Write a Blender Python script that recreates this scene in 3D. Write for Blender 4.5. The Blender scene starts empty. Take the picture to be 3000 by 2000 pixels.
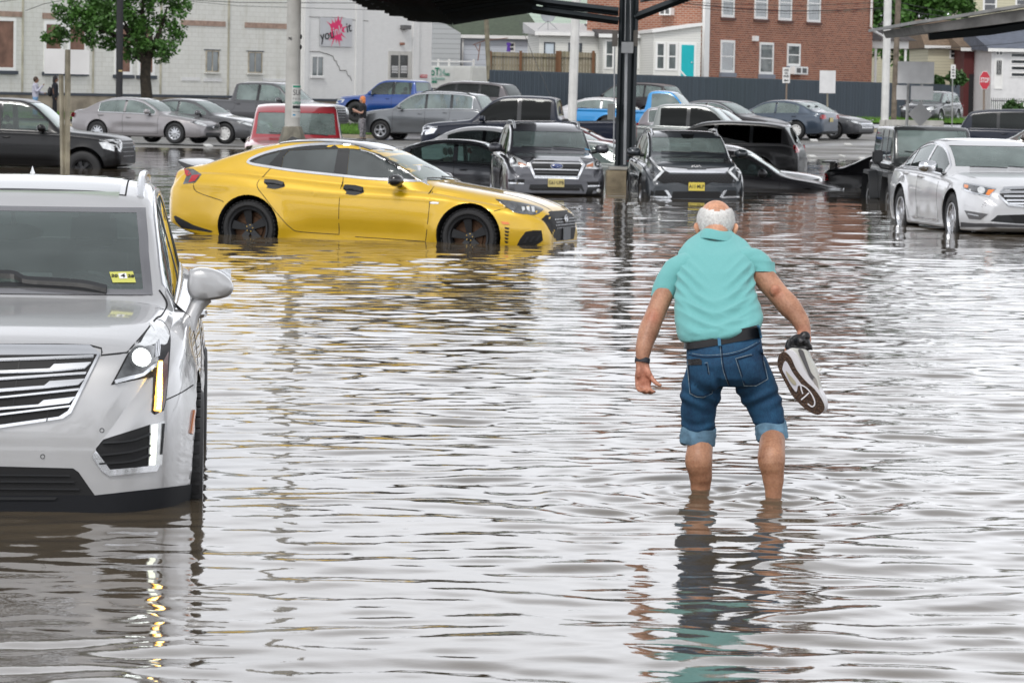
import bpy, bmesh, math, random
import numpy as np
from mathutils import Vector, Matrix, geometry
from mathutils.bvhtree import BVHTree
PI = math.pi
SC = bpy.context.scene
COL = SC.collection
random.seed(5)

# ------------------------------------------------------------------ camera
F = 11000.0; HC = 1.8; PITCH = math.atan2(722, F); ROLL = 0.018
cam_d = bpy.data.cameras.new('camera'); cam = bpy.data.objects.new('camera', cam_d); COL.objects.link(cam)
cam_d.lens = 36.0 * F / 3000; cam_d.sensor_width = 36.0; cam_d.clip_start = 0.5; cam_d.clip_end = 2000
CAMR = Matrix.Rotation(PI/2 - PITCH, 3, 'X') @ Matrix.Rotation(ROLL, 3, 'Z')
cam.matrix_world = Matrix.Translation((0, 0, HC)) @ CAMR.to_4x4()
SC.camera = cam
CAMO = Vector((0, 0, HC))
cam_d.dof.use_dof = True; cam_d.dof.focus_distance = 19.0; cam_d.dof.aperture_fstop = 16.0
# ------------------------------------------------------------------ sky and sun (bright overcast)
W = bpy.data.worlds.new('World'); SC.world = W; W.use_nodes = True
nt = W.node_tree; nt.nodes.clear()
wo = nt.nodes.new('ShaderNodeOutputWorld'); bg = nt.nodes.new('ShaderNodeBackground')
sky = nt.nodes.new('ShaderNodeTexSky'); sky.sky_type = 'NISHITA'; sky.sun_disc = False
SUN_EL, SUN_AZ = math.radians(52), math.radians(200)
sky.sun_elevation = SUN_EL; sky.sun_rotation = SUN_AZ; sky.dust_density = 4.0; sky.air_density = 1.0; sky.ozone_density = 1.0
hs = nt.nodes.new('ShaderNodeHueSaturation'); hs.inputs['Saturation'].default_value = 0.10
# cloud cover: soft brighter and darker patches of the overcast layer
tc = nt.nodes.new('ShaderNodeTexCoord'); mp = nt.nodes.new('ShaderNodeMapping'); mp.inputs['Scale'].default_value = (1, 1, 2.5)
nz = nt.nodes.new('ShaderNodeTexNoise'); nz.inputs['Scale'].default_value = 3.0; nz.inputs['Detail'].default_value = 5
rp = nt.nodes.new('ShaderNodeMapRange'); rp.inputs['From Min'].default_value = .3; rp.inputs['From Max'].default_value = .7
rp.inputs['To Min'].default_value = .75; rp.inputs['To Max'].default_value = 1.25
mu = nt.nodes.new('ShaderNodeVectorMath'); mu.operation = 'SCALE'
nt.links.new(tc.outputs['Generated'], mp.inputs[0]); nt.links.new(mp.outputs[0], nz.inputs['Vector'])
nt.links.new(nz.outputs['Fac'], rp.inputs['Value']); nt.links.new(sky.outputs[0], hs.inputs['Color'])
ov = nt.nodes.new('ShaderNodeMix'); ov.data_type = 'RGBA'; ov.inputs[0].default_value = .8; ov.inputs[7].default_value = (6.3, 6.4, 6.75, 1)   # cloud layer
gz_ = nt.nodes.new('ShaderNodeSeparateXYZ'); nt.links.new(tc.outputs['Generated'], gz_.inputs[0])
el = nt.nodes.new('ShaderNodeMapRange'); el.inputs['From Min'].default_value = .12; el.inputs['From Max'].default_value = .6; el.inputs['To Min'].default_value = 2.2; el.inputs['To Max'].default_value = .9
nt.links.new(gz_.outputs[2], el.inputs['Value'])
br_ = nt.nodes.new('ShaderNodeVectorMath'); br_.operation = 'SCALE'; br_.inputs[0].default_value = (5.7, 5.85, 6.2); nt.links.new(el.outputs[0], br_.inputs['Scale']); nt.links.new(br_.outputs[0], ov.inputs[7])
nt.links.new(hs.outputs[0], ov.inputs[6]); nt.links.new(ov.outputs[2], mu.inputs[0]); nt.links.new(rp.outputs[0], mu.inputs['Scale'])
nt.links.new(mu.outputs[0], bg.inputs['Color']); nt.links.new(bg.outputs[0], wo.inputs['Surface'])
bg.inputs['Strength'].default_value = 0.15
sl = bpy.data.lights.new('sun', 'SUN'); sl.energy = 1.5; sl.angle = math.radians(14); sl.color = (1, .965, .92)
sun = bpy.data.objects.new('sun', sl); COL.objects.link(sun)
sdir = Vector((math.sin(SUN_AZ)*math.cos(SUN_EL), math.cos(SUN_AZ)*math.cos(SUN_EL), math.sin(SUN_EL)))
sun.rotation_euler = sdir.to_track_quat('Z', 'Y').to_euler(); sun.location = (0, 0, 60)
SC.view_settings.view_transform = 'Standard'; SC.view_settings.look = 'None'
SC.view_settings.exposure = 0.0; SC.view_settings.gamma = 1.0
SC.render.engine = 'CYCLES'
SC.cycles.max_bounces = 8; SC.cycles.transparent_max_bounces = 12; SC.cycles.caustics_reflective = False; SC.cycles.caustics_refractive = False
SC.cycles.use_denoising = True
SC.cycles.sample_clamp_indirect = 6

# ------------------------------------------------------------------ projection helpers (photo pixel, 3000 x 2000 -> point)
def ray(px, py):
 return (CAMR @ Vector((px - 1500, 1000 - py, -F))).normalized()
def P(px, py, Y):
 d = ray(px, py); return CAMO + d * (Y / d.y)
def G(px, py, z=0.0):
 d = ray(px, py); return CAMO + d * ((z - HC) / d.z)
def proj(p):
 q = CAMR.transposed() @ (Vector(p) - CAMO); return (1500 + F*q.x/-q.z, 1000 - F*q.y/-q.z)
GY = [-50, 12, 70, 100, 114.5, 121, 139, 150, 162, 175, 182, 260, 600]
GZ = [-.3, -.24, -.3, -.16, 0.0, .055, .33, .42, .5, .76, .92, 1.3, 2.0]
def gz(y, x=20.0):
 z = np.interp(y, GY, GZ); return float(z - .24*np.exp(-((x+6)/9)**2)*np.clip((np.asarray(y)-116)/12, 0, 1)*np.clip((158-np.asarray(y))/14, 0, 1))

# ------------------------------------------------------------------ materials
MATS = {}
def new_mat(name):
 m = bpy.data.materials.new(name); m.use_nodes = True
 return m, m.node_tree, m.node_tree.nodes['Principled BSDF']
def N(nt, typ, **kw):
 n = nt.nodes.new(typ)
 for k, v in kw.items():
  if k in n.inputs: n.inputs[k].default_value = v
  else: setattr(n, k, v)
 return n
def mat(name, col=(.5, .5, .5), rough=.5, metal=0.0, coat=0.0, var=.06, scale=3.0, emit=None, estr=1.0, spec=.5, bump=0.0, bscale=40, sss=0.0, rvar=.06, sheen=0.0):
 if name in MATS: return MATS[name]
 m, nt, b = new_mat(name)
 tc = N(nt, 'ShaderNodeTexCoord')
 nz = N(nt, 'ShaderNodeTexNoise', Scale=scale, Detail=5.0)
 nt.links.new(tc.outputs['Object'], nz.inputs['Vector'])
 mx = N(nt, 'ShaderNodeMix', data_type='RGBA')
 mx.inputs[6].default_value = (*[c*(1-var) for c in col], 1); mx.inputs[7].default_value = (*[min(1, c*(1+var)) for c in col], 1)
 mr = N(nt, 'ShaderNodeMapRange'); mr.inputs['From Min'].default_value = .35; mr.inputs['From Max'].default_value = .65
 nt.links.new(nz.outputs['Fac'], mr.inputs['Value']); nt.links.new(mr.outputs[0], mx.inputs[0]); nt.links.new(mx.outputs[2], b.inputs['Base Color'])
 r2 = N(nt, 'ShaderNodeMapRange'); r2.inputs['To Min'].default_value = max(0, rough-rvar); r2.inputs['To Max'].default_value = min(1, rough+rvar)
 nt.links.new(nz.outputs['Fac'], r2.inputs['Value']); nt.links.new(r2.outputs[0], b.inputs['Roughness'])
 b.inputs['Metallic'].default_value = metal; b.inputs['Coat Weight'].default_value = coat; b.inputs['Coat Roughness'].default_value = .04
 b.inputs['Specular IOR Level'].default_value = spec
 if sheen: b.inputs['Sheen Weight'].default_value = sheen
 if sss: b.inputs['Subsurface Weight'].default_value = sss; b.inputs['Subsurface Radius'].default_value = (.01, .004, .002); b.inputs['Subsurface Scale'].default_value = 1.0
 if emit: b.inputs['Emission Color'].default_value = (*emit, 1); b.inputs['Emission Strength'].default_value = estr
 if bump:
  n2 = N(nt, 'ShaderNodeTexNoise', Scale=bscale, Detail=4.0); nt.links.new(tc.outputs['Object'], n2.inputs['Vector'])
  bp = N(nt, 'ShaderNodeBump', Strength=bump, Distance=.01); nt.links.new(n2.outputs['Fac'], bp.inputs['Height']); nt.links.new(bp.outputs[0], b.inputs['Normal'])
 MATS[name] = m; return m
def paint(name, col, metal=.35, rough=.34):
 return mat('paint_'+name, col, rough, metal, 1.0, var=.03, scale=2, rvar=.03, bump=0)
def glass(name, tint=(.34, .42, .40), haze=.0, hcol=(.30, .36, .35), ior=1.62):
 k = 'glass_'+name
 if k in MATS: return MATS[k]
 m, nt, b = new_mat(k); nt.nodes.remove(b)
 o = [n for n in nt.nodes if n.type == 'OUTPUT_MATERIAL'][0]
 tr = N(nt, 'ShaderNodeBsdfTransparent'); tr.inputs[0].default_value = (*tint, 1)
 df = N(nt, 'ShaderNodeBsdfDiffuse'); df.inputs[0].default_value = (*hcol, 1)
 gl = N(nt, 'ShaderNodeBsdfGlossy'); gl.inputs['Roughness'].default_value = .02; gl.inputs[0].default_value = (.93, .97, .96, 1)
 fr = N(nt, 'ShaderNodeFresnel', IOR=ior)
 tc = N(nt, 'ShaderNodeTexCoord'); nz = N(nt, 'ShaderNodeTexNoise', Scale=1.5, Detail=3.0); nt.links.new(tc.outputs['Object'], nz.inputs['Vector'])
 hz = N(nt, 'ShaderNodeMath', operation='MULTIPLY'); hz.inputs[1].default_value = haze*2; nt.links.new(nz.outputs['Fac'], hz.inputs[0])
 m0 = N(nt, 'ShaderNodeMixShader'); nt.links.new(hz.outputs[0], m0.inputs[0]); nt.links.new(tr.outputs[0], m0.inputs[1]); nt.links.new(df.outputs[0], m0.inputs[2])
 m1 = N(nt, 'ShaderNodeMixShader'); nt.links.new(fr.outputs[0], m1.inputs[0]); nt.links.new(m0.outputs[0], m1.inputs[1]); nt.links.new(gl.outputs[0], m1.inputs[2])
 nt.links.new(m1.outputs[0], o.inputs['Surface'])
 MATS[k] = m; return m
CHROME = mat('chrome', (.72, .73, .75), .14, 1.0, var=.04, rvar=.05)
SATIN = mat('satin_silver', (.55, .56, .58), .3, .9)
BLACKP = mat('black_plastic', (.012, .013, .015), .45)
GLOSSB = mat('gloss_black', (.008, .009, .010), .12, coat=.6)
DARKIN = mat('dark_interior', (.02, .021, .023), .8)
GREYIN = mat('grey_interior', (.07, .075, .075), .8)
RUBBER = mat('rubber', (.018, .018, .019), .62, bump=.25, bscale=60)
REDL = mat('red_lens', (.42, .012, .02), .12, coat=.8)
REDL.node_tree.nodes['Principled BSDF'].inputs['Emission Color'].default_value = (.4, .01, .01, 1)
AMBER = mat('amber_lens', (.8, .22, .03), .15, coat=.8)
LAMPG = mat('lamp_reflector', (.70, .72, .73), .15, .35, coat=1, var=.25, scale=14)
LAMPD = mat('lamp_dark', (.10, .105, .11), .10, .4, coat=1.0, var=.5, scale=12)
PLATE = mat('plate_yellow', (.62, .52, .22), .45, var=.08)
INK = mat('ink_black', (.012, .012, .014), .5)
WHITEP = mat('white_paint', (.78, .78, .77), .45, var=.04)

# ------------------------------------------------------------------ object helpers
def link(name, me, m=None, parent=None, loc=None):
 o = bpy.data.objects.new(name, me); COL.objects.link(o)
 if m is not None:
  if not isinstance(m, (list, tuple)): m = [m]
  me.materials.clear()
  for k in m: me.materials.append(k)
 if parent is not None: o.parent = parent
 if loc is not None: o.location = loc
 return o
def tag(o, label=None, cat=None, group=None, kind=None):
 if label: o['label'] = label
 if cat: o['category'] = cat
 if group: o['group'] = group
 if kind: o['kind'] = kind
 return o
def thing(name, label, cat, loc=(0, 0, 0), rz=0.0, group=None):
 o = bpy.data.objects.new(name, None); COL.objects.link(o); o.empty_display_size = .3
 o.location = loc; o.rotation_euler = (0, 0, rz)
 return tag(o, label, cat, group)
def mesh(verts, faces, smooth=False, ang=None):
 me = bpy.data.meshes.new('m'); me.from_pydata([tuple(v) for v in verts], [], faces); me.update()
 if smooth: me.shade_smooth()
 if ang is not None: me.shade_smooth(); me.set_sharp_from_angle(angle=math.radians(ang))
 return me
class MB:
 """collects shapes into one mesh"""
 def __init__(s): s.v = []; s.f = []
 def add(s, verts, faces):
  n = len(s.v); s.v += [Vector(v) for v in verts]; s.f += [tuple(i+n for i in f) for f in faces]; return s
 def box(s, c, size, rot=None, taper=1.0):
  x, y, z = [k/2 for k in size]; vs = []
  for dz in (-1, 1):
   t = taper if dz > 0 else 1.0
   for dx, dy in ((-1, -1), (1, -1), (1, 1), (-1, 1)): vs.append(Vector((dx*x*t, dy*y*t, dz*z)))
  if rot is not None: vs = [rot @ v for v in vs]
  c = Vector(c); return s.add([v+c for v in vs], [(3, 2, 1, 0), (4, 5, 6, 7), (0, 1, 5, 4), (1, 2, 6, 5), (2, 3, 7, 6), (3, 0, 4, 7)])
 def box2(s, a, b):
  a, b = Vector(a), Vector(b); return s.box((a+b)/2, [abs(k) for k in (b-a)])
 def tube(s, pts, r, n=8, cap=True):
  pts = [Vector(p) for p in pts]; rs = r if isinstance(r, (list, tuple)) else [r]*len(pts); vs = []; fs = []
  up = None
  for i, p in enumerate(pts):
   t = (pts[min(i+1, len(pts)-1)] - pts[max(i-1, 0)]).normalized()
   if up is None: up = Vector((0, 0, 1)) if abs(t.z) < .9 else Vector((1, 0, 0))
   a = t.cross(up).normalized(); b = a.cross(t).normalized(); up = b
   for k in range(n):
    w = 2*PI*k/n; vs.append(p + (a*math.cos(w) + b*math.sin(w))*rs[i])
  for i in range(len(pts)-1):
   for k in range(n): fs.append((i*n+k, (i+1)*n+k, (i+1)*n+(k+1) % n, i*n+(k+1) % n))
  if cap: fs.append(tuple(range(n))); fs.append(tuple(reversed(range((len(pts)-1)*n, len(pts)*n))))
  return s.add(vs, fs)
 def lathe(s, prof, n=32, axis='Y', c=(0, 0, 0)):
  """prof: (r, h) pairs along the axis, open"""
  vs = []; fs = []; c = Vector(c)
  for r, h in prof:
   for k in range(n):
    w = 2*PI*k/n; a, b = r*math.cos(w), r*math.sin(w)
    vs.append(c + (Vector((a, h, b)) if axis == 'Y' else Vector((a, b, h)) if axis == 'Z' else Vector((h, a, b))))
  for i in range(len(prof)-1):
   for k in range(n): fs.append((i*n+k, i*n+(k+1) % n, (i+1)*n+(k+1) % n, (i+1)*n+k))
  return s.add(vs, fs)
 def ell(s, c, r, n=16, m=10, rot=None):
  vs = []; fs = []; c = Vector(c)
  for i in range(m+1):
   ph = PI*i/m
   for k in range(n):
    w = 2*PI*k/n; v = Vector((r[0]*math.sin(ph)*math.cos(w), r[1]*math.sin(ph)*math.sin(w), r[2]*math.cos(ph)))
    if rot is not None: v = rot @ v
    vs.append(v + c)
  for i in range(m):
   for k in range(n): fs.append((i*n+k, (i+1)*n+k, (i+1)*n+(k+1) % n, i*n+(k+1) % n))
  return s.add(vs, fs)
 def build(s, name, m, parent=None, ang=35, bevel=0.0, loc=None):
  me = mesh(s.v, s.f)
  bm = bmesh.new(); bm.from_mesh(me); bmesh.ops.remove_doubles(bm, verts=bm.verts, dist=1e-5)
  if bevel: bmesh.ops.bevel(bm, geom=bm.edges[:], offset=bevel, segments=2, affect='EDGES', clamp_overlap=True)
  bmesh.ops.recalc_face_normals(bm, faces=bm.faces); bm.to_mesh(me); bm.free()
  if ang: me.shade_smooth(); me.set_sharp_from_angle(angle=math.radians(ang))
  return link(name, me, m, parent, loc)
def text_mesh(s, size, ext=.002, font=None, align='CENTER', bold=0.0, sx=1.0):
 cu = bpy.data.curves.new('t', 'FONT'); cu.body = s; cu.size = size; cu.extrude = ext; cu.align_x = align; cu.align_y = 'CENTER'; cu.offset = bold; cu.resolution_u = 3
 o = bpy.data.objects.new('t', cu); COL.objects.link(o)
 me = bpy.data.meshes.new_from_object(o.evaluated_get(bpy.context.evaluated_depsgraph_get()))
 bpy.data.objects.remove(o); bpy.data.curves.remove(cu)
 for v in me.vertices: v.co.x *= sx
 return me
def text(name, s, size, m, parent, loc, rot=(PI/2, 0, 0), **kw):
 o = link(name, text_mesh(s, size, **kw), m, parent, loc); o.rotation_euler = rot; return o
def join_mesh(mbs, name, m, parent): pass
def pchip(xs, ys, x):
 """monotone cubic interpolation"""
 xs = np.asarray(xs, float); ys = np.asarray(ys, float); x = np.asarray(x, float)
 h = np.diff(xs); d = np.diff(ys)/h; n = len(xs); s = np.zeros(n)
 if n > 2:
  for i in range(1, n-1):
   if d[i-1]*d[i] > 0:
    w1 = 2*h[i]+h[i-1]; w2 = h[i]+2*h[i-1]; s[i] = (w1+w2)/(w1/d[i-1]+w2/d[i])
 s[0] = d[0]; s[-1] = d[-1]
 i = np.clip(np.searchsorted(xs, x)-1, 0, n-2); t = np.clip((x-xs[i])/h[i], 0, 1); hh = h[i]
 return ((1+2*t)*(1-t)**2)*ys[i] + t*(1-t)**2*hh*s[i] + t*t*(3-2*t)*ys[i+1] + t*t*(t-1)*hh*s[i+1]
def remesh(me, voxel, smooth_it=2, fac=.5, name='m'):
 o = bpy.data.objects.new('tmp', me); COL.objects.link(o)
 md = o.modifiers.new('r', 'REMESH'); md.mode = 'VOXEL'; md.voxel_size = voxel; md.use_smooth_shade = True
 if smooth_it: sm = o.modifiers.new('s', 'SMOOTH'); sm.factor = fac; sm.iterations = smooth_it
 out = bpy.data.meshes.new_from_object(o.evaluated_get(bpy.context.evaluated_depsgraph_get()))
 bpy.data.objects.remove(o); out.shade_smooth(); return out
def boolean(me, cutter, op='DIFFERENCE', solver='EXACT'):
 o = bpy.data.objects.new('tmp', me); COL.objects.link(o); c = bpy.data.objects.new('tmc', cutter); COL.objects.link(c)
 md = o.modifiers.new('b', 'BOOLEAN'); md.operation = op; md.object = c; md.solver = solver
 out = bpy.data.meshes.new_from_object(o.evaluated_get(bpy.context.evaluated_depsgraph_get()))
 bpy.data.objects.remove(o); bpy.data.objects.remove(c)
 return out
# ------------------------------------------------------------------ car kit
# local frame: front of the car at x=+L/2, left side +y, z up from the tyre contact. t = distance back from the nose.
WHEELS = {}
def wheel_meshes(R, w, style):
 k = (round(R, 3), w, style)
 if k in WHEELS: return WHEELS[k]
 ty = MB(); rr = R*(.64 if style != 'truck' else .56); h = w/2
 if style == 'black5': rr = R*.76
 prof = [(rr, h-.015), (rr+.01, h-.004), (rr+.3*(R-rr), h+.004), (rr+.7*(R-rr), h+.002), (R-.012, h-.018), (R-.002, h-.035), (R, h-.06)]
 prof = prof + [(R, 0)] + [(a, -b) for a, b in reversed(prof)]
 ty.lathe(prof, 40)
 for k2 in range(0, 40):   # tread blocks
  a = 2*PI*k2/40; rot = Matrix.Rotation(-a, 3, 'Y')
  for yy in (-.36, -.12, .12, .36): ty.box(rot @ Vector((R+.001, 0, 0)) + Vector((0, yy*w, 0)), (.008, w*.19, R*.10), rot)
 tm = mesh(ty.v, ty.f, ang=30)
 ri = MB(); ri.lathe([(rr, h-.012), (rr-.008, h+.002), (rr-.03, h-.004), (rr-.045, h-.04), (rr-.05, -h*.6)], 40)
 ri.lathe([(rr, -h+.012), (rr-.05, -h*.6)], 40)
 hub = h - .02 if style != 'black5' else h-.06
 ns = {'multi': 10, 'ten': 10, 'five': 5, 'black5': 5, 'truck': 6, 'cover': 9, 'twin': 7}[style]
 for i in range(ns):
  a = 2*PI*i/ns + .2
  for da, wd in (((-.14, .026), (.14, .026)) if style in ('five', 'twin', 'truck') else ((0, .05 if style == 'cover' else .03),)) if style != 'black5' else ((0, .10),):
   d = Vector((math.cos(a+da*.9), 0, math.sin(a+da*.9))); d2 = Vector((math.cos(a+da*.3), 0, math.sin(a+da*.3)))
   tn = Vector((-d.z, 0, d.x)); p0 = d2*R*.13; p1 = d*(rr-.03)
   w0, w1 = (wd*1.0, wd*.75) if style != 'black5' else (.036, .062)
   vs = []
   for p, ww, hh in ((p0, w0, hub), (p1, w1, hub-.005 if style != 'black5' else h-.03)):
    for sy in (0, -.03):
     for sw in (-1, 1): vs.append(p + tn*ww*sw*.9 + Vector((0, hh+sy, 0)))
   ri.add(vs, [(0, 1, 5, 4), (1, 3, 7, 5), (3, 2, 6, 7), (2, 0, 4, 6), (0, 2, 3, 1), (4, 5, 7, 6)])
 ri.lathe([(0.0, hub+.008), (R*.12, hub+.006), (R*.18, hub-.004), (R*.19, hub-.035)], 24)
 dk = MB(); dk.lathe([(0, 0), (rr-.045, 0.0), (rr-.045, -.01)], 32); dk.lathe([(R*.2, .02), (R*.45, .02), (R*.45, .0)], 32)
 rm = mesh(ri.v, ri.f, ang=30); dm = mesh(dk.v, dk.f, ang=30)
 nb = MB()
 for i in range(5):
  a = 2*PI*i/5+.5; nb.lathe([(0, .006), (.007, .004), (.008, -.01)], 8, c=(R*.10*math.cos(a)*1.2, hub+.004, R*.10*math.sin(a)*1.2))
 nm = mesh(nb.v, nb.f, ang=30)
 WHEELS[k] = (tm, rm, dm, nm); return WHEELS[k]

def cdt_poly(poly, res, holes=()):
 poly = [tuple(p[:2]) for p in poly]; holes = [[tuple(p[:2]) for p in h] for h in holes]
 def dens(pl):
  out = []
  for i in range(len(pl)):
   a, b = Vector(pl[i]), Vector(pl[(i+1) % len(pl)]); n = max(1, int((b-a).length/res))
   for k in range(n): out.append(tuple(a.lerp(b, k/n)))
  return out
 pd = dens(poly); pts = [Vector(p) for p in pd]; loops = [list(range(len(pts)))]
 for h in holes:
  hd = dens(h); n0 = len(pts); pts += [Vector(p) for p in hd]; loops.append(list(range(n0, len(pts))))
 xs = [p[0] for p in pd]; ys = [p[1] for p in pd]
 arr = np.array(pd); nx = np.roll(arr, -1, 0)
 gx = np.arange(min(xs)+res*.5, max(xs), res); gy = np.arange(min(ys)+res*.5, max(ys), res)
 if len(gx) and len(gy):
  g = np.array([(a, b) for a in gx for b in gy])
  ins = np.zeros(len(g), bool)
  for (x0, y0), (x1, y1) in zip(arr, nx):
   c = ((y0 > g[:, 1]) != (y1 > g[:, 1]));
   with np.errstate(divide='ignore', invalid='ignore'):
    xi = (x1-x0)*(g[:, 1]-y0)/(y1-y0) + x0
   ins ^= c & (g[:, 0] < xi)
  g = g[ins]
  if len(g):
   al = np.array([tuple(p) for p in pts]); d = np.min(np.hypot(g[:, None, 0]-al[None, :, 0], g[:, None, 1]-al[None, :, 1]), 1)
   pts += [Vector(p) for p in g[d > res*.4]]
 edges = []
 for lp in loops: edges += [(lp[i], lp[(i+1) % len(lp)]) for i in range(len(lp))]
 r = geometry.delaunay_2d_cdt(pts, edges, [loops[0]] if not holes else [], 1 if not holes else 0, 1e-6)
 v2, fs = r[0], r[2]
 fs = [f for f in fs]
 # drop triangles outside the outline or in a hole
 def inside(p, pl):
  c = False
  for i in range(len(pl)):
   x0, y0 = pl[i]; x1, y1 = pl[(i+1) % len(pl)]
   if (y0 > p[1]) != (y1 > p[1]) and p[0] < (x1-x0)*(p[1]-y0)/(y1-y0)+x0: c = not c
  return c
 out = []
 for f in fs:
  c = sum((v2[i] for i in f), Vector((0, 0)))/len(f)
  if inside(c, poly) and not any(inside(c, h) for h in holes): out.append(tuple(f))
 return v2, out

class Surf:
 """reference surface: ray casting + smooth normals"""
 def __init__(s, V, Fc):
  s.V = [Vector(v) for v in V]; s.T = []
  for f in Fc:
   for k in range(1, len(f)-1): s.T.append((f[0], f[k], f[k+1]))
  s.bvh = BVHTree.FromPolygons(s.V, s.T)
  s.nr = [Vector((0, 0, 0)) for _ in s.V]; s.fn = []
  for a, b, c in s.T:
   n = (s.V[b]-s.V[a]).cross(s.V[c]-s.V[a]); s.fn.append(n.normalized())
   for i in (a, b, c): s.nr[i] += n
  s.nr = [n.normalized() for n in s.nr]
 def normal(s, p, i):
  a, b, c = s.T[i]; A, B, C = s.V[a], s.V[b], s.V[c]
  try: w = geometry.barycentric_transform(p, A, B, C, Vector((1, 0, 0)), Vector((0, 1, 0)), Vector((0, 0, 1)))
  except Exception: w = (1/3,)*3
  n = s.nr[a]*w[0]+s.nr[b]*w[1]+s.nr[c]*w[2]; return n.normalized()

def strip(pts, w, closed=False):
 """outline polygon of a line of width w"""
 pts = [Vector(p[:2]) for p in pts]; n = len(pts); L = []; R = []
 for i in range(n):
  a = pts[(i-1) % n] if (closed or i) else pts[i]; b = pts[(i+1) % n] if (closed or i < n-1) else pts[i]
  d = (b-a); d = d.normalized() if d.length > 1e-9 else Vector((1, 0)); nn = Vector((-d.y, d.x))*w/2
  L.append(tuple(pts[i]+nn)); R.append(tuple(pts[i]-nn))
 if closed: return L, R
 return L + R[::-1]
def smooth2(pts, k=4, closed=True):
 """Catmull-Rom through 2D points; a point given as (x, y, 1) is kept sharp"""
 n = len(pts); out = []
 P_ = [Vector(p[:2]) for p in pts]; sh = [len(p) > 2 for p in pts]
 rng = range(n if closed else n-1)
 for i in rng:
  p1, p2 = P_[i], P_[(i+1) % n]
  p0 = P_[(i-1) % n] if (closed or i > 0) else p1; p3 = P_[(i+2) % n] if (closed or i < n-2) else p2
  if sh[i]: p0 = p1
  if sh[(i+1) % n]: p3 = p2
  for j in range(k):
   t = j/k
   out.append(tuple(.5*((2*p1)+(p2-p0)*t+(2*p0-5*p1+4*p2-p3)*t*t+(3*p1-p0-3*p2+p3)*t**3)))
 if not closed: out.append(tuple(P_[-1]))
 return out

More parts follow.
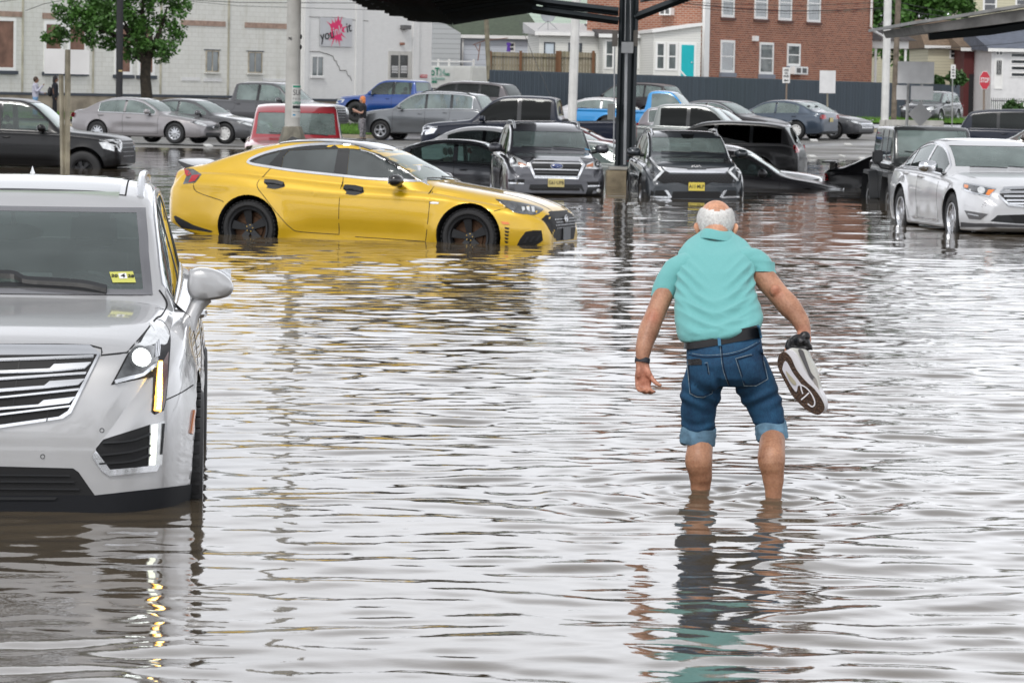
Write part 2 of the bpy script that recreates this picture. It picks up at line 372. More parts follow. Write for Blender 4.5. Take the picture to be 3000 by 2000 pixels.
class Car:
 def __init__(s, name, label, cat, spec, color, group='cars caught in the flooded car park', mirror_col=None, interior=DARKIN):
  d = dict(L=4.8, w=.92, H=1.45, fx=.92, wb=2.82, R=.335, tw=.225, roofw=.64, beltw=.90, cap=.0, wheels='five', rimmat=SATIN, flare=.018,
     side_sharp=1.0, tuck=.94, crown=.03, open=True, rstep=.055, nosew=.62, tailw=.70, seats=True)
  d.update(spec); s.d = d; s.paint = color; s.name = name
  s.root = thing(name, label, cat, group=group)
  s.label = label; s.loc = Vector(); s.head = 0; s.interior = interior
  s.surface()
 # scalar curves along t
 def c(s, k, t):
  a = s.d[k]; return pchip([p[0] for p in a], [p[1] for p in a], t)
 def section(s, t, x):
  """upper/lower ring of points at station t -> list of (y, z)"""
  d = s.d; zt = float(s.c('top', t)); zs = min(float(s.c('belt', t)), zt-.02); zb = float(s.c('bot', t)); pw = float(s.c('plan', t))
  w = d['w']*pw
  cab = max(0.0, min(1.0, (zt-zs)/(d['H']-float(s.c('belt', d['cab'][1]))))) if d['cab'][0]-.02 <= t <= d['cab'][3]+.02 else 0.0
  drop = min(.62*(zt-zs), d['crown']+.035)
  zr = zt-drop; yb = w*d['beltw']*(.975 if cab > 0 else .975);
  ytop = min(d['roofw'], w*.86); yr = yb*.96*(1-cab)+ytop*cab if cab > 0 else yb*.96
  h = zs-zb; tk = d['tuck']
  pts = [(0, zb), (w*tk*.8, zb), (w*tk, zb+.015), (w*(tk*.4+.6)*.992, zb+.09*h), (w*.995, zb+.30*h), (w, zb+.52*h), (w*.997, zb+.68*h), (w*.985, zb+.80*h),
      (w*.972, zb+.88*h), (w*(d['beltw']+.055), zs-.045*min(1, h)), (w*(d['beltw']+.02), zs-.012), (yb, zs+.01*cab)]
  if cab > .02 and zr-zs > .05:
   for q in (.12, .3, .5, .7, .88): pts.append((yb+(yr-yb)*(q**1.15), zs+.01*cab+(zr-zs-.01*cab)*q))
  else:
   for q in (.12, .3, .5, .7, .88): pts.append((yb+(yr-yb)*q, zs+(zr-zs)*q))
  pts += [(yr*.975 if cab > .5 else yr*.97, zr+drop*.22), (yr*.9, zr+drop*.55), (yr*.72, zr+drop*.82), (yr*.48, zr+drop*.94), (yr*.24, zr+drop*.985), (0, zt)]
  return pts
 def surface(s):
  d = s.d; L = d['L']
  ts = set(np.round(np.concatenate([np.arange(0, .3, .03), np.arange(.3, L-.3, .06), np.arange(L-.3, L+1e-6, .03)]), 3)); ts |= {0.0, L}
  for k in ('top',): ts |= {round(p[0], 3) for p in d[k] if 0 <= p[0] <= L}
  for a in d.get('stations', ()): ts.add(a)
  ts = sorted(ts); tt = [ts[0]]
  for t in ts[1:]:
   if t-tt[-1] > .008: tt.append(t)
  if tt[-1] != L: tt[-1] = L
  secs = [s.section(t, L/2-t) for t in tt]; n = len(secs[0])
  # refine ring with smooth interpolation
  k = 2; V = []; xs = []
  for t, sec in zip(tt, secs):
   ring = smooth2([(a, b) for a, b in sec], k, closed=False)
   R = []
   for (y, z) in ring: R.append([L/2-t, max(0.0, y), z])
   V.append(R)
  V = np.array(V); m = V.shape[1]
  # fender flares and door sculpting
  fl = d['flare']
  for wx in (d['fx'], d['fx']+d['wb']):
   r = np.hypot(V[:, :, 0]-(L/2-wx), V[:, :, 2]-d['R']); Ra = d['R']+.05
   g = np.exp(-np.maximum(0, r-Ra)**2/(2*.055**2))*(V[:, :, 1] > d['w']*.75)
   V[:, :, 1] += fl*g
  # sculpted door: soft hollow low on the side between the wheels
  tq = L/2-V[:, :, 0]; zz = V[:, :, 2]; a, b = d['fx']+.45, d['fx']+d['wb']-.45
  hol = np.exp(-((zz-d.get('hol_z', .50))/.11)**2)*np.clip((tq-a)/.35, 0, 1)*np.clip((b-tq)/.35, 0, 1)*(V[:, :, 1] > d['w']*.8)
  V[:, :, 1] -= d.get('hol', .022)*hol
  cr = d.get('crease')
  if cr:
   for (zc0, zc1, amt) in cr:
    zc = zc0+(zc1-zc0)*tq/L
    e = np.where(zz > zc, np.exp(-((zz-zc)/.05)**2), np.exp(-((zz-zc)/.012)**2))
    V[:, :, 1] += amt*e*(V[:, :, 1] > d['w']*.8)
  fn = d.get('sculpt')
  if fn: V = fn(s, V)
  # both halves
  nt_ = len(tt); vs = []; idx = {}
  def vid(i, j, sd):
   key = (i, j, 1 if (j == 0 or j == m-1) else sd)
   if key not in idx:
    idx[key] = len(vs); p = V[i, j]; vs.append((p[0], p[1]*sd if not (j == 0 or j == m-1) else 0.0, p[2]))
   return idx[key]
  fs = []
  for i in range(nt_-1):
   for j in range(m-1):
    fs.append((vid(i, j, 1), vid(i, j+1, 1), vid(i+1, j+1, 1), vid(i+1, j, 1)))
    fs.append((vid(i, j, -1), vid(i+1, j, -1), vid(i+1, j+1, -1), vid(i, j+1, -1)))
  # caps: ring rows joined left to right
  for i, fl2 in ((0, False), (nt_-1, True)):
   for j in range(m-1):
    f = [vid(i, j, 1), vid(i, j, -1), vid(i, j+1, -1), vid(i, j+1, 1)]
    g = []
    for q in f:
     if q not in g: g.append(q)
    if fl2: g = g[::-1]
    fs.append(tuple(g))
  vol = 0
  for f in fs:
   for k in range(1, len(f)-1):
    a, b, c = vs[f[0]], vs[f[k]], vs[f[k+1]]; vol += a[0]*(b[1]*c[2]-b[2]*c[1])-a[1]*(b[0]*c[2]-b[2]*c[0])+a[2]*(b[0]*c[1]-b[1]*c[0])
  if vol < 0: fs = [tuple(reversed(f)) for f in fs]
  s.V, s.Fc = vs, fs
  s.surf = Surf(vs, fs)
  s.ring = V; s.tt = tt
 def side_at(s, px, py, y):
  o = s.Mi @ CAMO; q = s.Mi @ P(px, py, 30.0); d = q-o; p = o+d*((y-o.y)/d.y); return (s.d['L']/2-p.x, p.z)
 def railz(s, t):
  zt = float(s.c('top', t)); zs = min(float(s.c('belt', t)), zt-.02); return zt-min(.62*(zt-zs), s.d['crown']+.035)
 def bz(s, t): return float(s.c('belt', t))
 # ---- body with openings
 def body(s, windows=None, wins_margin=.05, wheels=True, extra=()):
  d = s.d; L = d['L']; me = mesh(s.V, s.Fc)
  bm = bmesh.new(); bm.from_mesh(me); bmesh.ops.triangulate(bm, faces=bm.faces[:])
  if bm.calc_volume(signed=True) < 0: bmesh.ops.reverse_faces(bm, faces=bm.faces[:])
  bm.to_mesh(me); bm.free()
  me.materials.append(s.paint); me.materials.append(s.interior)
  cuts = []
  Ra = d.get('Ra', d['R']+.055)
  cz = d.get('archz', d['R']+.01)
  for wx in (d['fx'], d['fx']+d['wb']):
   for sd in (1, -1):
    mb = MB(); n = 36; vs = []
    for yy in (d['w']*sd*1.25, (d['w']-d['tw']-.17)*sd):
     for k in range(n):
      a = 2*PI*k/n; c_, s_ = math.cos(a), math.sin(a)
      if d.get('archsq'): c_ = math.copysign(abs(c_)**.7, c_); s_ = math.copysign(abs(s_)**.7, s_)
      vs.append((L/2-wx+Ra*c_, yy, cz+Ra*s_*d.get('arch_h', 1.0)))
    fs = [tuple(range(n)), tuple(reversed(range(n, 2*n)))]+[(k, (k+1) % n, n+(k+1) % n, n+k) for k in range(n)]
    mb.add(vs, fs); cuts.append(mb)
  s.windows = windows or []
  t1, t2, t3, t4 = d['cab']
  if d['open']:
   zt = d['H']-.065; zb = s.bz((t2+t3)/2)-.42; yb = d['w']*d['beltw']-.07; yt = d['roofw']-.055
   xf, xr = L/2-(t1+.26), L/2-(t4-.16); xtf, xtr = L/2-(t2+.10), L/2-(t3-.08)
   zr_ = float(s.c('top', t4-.16));
   zft = min(float(s.c('top', t1+.26)), zt)-.10; zrt = min(zr_, zt)-.08
   zft = max(zft, zb+.05); zrt = max(zrt, zb+.05)
   ztf = min(zt, float(s.c('top', t2+.10))-.055); ztr = min(zt, float(s.c('top', t3-.08))-.055)
   pf = [(xf, zb), (xf, zft), (xtf, ztf), (xtr, ztr), (xr, zrt), (xr, zb)]
   def yw(z): return yb+(yt-yb)*max(0, min(1, (z-s.bz((t2+t3)/2))/(zt-s.bz((t2+t3)/2))))
   vs = [(x, yw(z), z) for x, z in pf]+[(x, -yw(z), z) for x, z in pf]
   mb = MB(); mb.add(vs, [tuple(range(6)), tuple(reversed(range(6, 12)))]+[(k, (k+1) % 6, 6+(k+1) % 6, 6+k) for k in range(6)]); cuts.append(mb)
   for w_ in s.windows:
    if w_.get('solid'): continue
    pl = w_['poly']; n = len(pl); mb = MB()
    if w_['view'] == 'S': vs = [(L/2-a, 1.6, b) for a, b in pl]+[(L/2-a, -1.6, b) for a, b in pl]
    elif w_['view'] == 'F': vs = [(L/2+.5, a, b) for a, b in pl]+[(L/2-(t2+t3)/2, a, b) for a, b in pl]
    else: vs = [(-L/2-.5, a, b) for a, b in pl]+[(L/2-(t2+t3)/2-.043, a, b) for a, b in pl]
    mb.add(vs, [tuple(range(n)), tuple(reversed(range(n, 2*n)))]+[(k, (k+1) % n, n+(k+1) % n, n+k) for k in range(n)]); cuts.append(mb)
  for e in extra: cuts.append(e)
  for mb in cuts:
   cm = mesh(mb.v, mb.f); bm = bmesh.new(); bm.from_mesh(cm); bmesh.ops.recalc_face_normals(bm, faces=bm.faces)
   if bm.calc_volume(signed=True) < 0: bmesh.ops.reverse_faces(bm, faces=bm.faces[:])
   bm.to_mesh(cm); bm.free()
   cm.materials.append(s.paint); cm.materials.append(s.interior)
   for p in cm.polygons: p.material_index = 1
   out = boolean(me, cm)
   if len(out.polygons) > .7*len(me.polygons): me = out
   else: print('BOOLEAN FAILED', s.label)
  # the paint keeps the smooth normals of the uncut body
  nrm = [None]*len(me.loops); T = s.surf
  for p in me.polygons:
   pn = p.normal
   sm = p.material_index == 0
   for li in p.loop_indices:
    v = me.vertices[me.loops[li].vertex_index].co
    n = pn
    if sm:
     loc, fnn, i, dist = T.bvh.find_nearest(v)
     if i is not None and dist < .004:
      nn = T.normal(loc, i)
      if nn.dot(pn) > .55: n = nn
    nrm[li] = tuple(n)
  me.shade_smooth(); me.normals_split_custom_set(nrm)
  o = bpy.data.objects.new(d.get('bodyname', 'body'), me); COL.objects.link(o); o.parent = s.root
  s.bodyo = o
  return o
 # ---- placing
 def place(s, px, Y, heading, z, t=None, side=1, pitch=0.0, roll=0.0):
  """the point at distance t behind the nose on the given side stands at depth Y on photo column px"""
  d = s.d; h = math.radians(heading); t = d['fx'] if t is None else t
  Rm = Matrix.Rotation(h, 3, 'Z') @ Matrix.Rotation(math.radians(pitch), 3, 'Y') @ Matrix.Rotation(math.radians(roll), 3, 'X')
  q = Rm @ Vector((d['L']/2-t, d['w']*side, d['R']*.5));
  # ground level column
  py = 278+ROLL*(px-1500)+(HC-z)*F/Y
  p = P(px, py, Y)
  s.root.location = (p.x-q.x, Y-q.y, z); s.root.rotation_euler = Rm.to_euler()
  s.M = Matrix.Translation(s.root.location) @ Rm.to_4x4(); s.Mi = s.M.inverted()
  return s
 # ---- shells laid on the body
 def ray_for(s, view, a, b):
  L = s.d['L']
  if view == 'L': return Vector((L/2-a, 3, b)), Vector((0, -1, 0))
  if view == 'R': return Vector((L/2-a, -3, b)), Vector((0, 1, 0))
  if view == 'F': return Vector((L/2+3, a, b)), Vector((-1, 0, 0))
  if view == 'B': return Vector((-L/2-3, a, b)), Vector((1, 0, 0))
  if view == 'T': return Vector((L/2-a, b, 4)), Vector((0, 0, -1))
  if view == 'C':
   o = s.Mi @ CAMO; q = s.Mi @ P(a, b, 30.0); return o, (q-o).normalized()
 def patch(s, poly, view, m, name, off=.006, res=.05, mirror=False, parent=None, rim=True, holes=(), label=None, maxdepth=None):
  if view == 'C': res = res*F/max(5, s.M.translation.y)
  v2, fs = cdt_poly(poly, res, holes)
  if not fs: return None
  hits = []; nrms = []; T = s.surf
  dirs = []
  for v in v2:
   o, dr = s.ray_for(view, v[0], v[1]); h = T.bvh.ray_cast(o, dr, 300)
   dirs.append((o, dr)); hits.append(h)
  ds = [h[3] for h in hits if h[0] is not None]
  if not ds: return None
  ds.sort(); dmin = ds[0]; md = ds[len(ds)//2]
  vs = []
  for (o, dr), h in zip(dirs, hits):
   if h[0] is None or (maxdepth and h[3] > dmin+maxdepth):
    p = o+dr*min(md, dmin+(maxdepth or 9)); q = T.bvh.find_nearest(p) if h[0] is None else None
    if q is not None and q[0] is not None: p = q[0]; n = T.normal(q[0], q[2])
    else: n = -dr
   else: p = h[0]; n = T.normal(h[0], h[2])
   if n.dot(dr) > 0: n = -n
   vs.append(p + n*off); nrms.append(n)
  n0 = len(vs)
  out = []
  for sd in ((1, -1) if mirror else (1,)):
   V2 = [Vector((v.x, v.y*sd, v.z)) for v in vs]; N2 = [Vector((n.x, n.y*sd, n.z)) for n in nrms]
   # orient
   f2 = []
   for f in fs:
    a, b, c = V2[f[0]], V2[f[1]], V2[f[2]]; nn = (b-a).cross(c-a)
    f2.append(tuple(f) if nn.dot(N2[f[0]]) > 0 else tuple(reversed(f)))
   NN = list(N2)
   if rim and off > -.02:
    cnt = {}
    for f in f2:
     for i in range(len(f)):
      a, b = f[i], f[(i+1) % len(f)]; cnt[(a, b)] = 1
    be = [(a, b) for (a, b) in cnt if (b, a) not in cnt]
    mp_ = {}
    for a, b in be:
     for q in (a, b):
      if q not in mp_: mp_[q] = len(V2); V2.append(V2[q]-N2[q]*(abs(off)+.012)); NN.append(N2[q])
    for a, b in be: f2.append((b, a, mp_[a], mp_[b]))
   me = mesh(V2, f2); me.shade_smooth()
   try: me.normals_split_custom_set_from_vertices([tuple(n) for n in NN])
   except Exception: pass
   o = link(name, me, m, parent or s.root)
   if label: o['label'] = label
   out.append(o)
  return out
 def line(s, pts, view, m, name, w=.008, off=.003, closed=False, mirror=False, parent=None, smooth=0, res=.06):
  if smooth: pts = smooth2(pts, smooth, closed)
  if view == 'C': wpx = w*F/max(5, s.M.translation.y)
  else: wpx = w
  if closed:
   a, b = strip(pts, wpx, True)
   ar = lambda q: abs(sum(q[i][0]*q[(i+1) % len(q)][1]-q[(i+1) % len(q)][0]*q[i][1] for i in range(len(q))))
   if ar(a) < ar(b): a, b = b, a
   return s.patch(a, view, m, name, off, res, mirror, parent, holes=(b,))
  return s.patch(strip(pts, wpx), view, m, name, off, res, mirror, parent)
 # ---- wheels
 def wheels(s, steer=0.0, only=None):
  d = s.d; tm, rm, dm, nm = wheel_meshes(d['R'], d['tw'], d['wheels'])
  for wi, wx in enumerate((d['fx'], d['fx']+d['wb'])):
   for sd in (1, -1):
    if only and (wi, sd) not in only: continue
    y = (d['w']-d['tw']/2-.005+d.get('poke', 0))*sd
    o = link('wheel', tm, RUBBER, s.root, (d['L']/2-wx, y, d['R']));
    if sd < 0: o.rotation_euler = (0, 0, PI)
    if wi == 0 and steer: o.rotation_euler = (0, 0, (PI if sd < 0 else 0)+math.radians(steer))
    o.rotation_euler[1] = random.uniform(0, 1) if False else 0
    r = link('rim', rm, d['rimmat'], o); k = link('brake_disc', dm, BLACKP if d['wheels'] != 'black5' else mat('rusty_disc', (.10, .05, .025), .5, .5), o)
    if d['wheels'] == 'black5': link('wheel_nuts', nm, mat('gold_nut', (.7, .45, .12), .3, 1.0), o)
 def seats(s, col=None, rows=None):
  d = s.d; L = d['L']; t1, t2, t3, t4 = d['cab']; m = col or mat('seat_cloth', (.035, .036, .04), .8)
  zb = s.bz((t2+t3)/2)-.42
  rows = rows or [t2+.55, t2+1.40]
  for t in rows:
   if t > t4-.3: continue
   for y in (.36, -.36):
    mb = MB(); hh = min(d['H']-.16-zb, .78)
    rot = Matrix.Rotation(math.radians(-14), 3, 'Y')
    mb.box((L/2-t, y, zb+hh*.36), (.13, .44, hh*.72), rot, .9)
    mb.box((L/2-t-.10, y, zb+hh*.86), (.09, .24, hh*.22), rot, .9)
    mb.box((L/2-t+.22, y, zb+.10), (.46, .46, .16))
    mb.build('seat', m, s.root, bevel=.03)
  if t1+.30 < t2:
   mb = MB(); mb.box((L/2-(t1+.44), 0, s.bz(t1+.4)-.10), (.34, d['w']*1.5, .16)); mb.build('dashboard', s.interior, s.root, bevel=.04)
   st = MB(); c = Vector((L/2-(t2+.02), .36, s.bz(t1+.4)-.03)); rot = Matrix.Rotation(math.radians(-62), 3, 'Y'); pts = [c+rot @ Vector((.18*math.cos(a), .18*math.sin(a), 0)) for a in np.linspace(0, 2*PI, 21)]
   st.tube(pts, .014, 6, cap=False); st.build('steering_wheel', BLACKP, s.root)
 def mirrors(s, m=None, t=None, z=None, size=(.09, .125, .085), m2=None, out=.17, base=.06):
  d = s.d; L = d['L']; t = t or (d['cab'][0]+.42); z = z or s.bz(t)+.10
  for sd in (1, -1):
   y0 = d['w']*d['beltw']; c = Vector((L/2-t, sd*(y0+out), z)); mb = MB()
   n = 14; prof = [(-1.0, .55), (-.75, .86), (-.35, 1.0), (.1, .97), (.5, .80), (.8, .5), (1.0, .12)]
   vs = [];
   for (u, r) in prof:
    for k in range(n):
     a = 2*PI*k/n; ca, sa = math.cos(a), math.sin(a)
     ca = math.copysign(abs(ca)**.75, ca); sa = math.copysign(abs(sa)**.75, sa)
     vs.append(c+Vector((size[0]*u, size[1]*r*ca*1.0, size[2]*r*sa)))
   fs = [(i*n+k, i*n+(k+1) % n, (i+1)*n+(k+1) % n, (i+1)*n+k) for i in range(len(prof)-1) for k in range(n)]+[tuple(range(n)), tuple(reversed(range((len(prof)-1)*n, len(prof)*n)))]
   mb.add(vs, fs); mo = mb.build('mirror', m or s.paint, s.root, ang=50)
   mb = MB(); mb.tube([(L/2-t-.02, sd*(y0-.03), z-base), (L/2-t, sd*(y0+out*.45), z-base*.7), (c.x, c.y, c.z-size[2]*.6)], [.035, .028, .03], 8); mb.build('mirror_arm', m2 or BLACKP, mo)
   mb = MB(); mb.box((c.x-size[0]*1.0-.002, c.y, c.z), (.006, size[1]*1.2, size[2]*1.15)); mb.build('mirror_glass', CHROME, mo)
 def handle(s, t, z, m, sd=1, w=.18, h=.028):
  L = s.d['L']; h0 = s.surf.bvh.ray_cast(Vector((L/2-t, 3*sd, z)), Vector((0, -sd, 0)), 10)
  if h0[0] is None: return
  y = h0[0].y; mb = MB(); mb.tube([(L/2-t+w/2, y-sd*.012, z), (L/2-t+w*.38, y+sd*.02, z), (L/2-t, y+sd*.03, z), (L/2-t-w*.38, y+sd*.02, z), (L/2-t-w/2, y-sd*.012, z)], [h*.4, h*.5, h*.55, h*.5, h*.4], 8); mb.build('door_handle', m, s.root)
 def rails(s, m, ta, tb, y=None, h=.05, r=.018):
  L = s.d['L']; y = y or s.d['roofw']-.05
  for sd in (1, -1):
   pts = []
   for q in np.linspace(0, 1, 9):
    t = ta+(tb-ta)*q; hh = s.surf.bvh.ray_cast(Vector((L/2-t, y*sd, 4)), Vector((0, 0, -1)), 9); z = hh[0].z if hh[0] else s.d['H']
    pts.append((L/2-t, y*sd, z+(h if 0 < q < 1 else -.01)*(1 if .05 < q < .95 else .6)))
   mb = MB(); mb.tube(pts, r, 8); mb.build('roof_rail', m, s.root)
 def plate(s, view, z, txt, y=0.0, m=None, size=(.30, .15), tx=None):
  o, dr = s.ray_for(view, y, z); h = s.surf.bvh.ray_cast(o, dr, 20)
  if h[0] is None: return
  x = h[0].x; sg = 1 if view == 'F' else -1
  mb = MB(); mb.box((x+sg*.022, y, z), (.012, size[0], size[1])); pl = mb.build('license_plate', m or PLATE, s.root, bevel=.004)
  if txt:
   me = text_mesh(txt, size[1]*.62, .0015, sx=.78, bold=.001); o2 = link('plate_lettering', me, INK, pl, (x+sg*.0295, y, z)); o2.rotation_euler = (PI/2, 0, PI/2*sg)
  return pl
 def wipers(s, m=BLACKP):
  t1 = s.d['cab'][0]
  for y0, y1 in ((.62, .05), (.02, -.52)):
   pts = []
   for q in np.linspace(0, 1, 6):
    y = y0+(y1-y0)*q; t = t1+.07+.05*q; hh = s.surf.bvh.ray_cast(Vector((s.d['L']/2-t, y, 4)), Vector((0, 0, -1)), 9)
    if hh[0]: pts.append((hh[0].x, y, hh[0].z+.02))
   if len(pts) > 2: mb = MB(); mb.tube(pts, .009, 6); mb.build('wiper', m, s.root)

# auto side windows from the curves: panes = [(t0, t1), ...]
def side_poly(car, ta, tb, lo=.035, hi=.035, n=9):
 bot = []; top = []
 for t in np.linspace(ta, tb, n):
  z0 = car.bz(t)+lo; z1 = car.railz(t)-hi
  if z1 > z0+.008: bot.append((float(t), z0)); top.append((float(t), z1))
 return bot+top[::-1]
def front_poly(car, which='F', zlo=.05, zhi=.045, mg=.05):
 d = car.d; t1, t2, t3, t4 = d['cab']; pl = []
 a, b = (t1, t2) if which == 'F' else (t4, t3)
 zs = float(car.c('top', a))+zlo; ze = float(car.c('top', b))-zhi
 L_ = []
 for q in np.linspace(0, 1, 7):
  z = zs+(ze-zs)*q; t = a+(b-a)*q
  # find t with top(t)=z
  tsr = np.linspace(a, b, 60); tz = np.array([float(car.c('top', x)) for x in tsr]); t = tsr[int(np.argmin(abs(tz-z)))]
  sec = car.section(t, 0); yr = sec[17][0]; L_.append((yr-mg, z))
 return [(-y, z) for y, z in L_]+[(y, z) for y, z in reversed(L_)]

def std_windows(car, panes, gl, gl_side=None, rear=True, front=True, trim=None, lo=.035, hi=.035, fmg=.05, solid=False):
 ws = []
 for (ta, tb) in panes:
  pl = side_poly(car, ta, tb, lo, hi)
  if len(pl) > 4: ws.append(dict(view='S', poly=pl, m=gl_side or gl, solid=solid))
 if front: ws.append(dict(view='F', poly=front_poly(car, 'F', mg=fmg), m=gl, solid=solid))
 if rear: ws.append(dict(view='B', poly=front_poly(car, 'B', mg=fmg), m=gl_side or gl, solid=solid))
 return ws
def glaze(car, trim=None, trim_span=None):
 for w_ in car.windows:
  if w_['view'] == 'S': car.patch(w_['poly'], 'L', w_['m'], 'side_window', off=-.005, mirror=True, rim=False, res=.12)
  elif w_['view'] == 'F': car.patch(w_['poly'], 'F', w_['m'], 'windshield', off=-.005, rim=False, res=.1)
  else: car.patch(w_['poly'], 'B', w_['m'], 'rear_window', off=-.005, rim=False, res=.1)
# ------------------------------------------------------------------ vehicle presets
PRE = {
 'sedan': dict(L=4.8, H=1.45, w=.92, R=.335, fx=.93, wb=2.82, cab=(1.45, 2.45, 3.45, 4.3), roofw=.60,
   top=[(0,.56),(.02,.62),(.08,.68),(.25,.74),(.7,.84),(1.35,.93),(1.45,.955),(1.9,1.21),(2.3,1.385),(2.65,1.44),(3.0,1.45),(3.4,1.42),(3.8,1.32),(4.2,1.14),(4.4,1.06),(4.65,1.03),(4.76,.98),(4.8,.86)],
   belt=[(0,.50),(.1,.60),(.5,.74),(1.4,.87),(3.5,.94),(4.4,.95),(4.8,.80)],
   bot=[(0,.26),(.15,.2),(.5,.19),(4.2,.19),(4.7,.24),(4.8,.32)],
   plan=[(0,.66),(.06,.78),(.2,.89),(.5,.965),(1.2,.99),(2.4,1.0),(3.8,.985),(4.4,.93),(4.7,.86),(4.78,.78),(4.8,.70)],
   panes=((1.72, 2.78), (2.86, 3.78)), lamp=[(.44,.60),(.56,.66),(.80,.74),(.86,.76),(.85,.68),(.72,.62),(.5,.57)], grille=[(-.42,.44),(-.46,.60),(.46,.60),(.42,.44)],
   low=[(-.55,.26),(-.48,.36),(.48,.36),(.55,.26)], tail=[(.46,.80),(.50,.92),(.86,.93),(.88,.80),(.70,.76)], hz=(.80, .86), hx=(2.62, 3.62)),
 'suv': dict(L=4.7, H=1.70, w=.93, R=.36, fx=.92, wb=2.75, cab=(1.25, 2.15, 4.2, 4.6), roofw=.66,
   top=[(0,.72),(.02,.80),(.08,.88),(.2,.95),(.6,1.03),(1.15,1.09),(1.25,1.11),(1.6,1.36),(1.95,1.58),(2.3,1.67),(2.8,1.70),(3.6,1.68),(4.1,1.63),(4.28,1.58),(4.45,1.36),(4.58,1.12),(4.66,.98),(4.7,.78)],
   belt=[(0,.64),(.1,.76),(.5,.92),(1.3,1.02),(4.2,1.10),(4.6,1.0),(4.7,.74)],
   bot=[(0,.34),(.15,.28),(.5,.24),(4.2,.24),(4.6,.3),(4.7,.4)],
   plan=[(0,.74),(.06,.84),(.2,.92),(.5,.975),(1.2,.99),(2.4,1.0),(3.8,.99),(4.3,.96),(4.6,.92),(4.68,.86),(4.7,.80)],
   panes=((1.52, 2.50), (2.58, 3.42), (3.50, 4.22)), lamp=[(.48,.74),(.52,.86),(.84,.92),(.88,.90),(.86,.78),(.70,.73)], grille=[(-.46,.55),(-.46,.80),(.46,.80),(.46,.55)],
   low=[(-.60,.36),(-.5,.48),(.5,.48),(.60,.36)], tail=[(.55,.92),(.58,1.08),(.84,1.10),(.90,1.0),(.86,.90)], hz=(.93, .98), hx=(2.36, 3.28)),
 'pickup': dict(L=5.8, H=1.93, w=1.0, R=.41, fx=1.0, wb=3.65, tw=.27, cab=(1.3, 2.15, 3.66, 3.80), roofw=.70, beltw=.92, flare=.03, Ra=.50,
   top=[(0,.90),(.02,1.02),(.08,1.10),(.25,1.15),(1.1,1.23),(1.3,1.26),(1.65,1.54),(2.0,1.82),(2.3,1.91),(2.7,1.93),(3.45,1.91),(3.68,1.86),(3.79,1.38),(3.84,1.32),(5.0,1.33),(5.72,1.34),(5.79,1.30),(5.8,1.18)],
   belt=[(0,.84),(.08,1.0),(.5,1.10),(1.4,1.18),(3.8,1.24),(5.7,1.28),(5.8,1.10)],
   bot=[(0,.52),(.15,.46),(.5,.44),(5.5,.46),(5.75,.50),(5.8,.56)],
   plan=[(0,.86),(.06,.92),(.2,.96),(.5,.985),(1.2,1.0),(2.4,1.0),(5.0,1.0),(5.6,.99),(5.76,.97),(5.8,.95)],
   panes=((1.62, 2.66), (2.76, 3.58)), lamp=[(.66,.82),(.66,1.04),(.93,1.06),(.96,1.0),(.95,.82)], grille=[(-.62,.64),(-.64,1.04),(.64,1.04),(.62,.64)],
   low=[(-.8,.46),(-.8,.58),(.8,.58),(.8,.46)], tail=[(.80,.84),(.80,1.22),(.97,1.22),(.97,.84)], hz=(1.08, 1.12), hx=(2.52, 3.44), wheels='truck', bed=True, seatrows=[2.75, 3.4]),
}
def spec(kind, L=None, H=None, w=None, **kw):
 b = dict(PRE[kind]); L0, H0, w0 = b['L'], b['H'], b['w']; L = L or L0; H = H or H0; w = w or w0; a, c, e = L/L0, H/H0, w/w0
 for k in ('top', 'belt', 'bot'): b[k] = [(t*a, z*c) for t, z in b[k]]
 b['plan'] = [(t*a, f) for t, f in b['plan']]
 b['cab'] = tuple(t*a for t in b['cab']); b['panes'] = tuple((p*a, q*a) for p, q in b['panes'])
 b['fx'] *= a; b['wb'] *= a; b['roofw'] *= e; b['hx'] = tuple(t*a for t in b['hx']); b['hz'] = tuple(z*c for z in b['hz'])
 for k in ('lamp', 'grille', 'low', 'tail'): b[k] = [(y*e, z*c) for y, z in b[k]]
 b.update(L=L, H=H, w=w); b.update(kw); return b

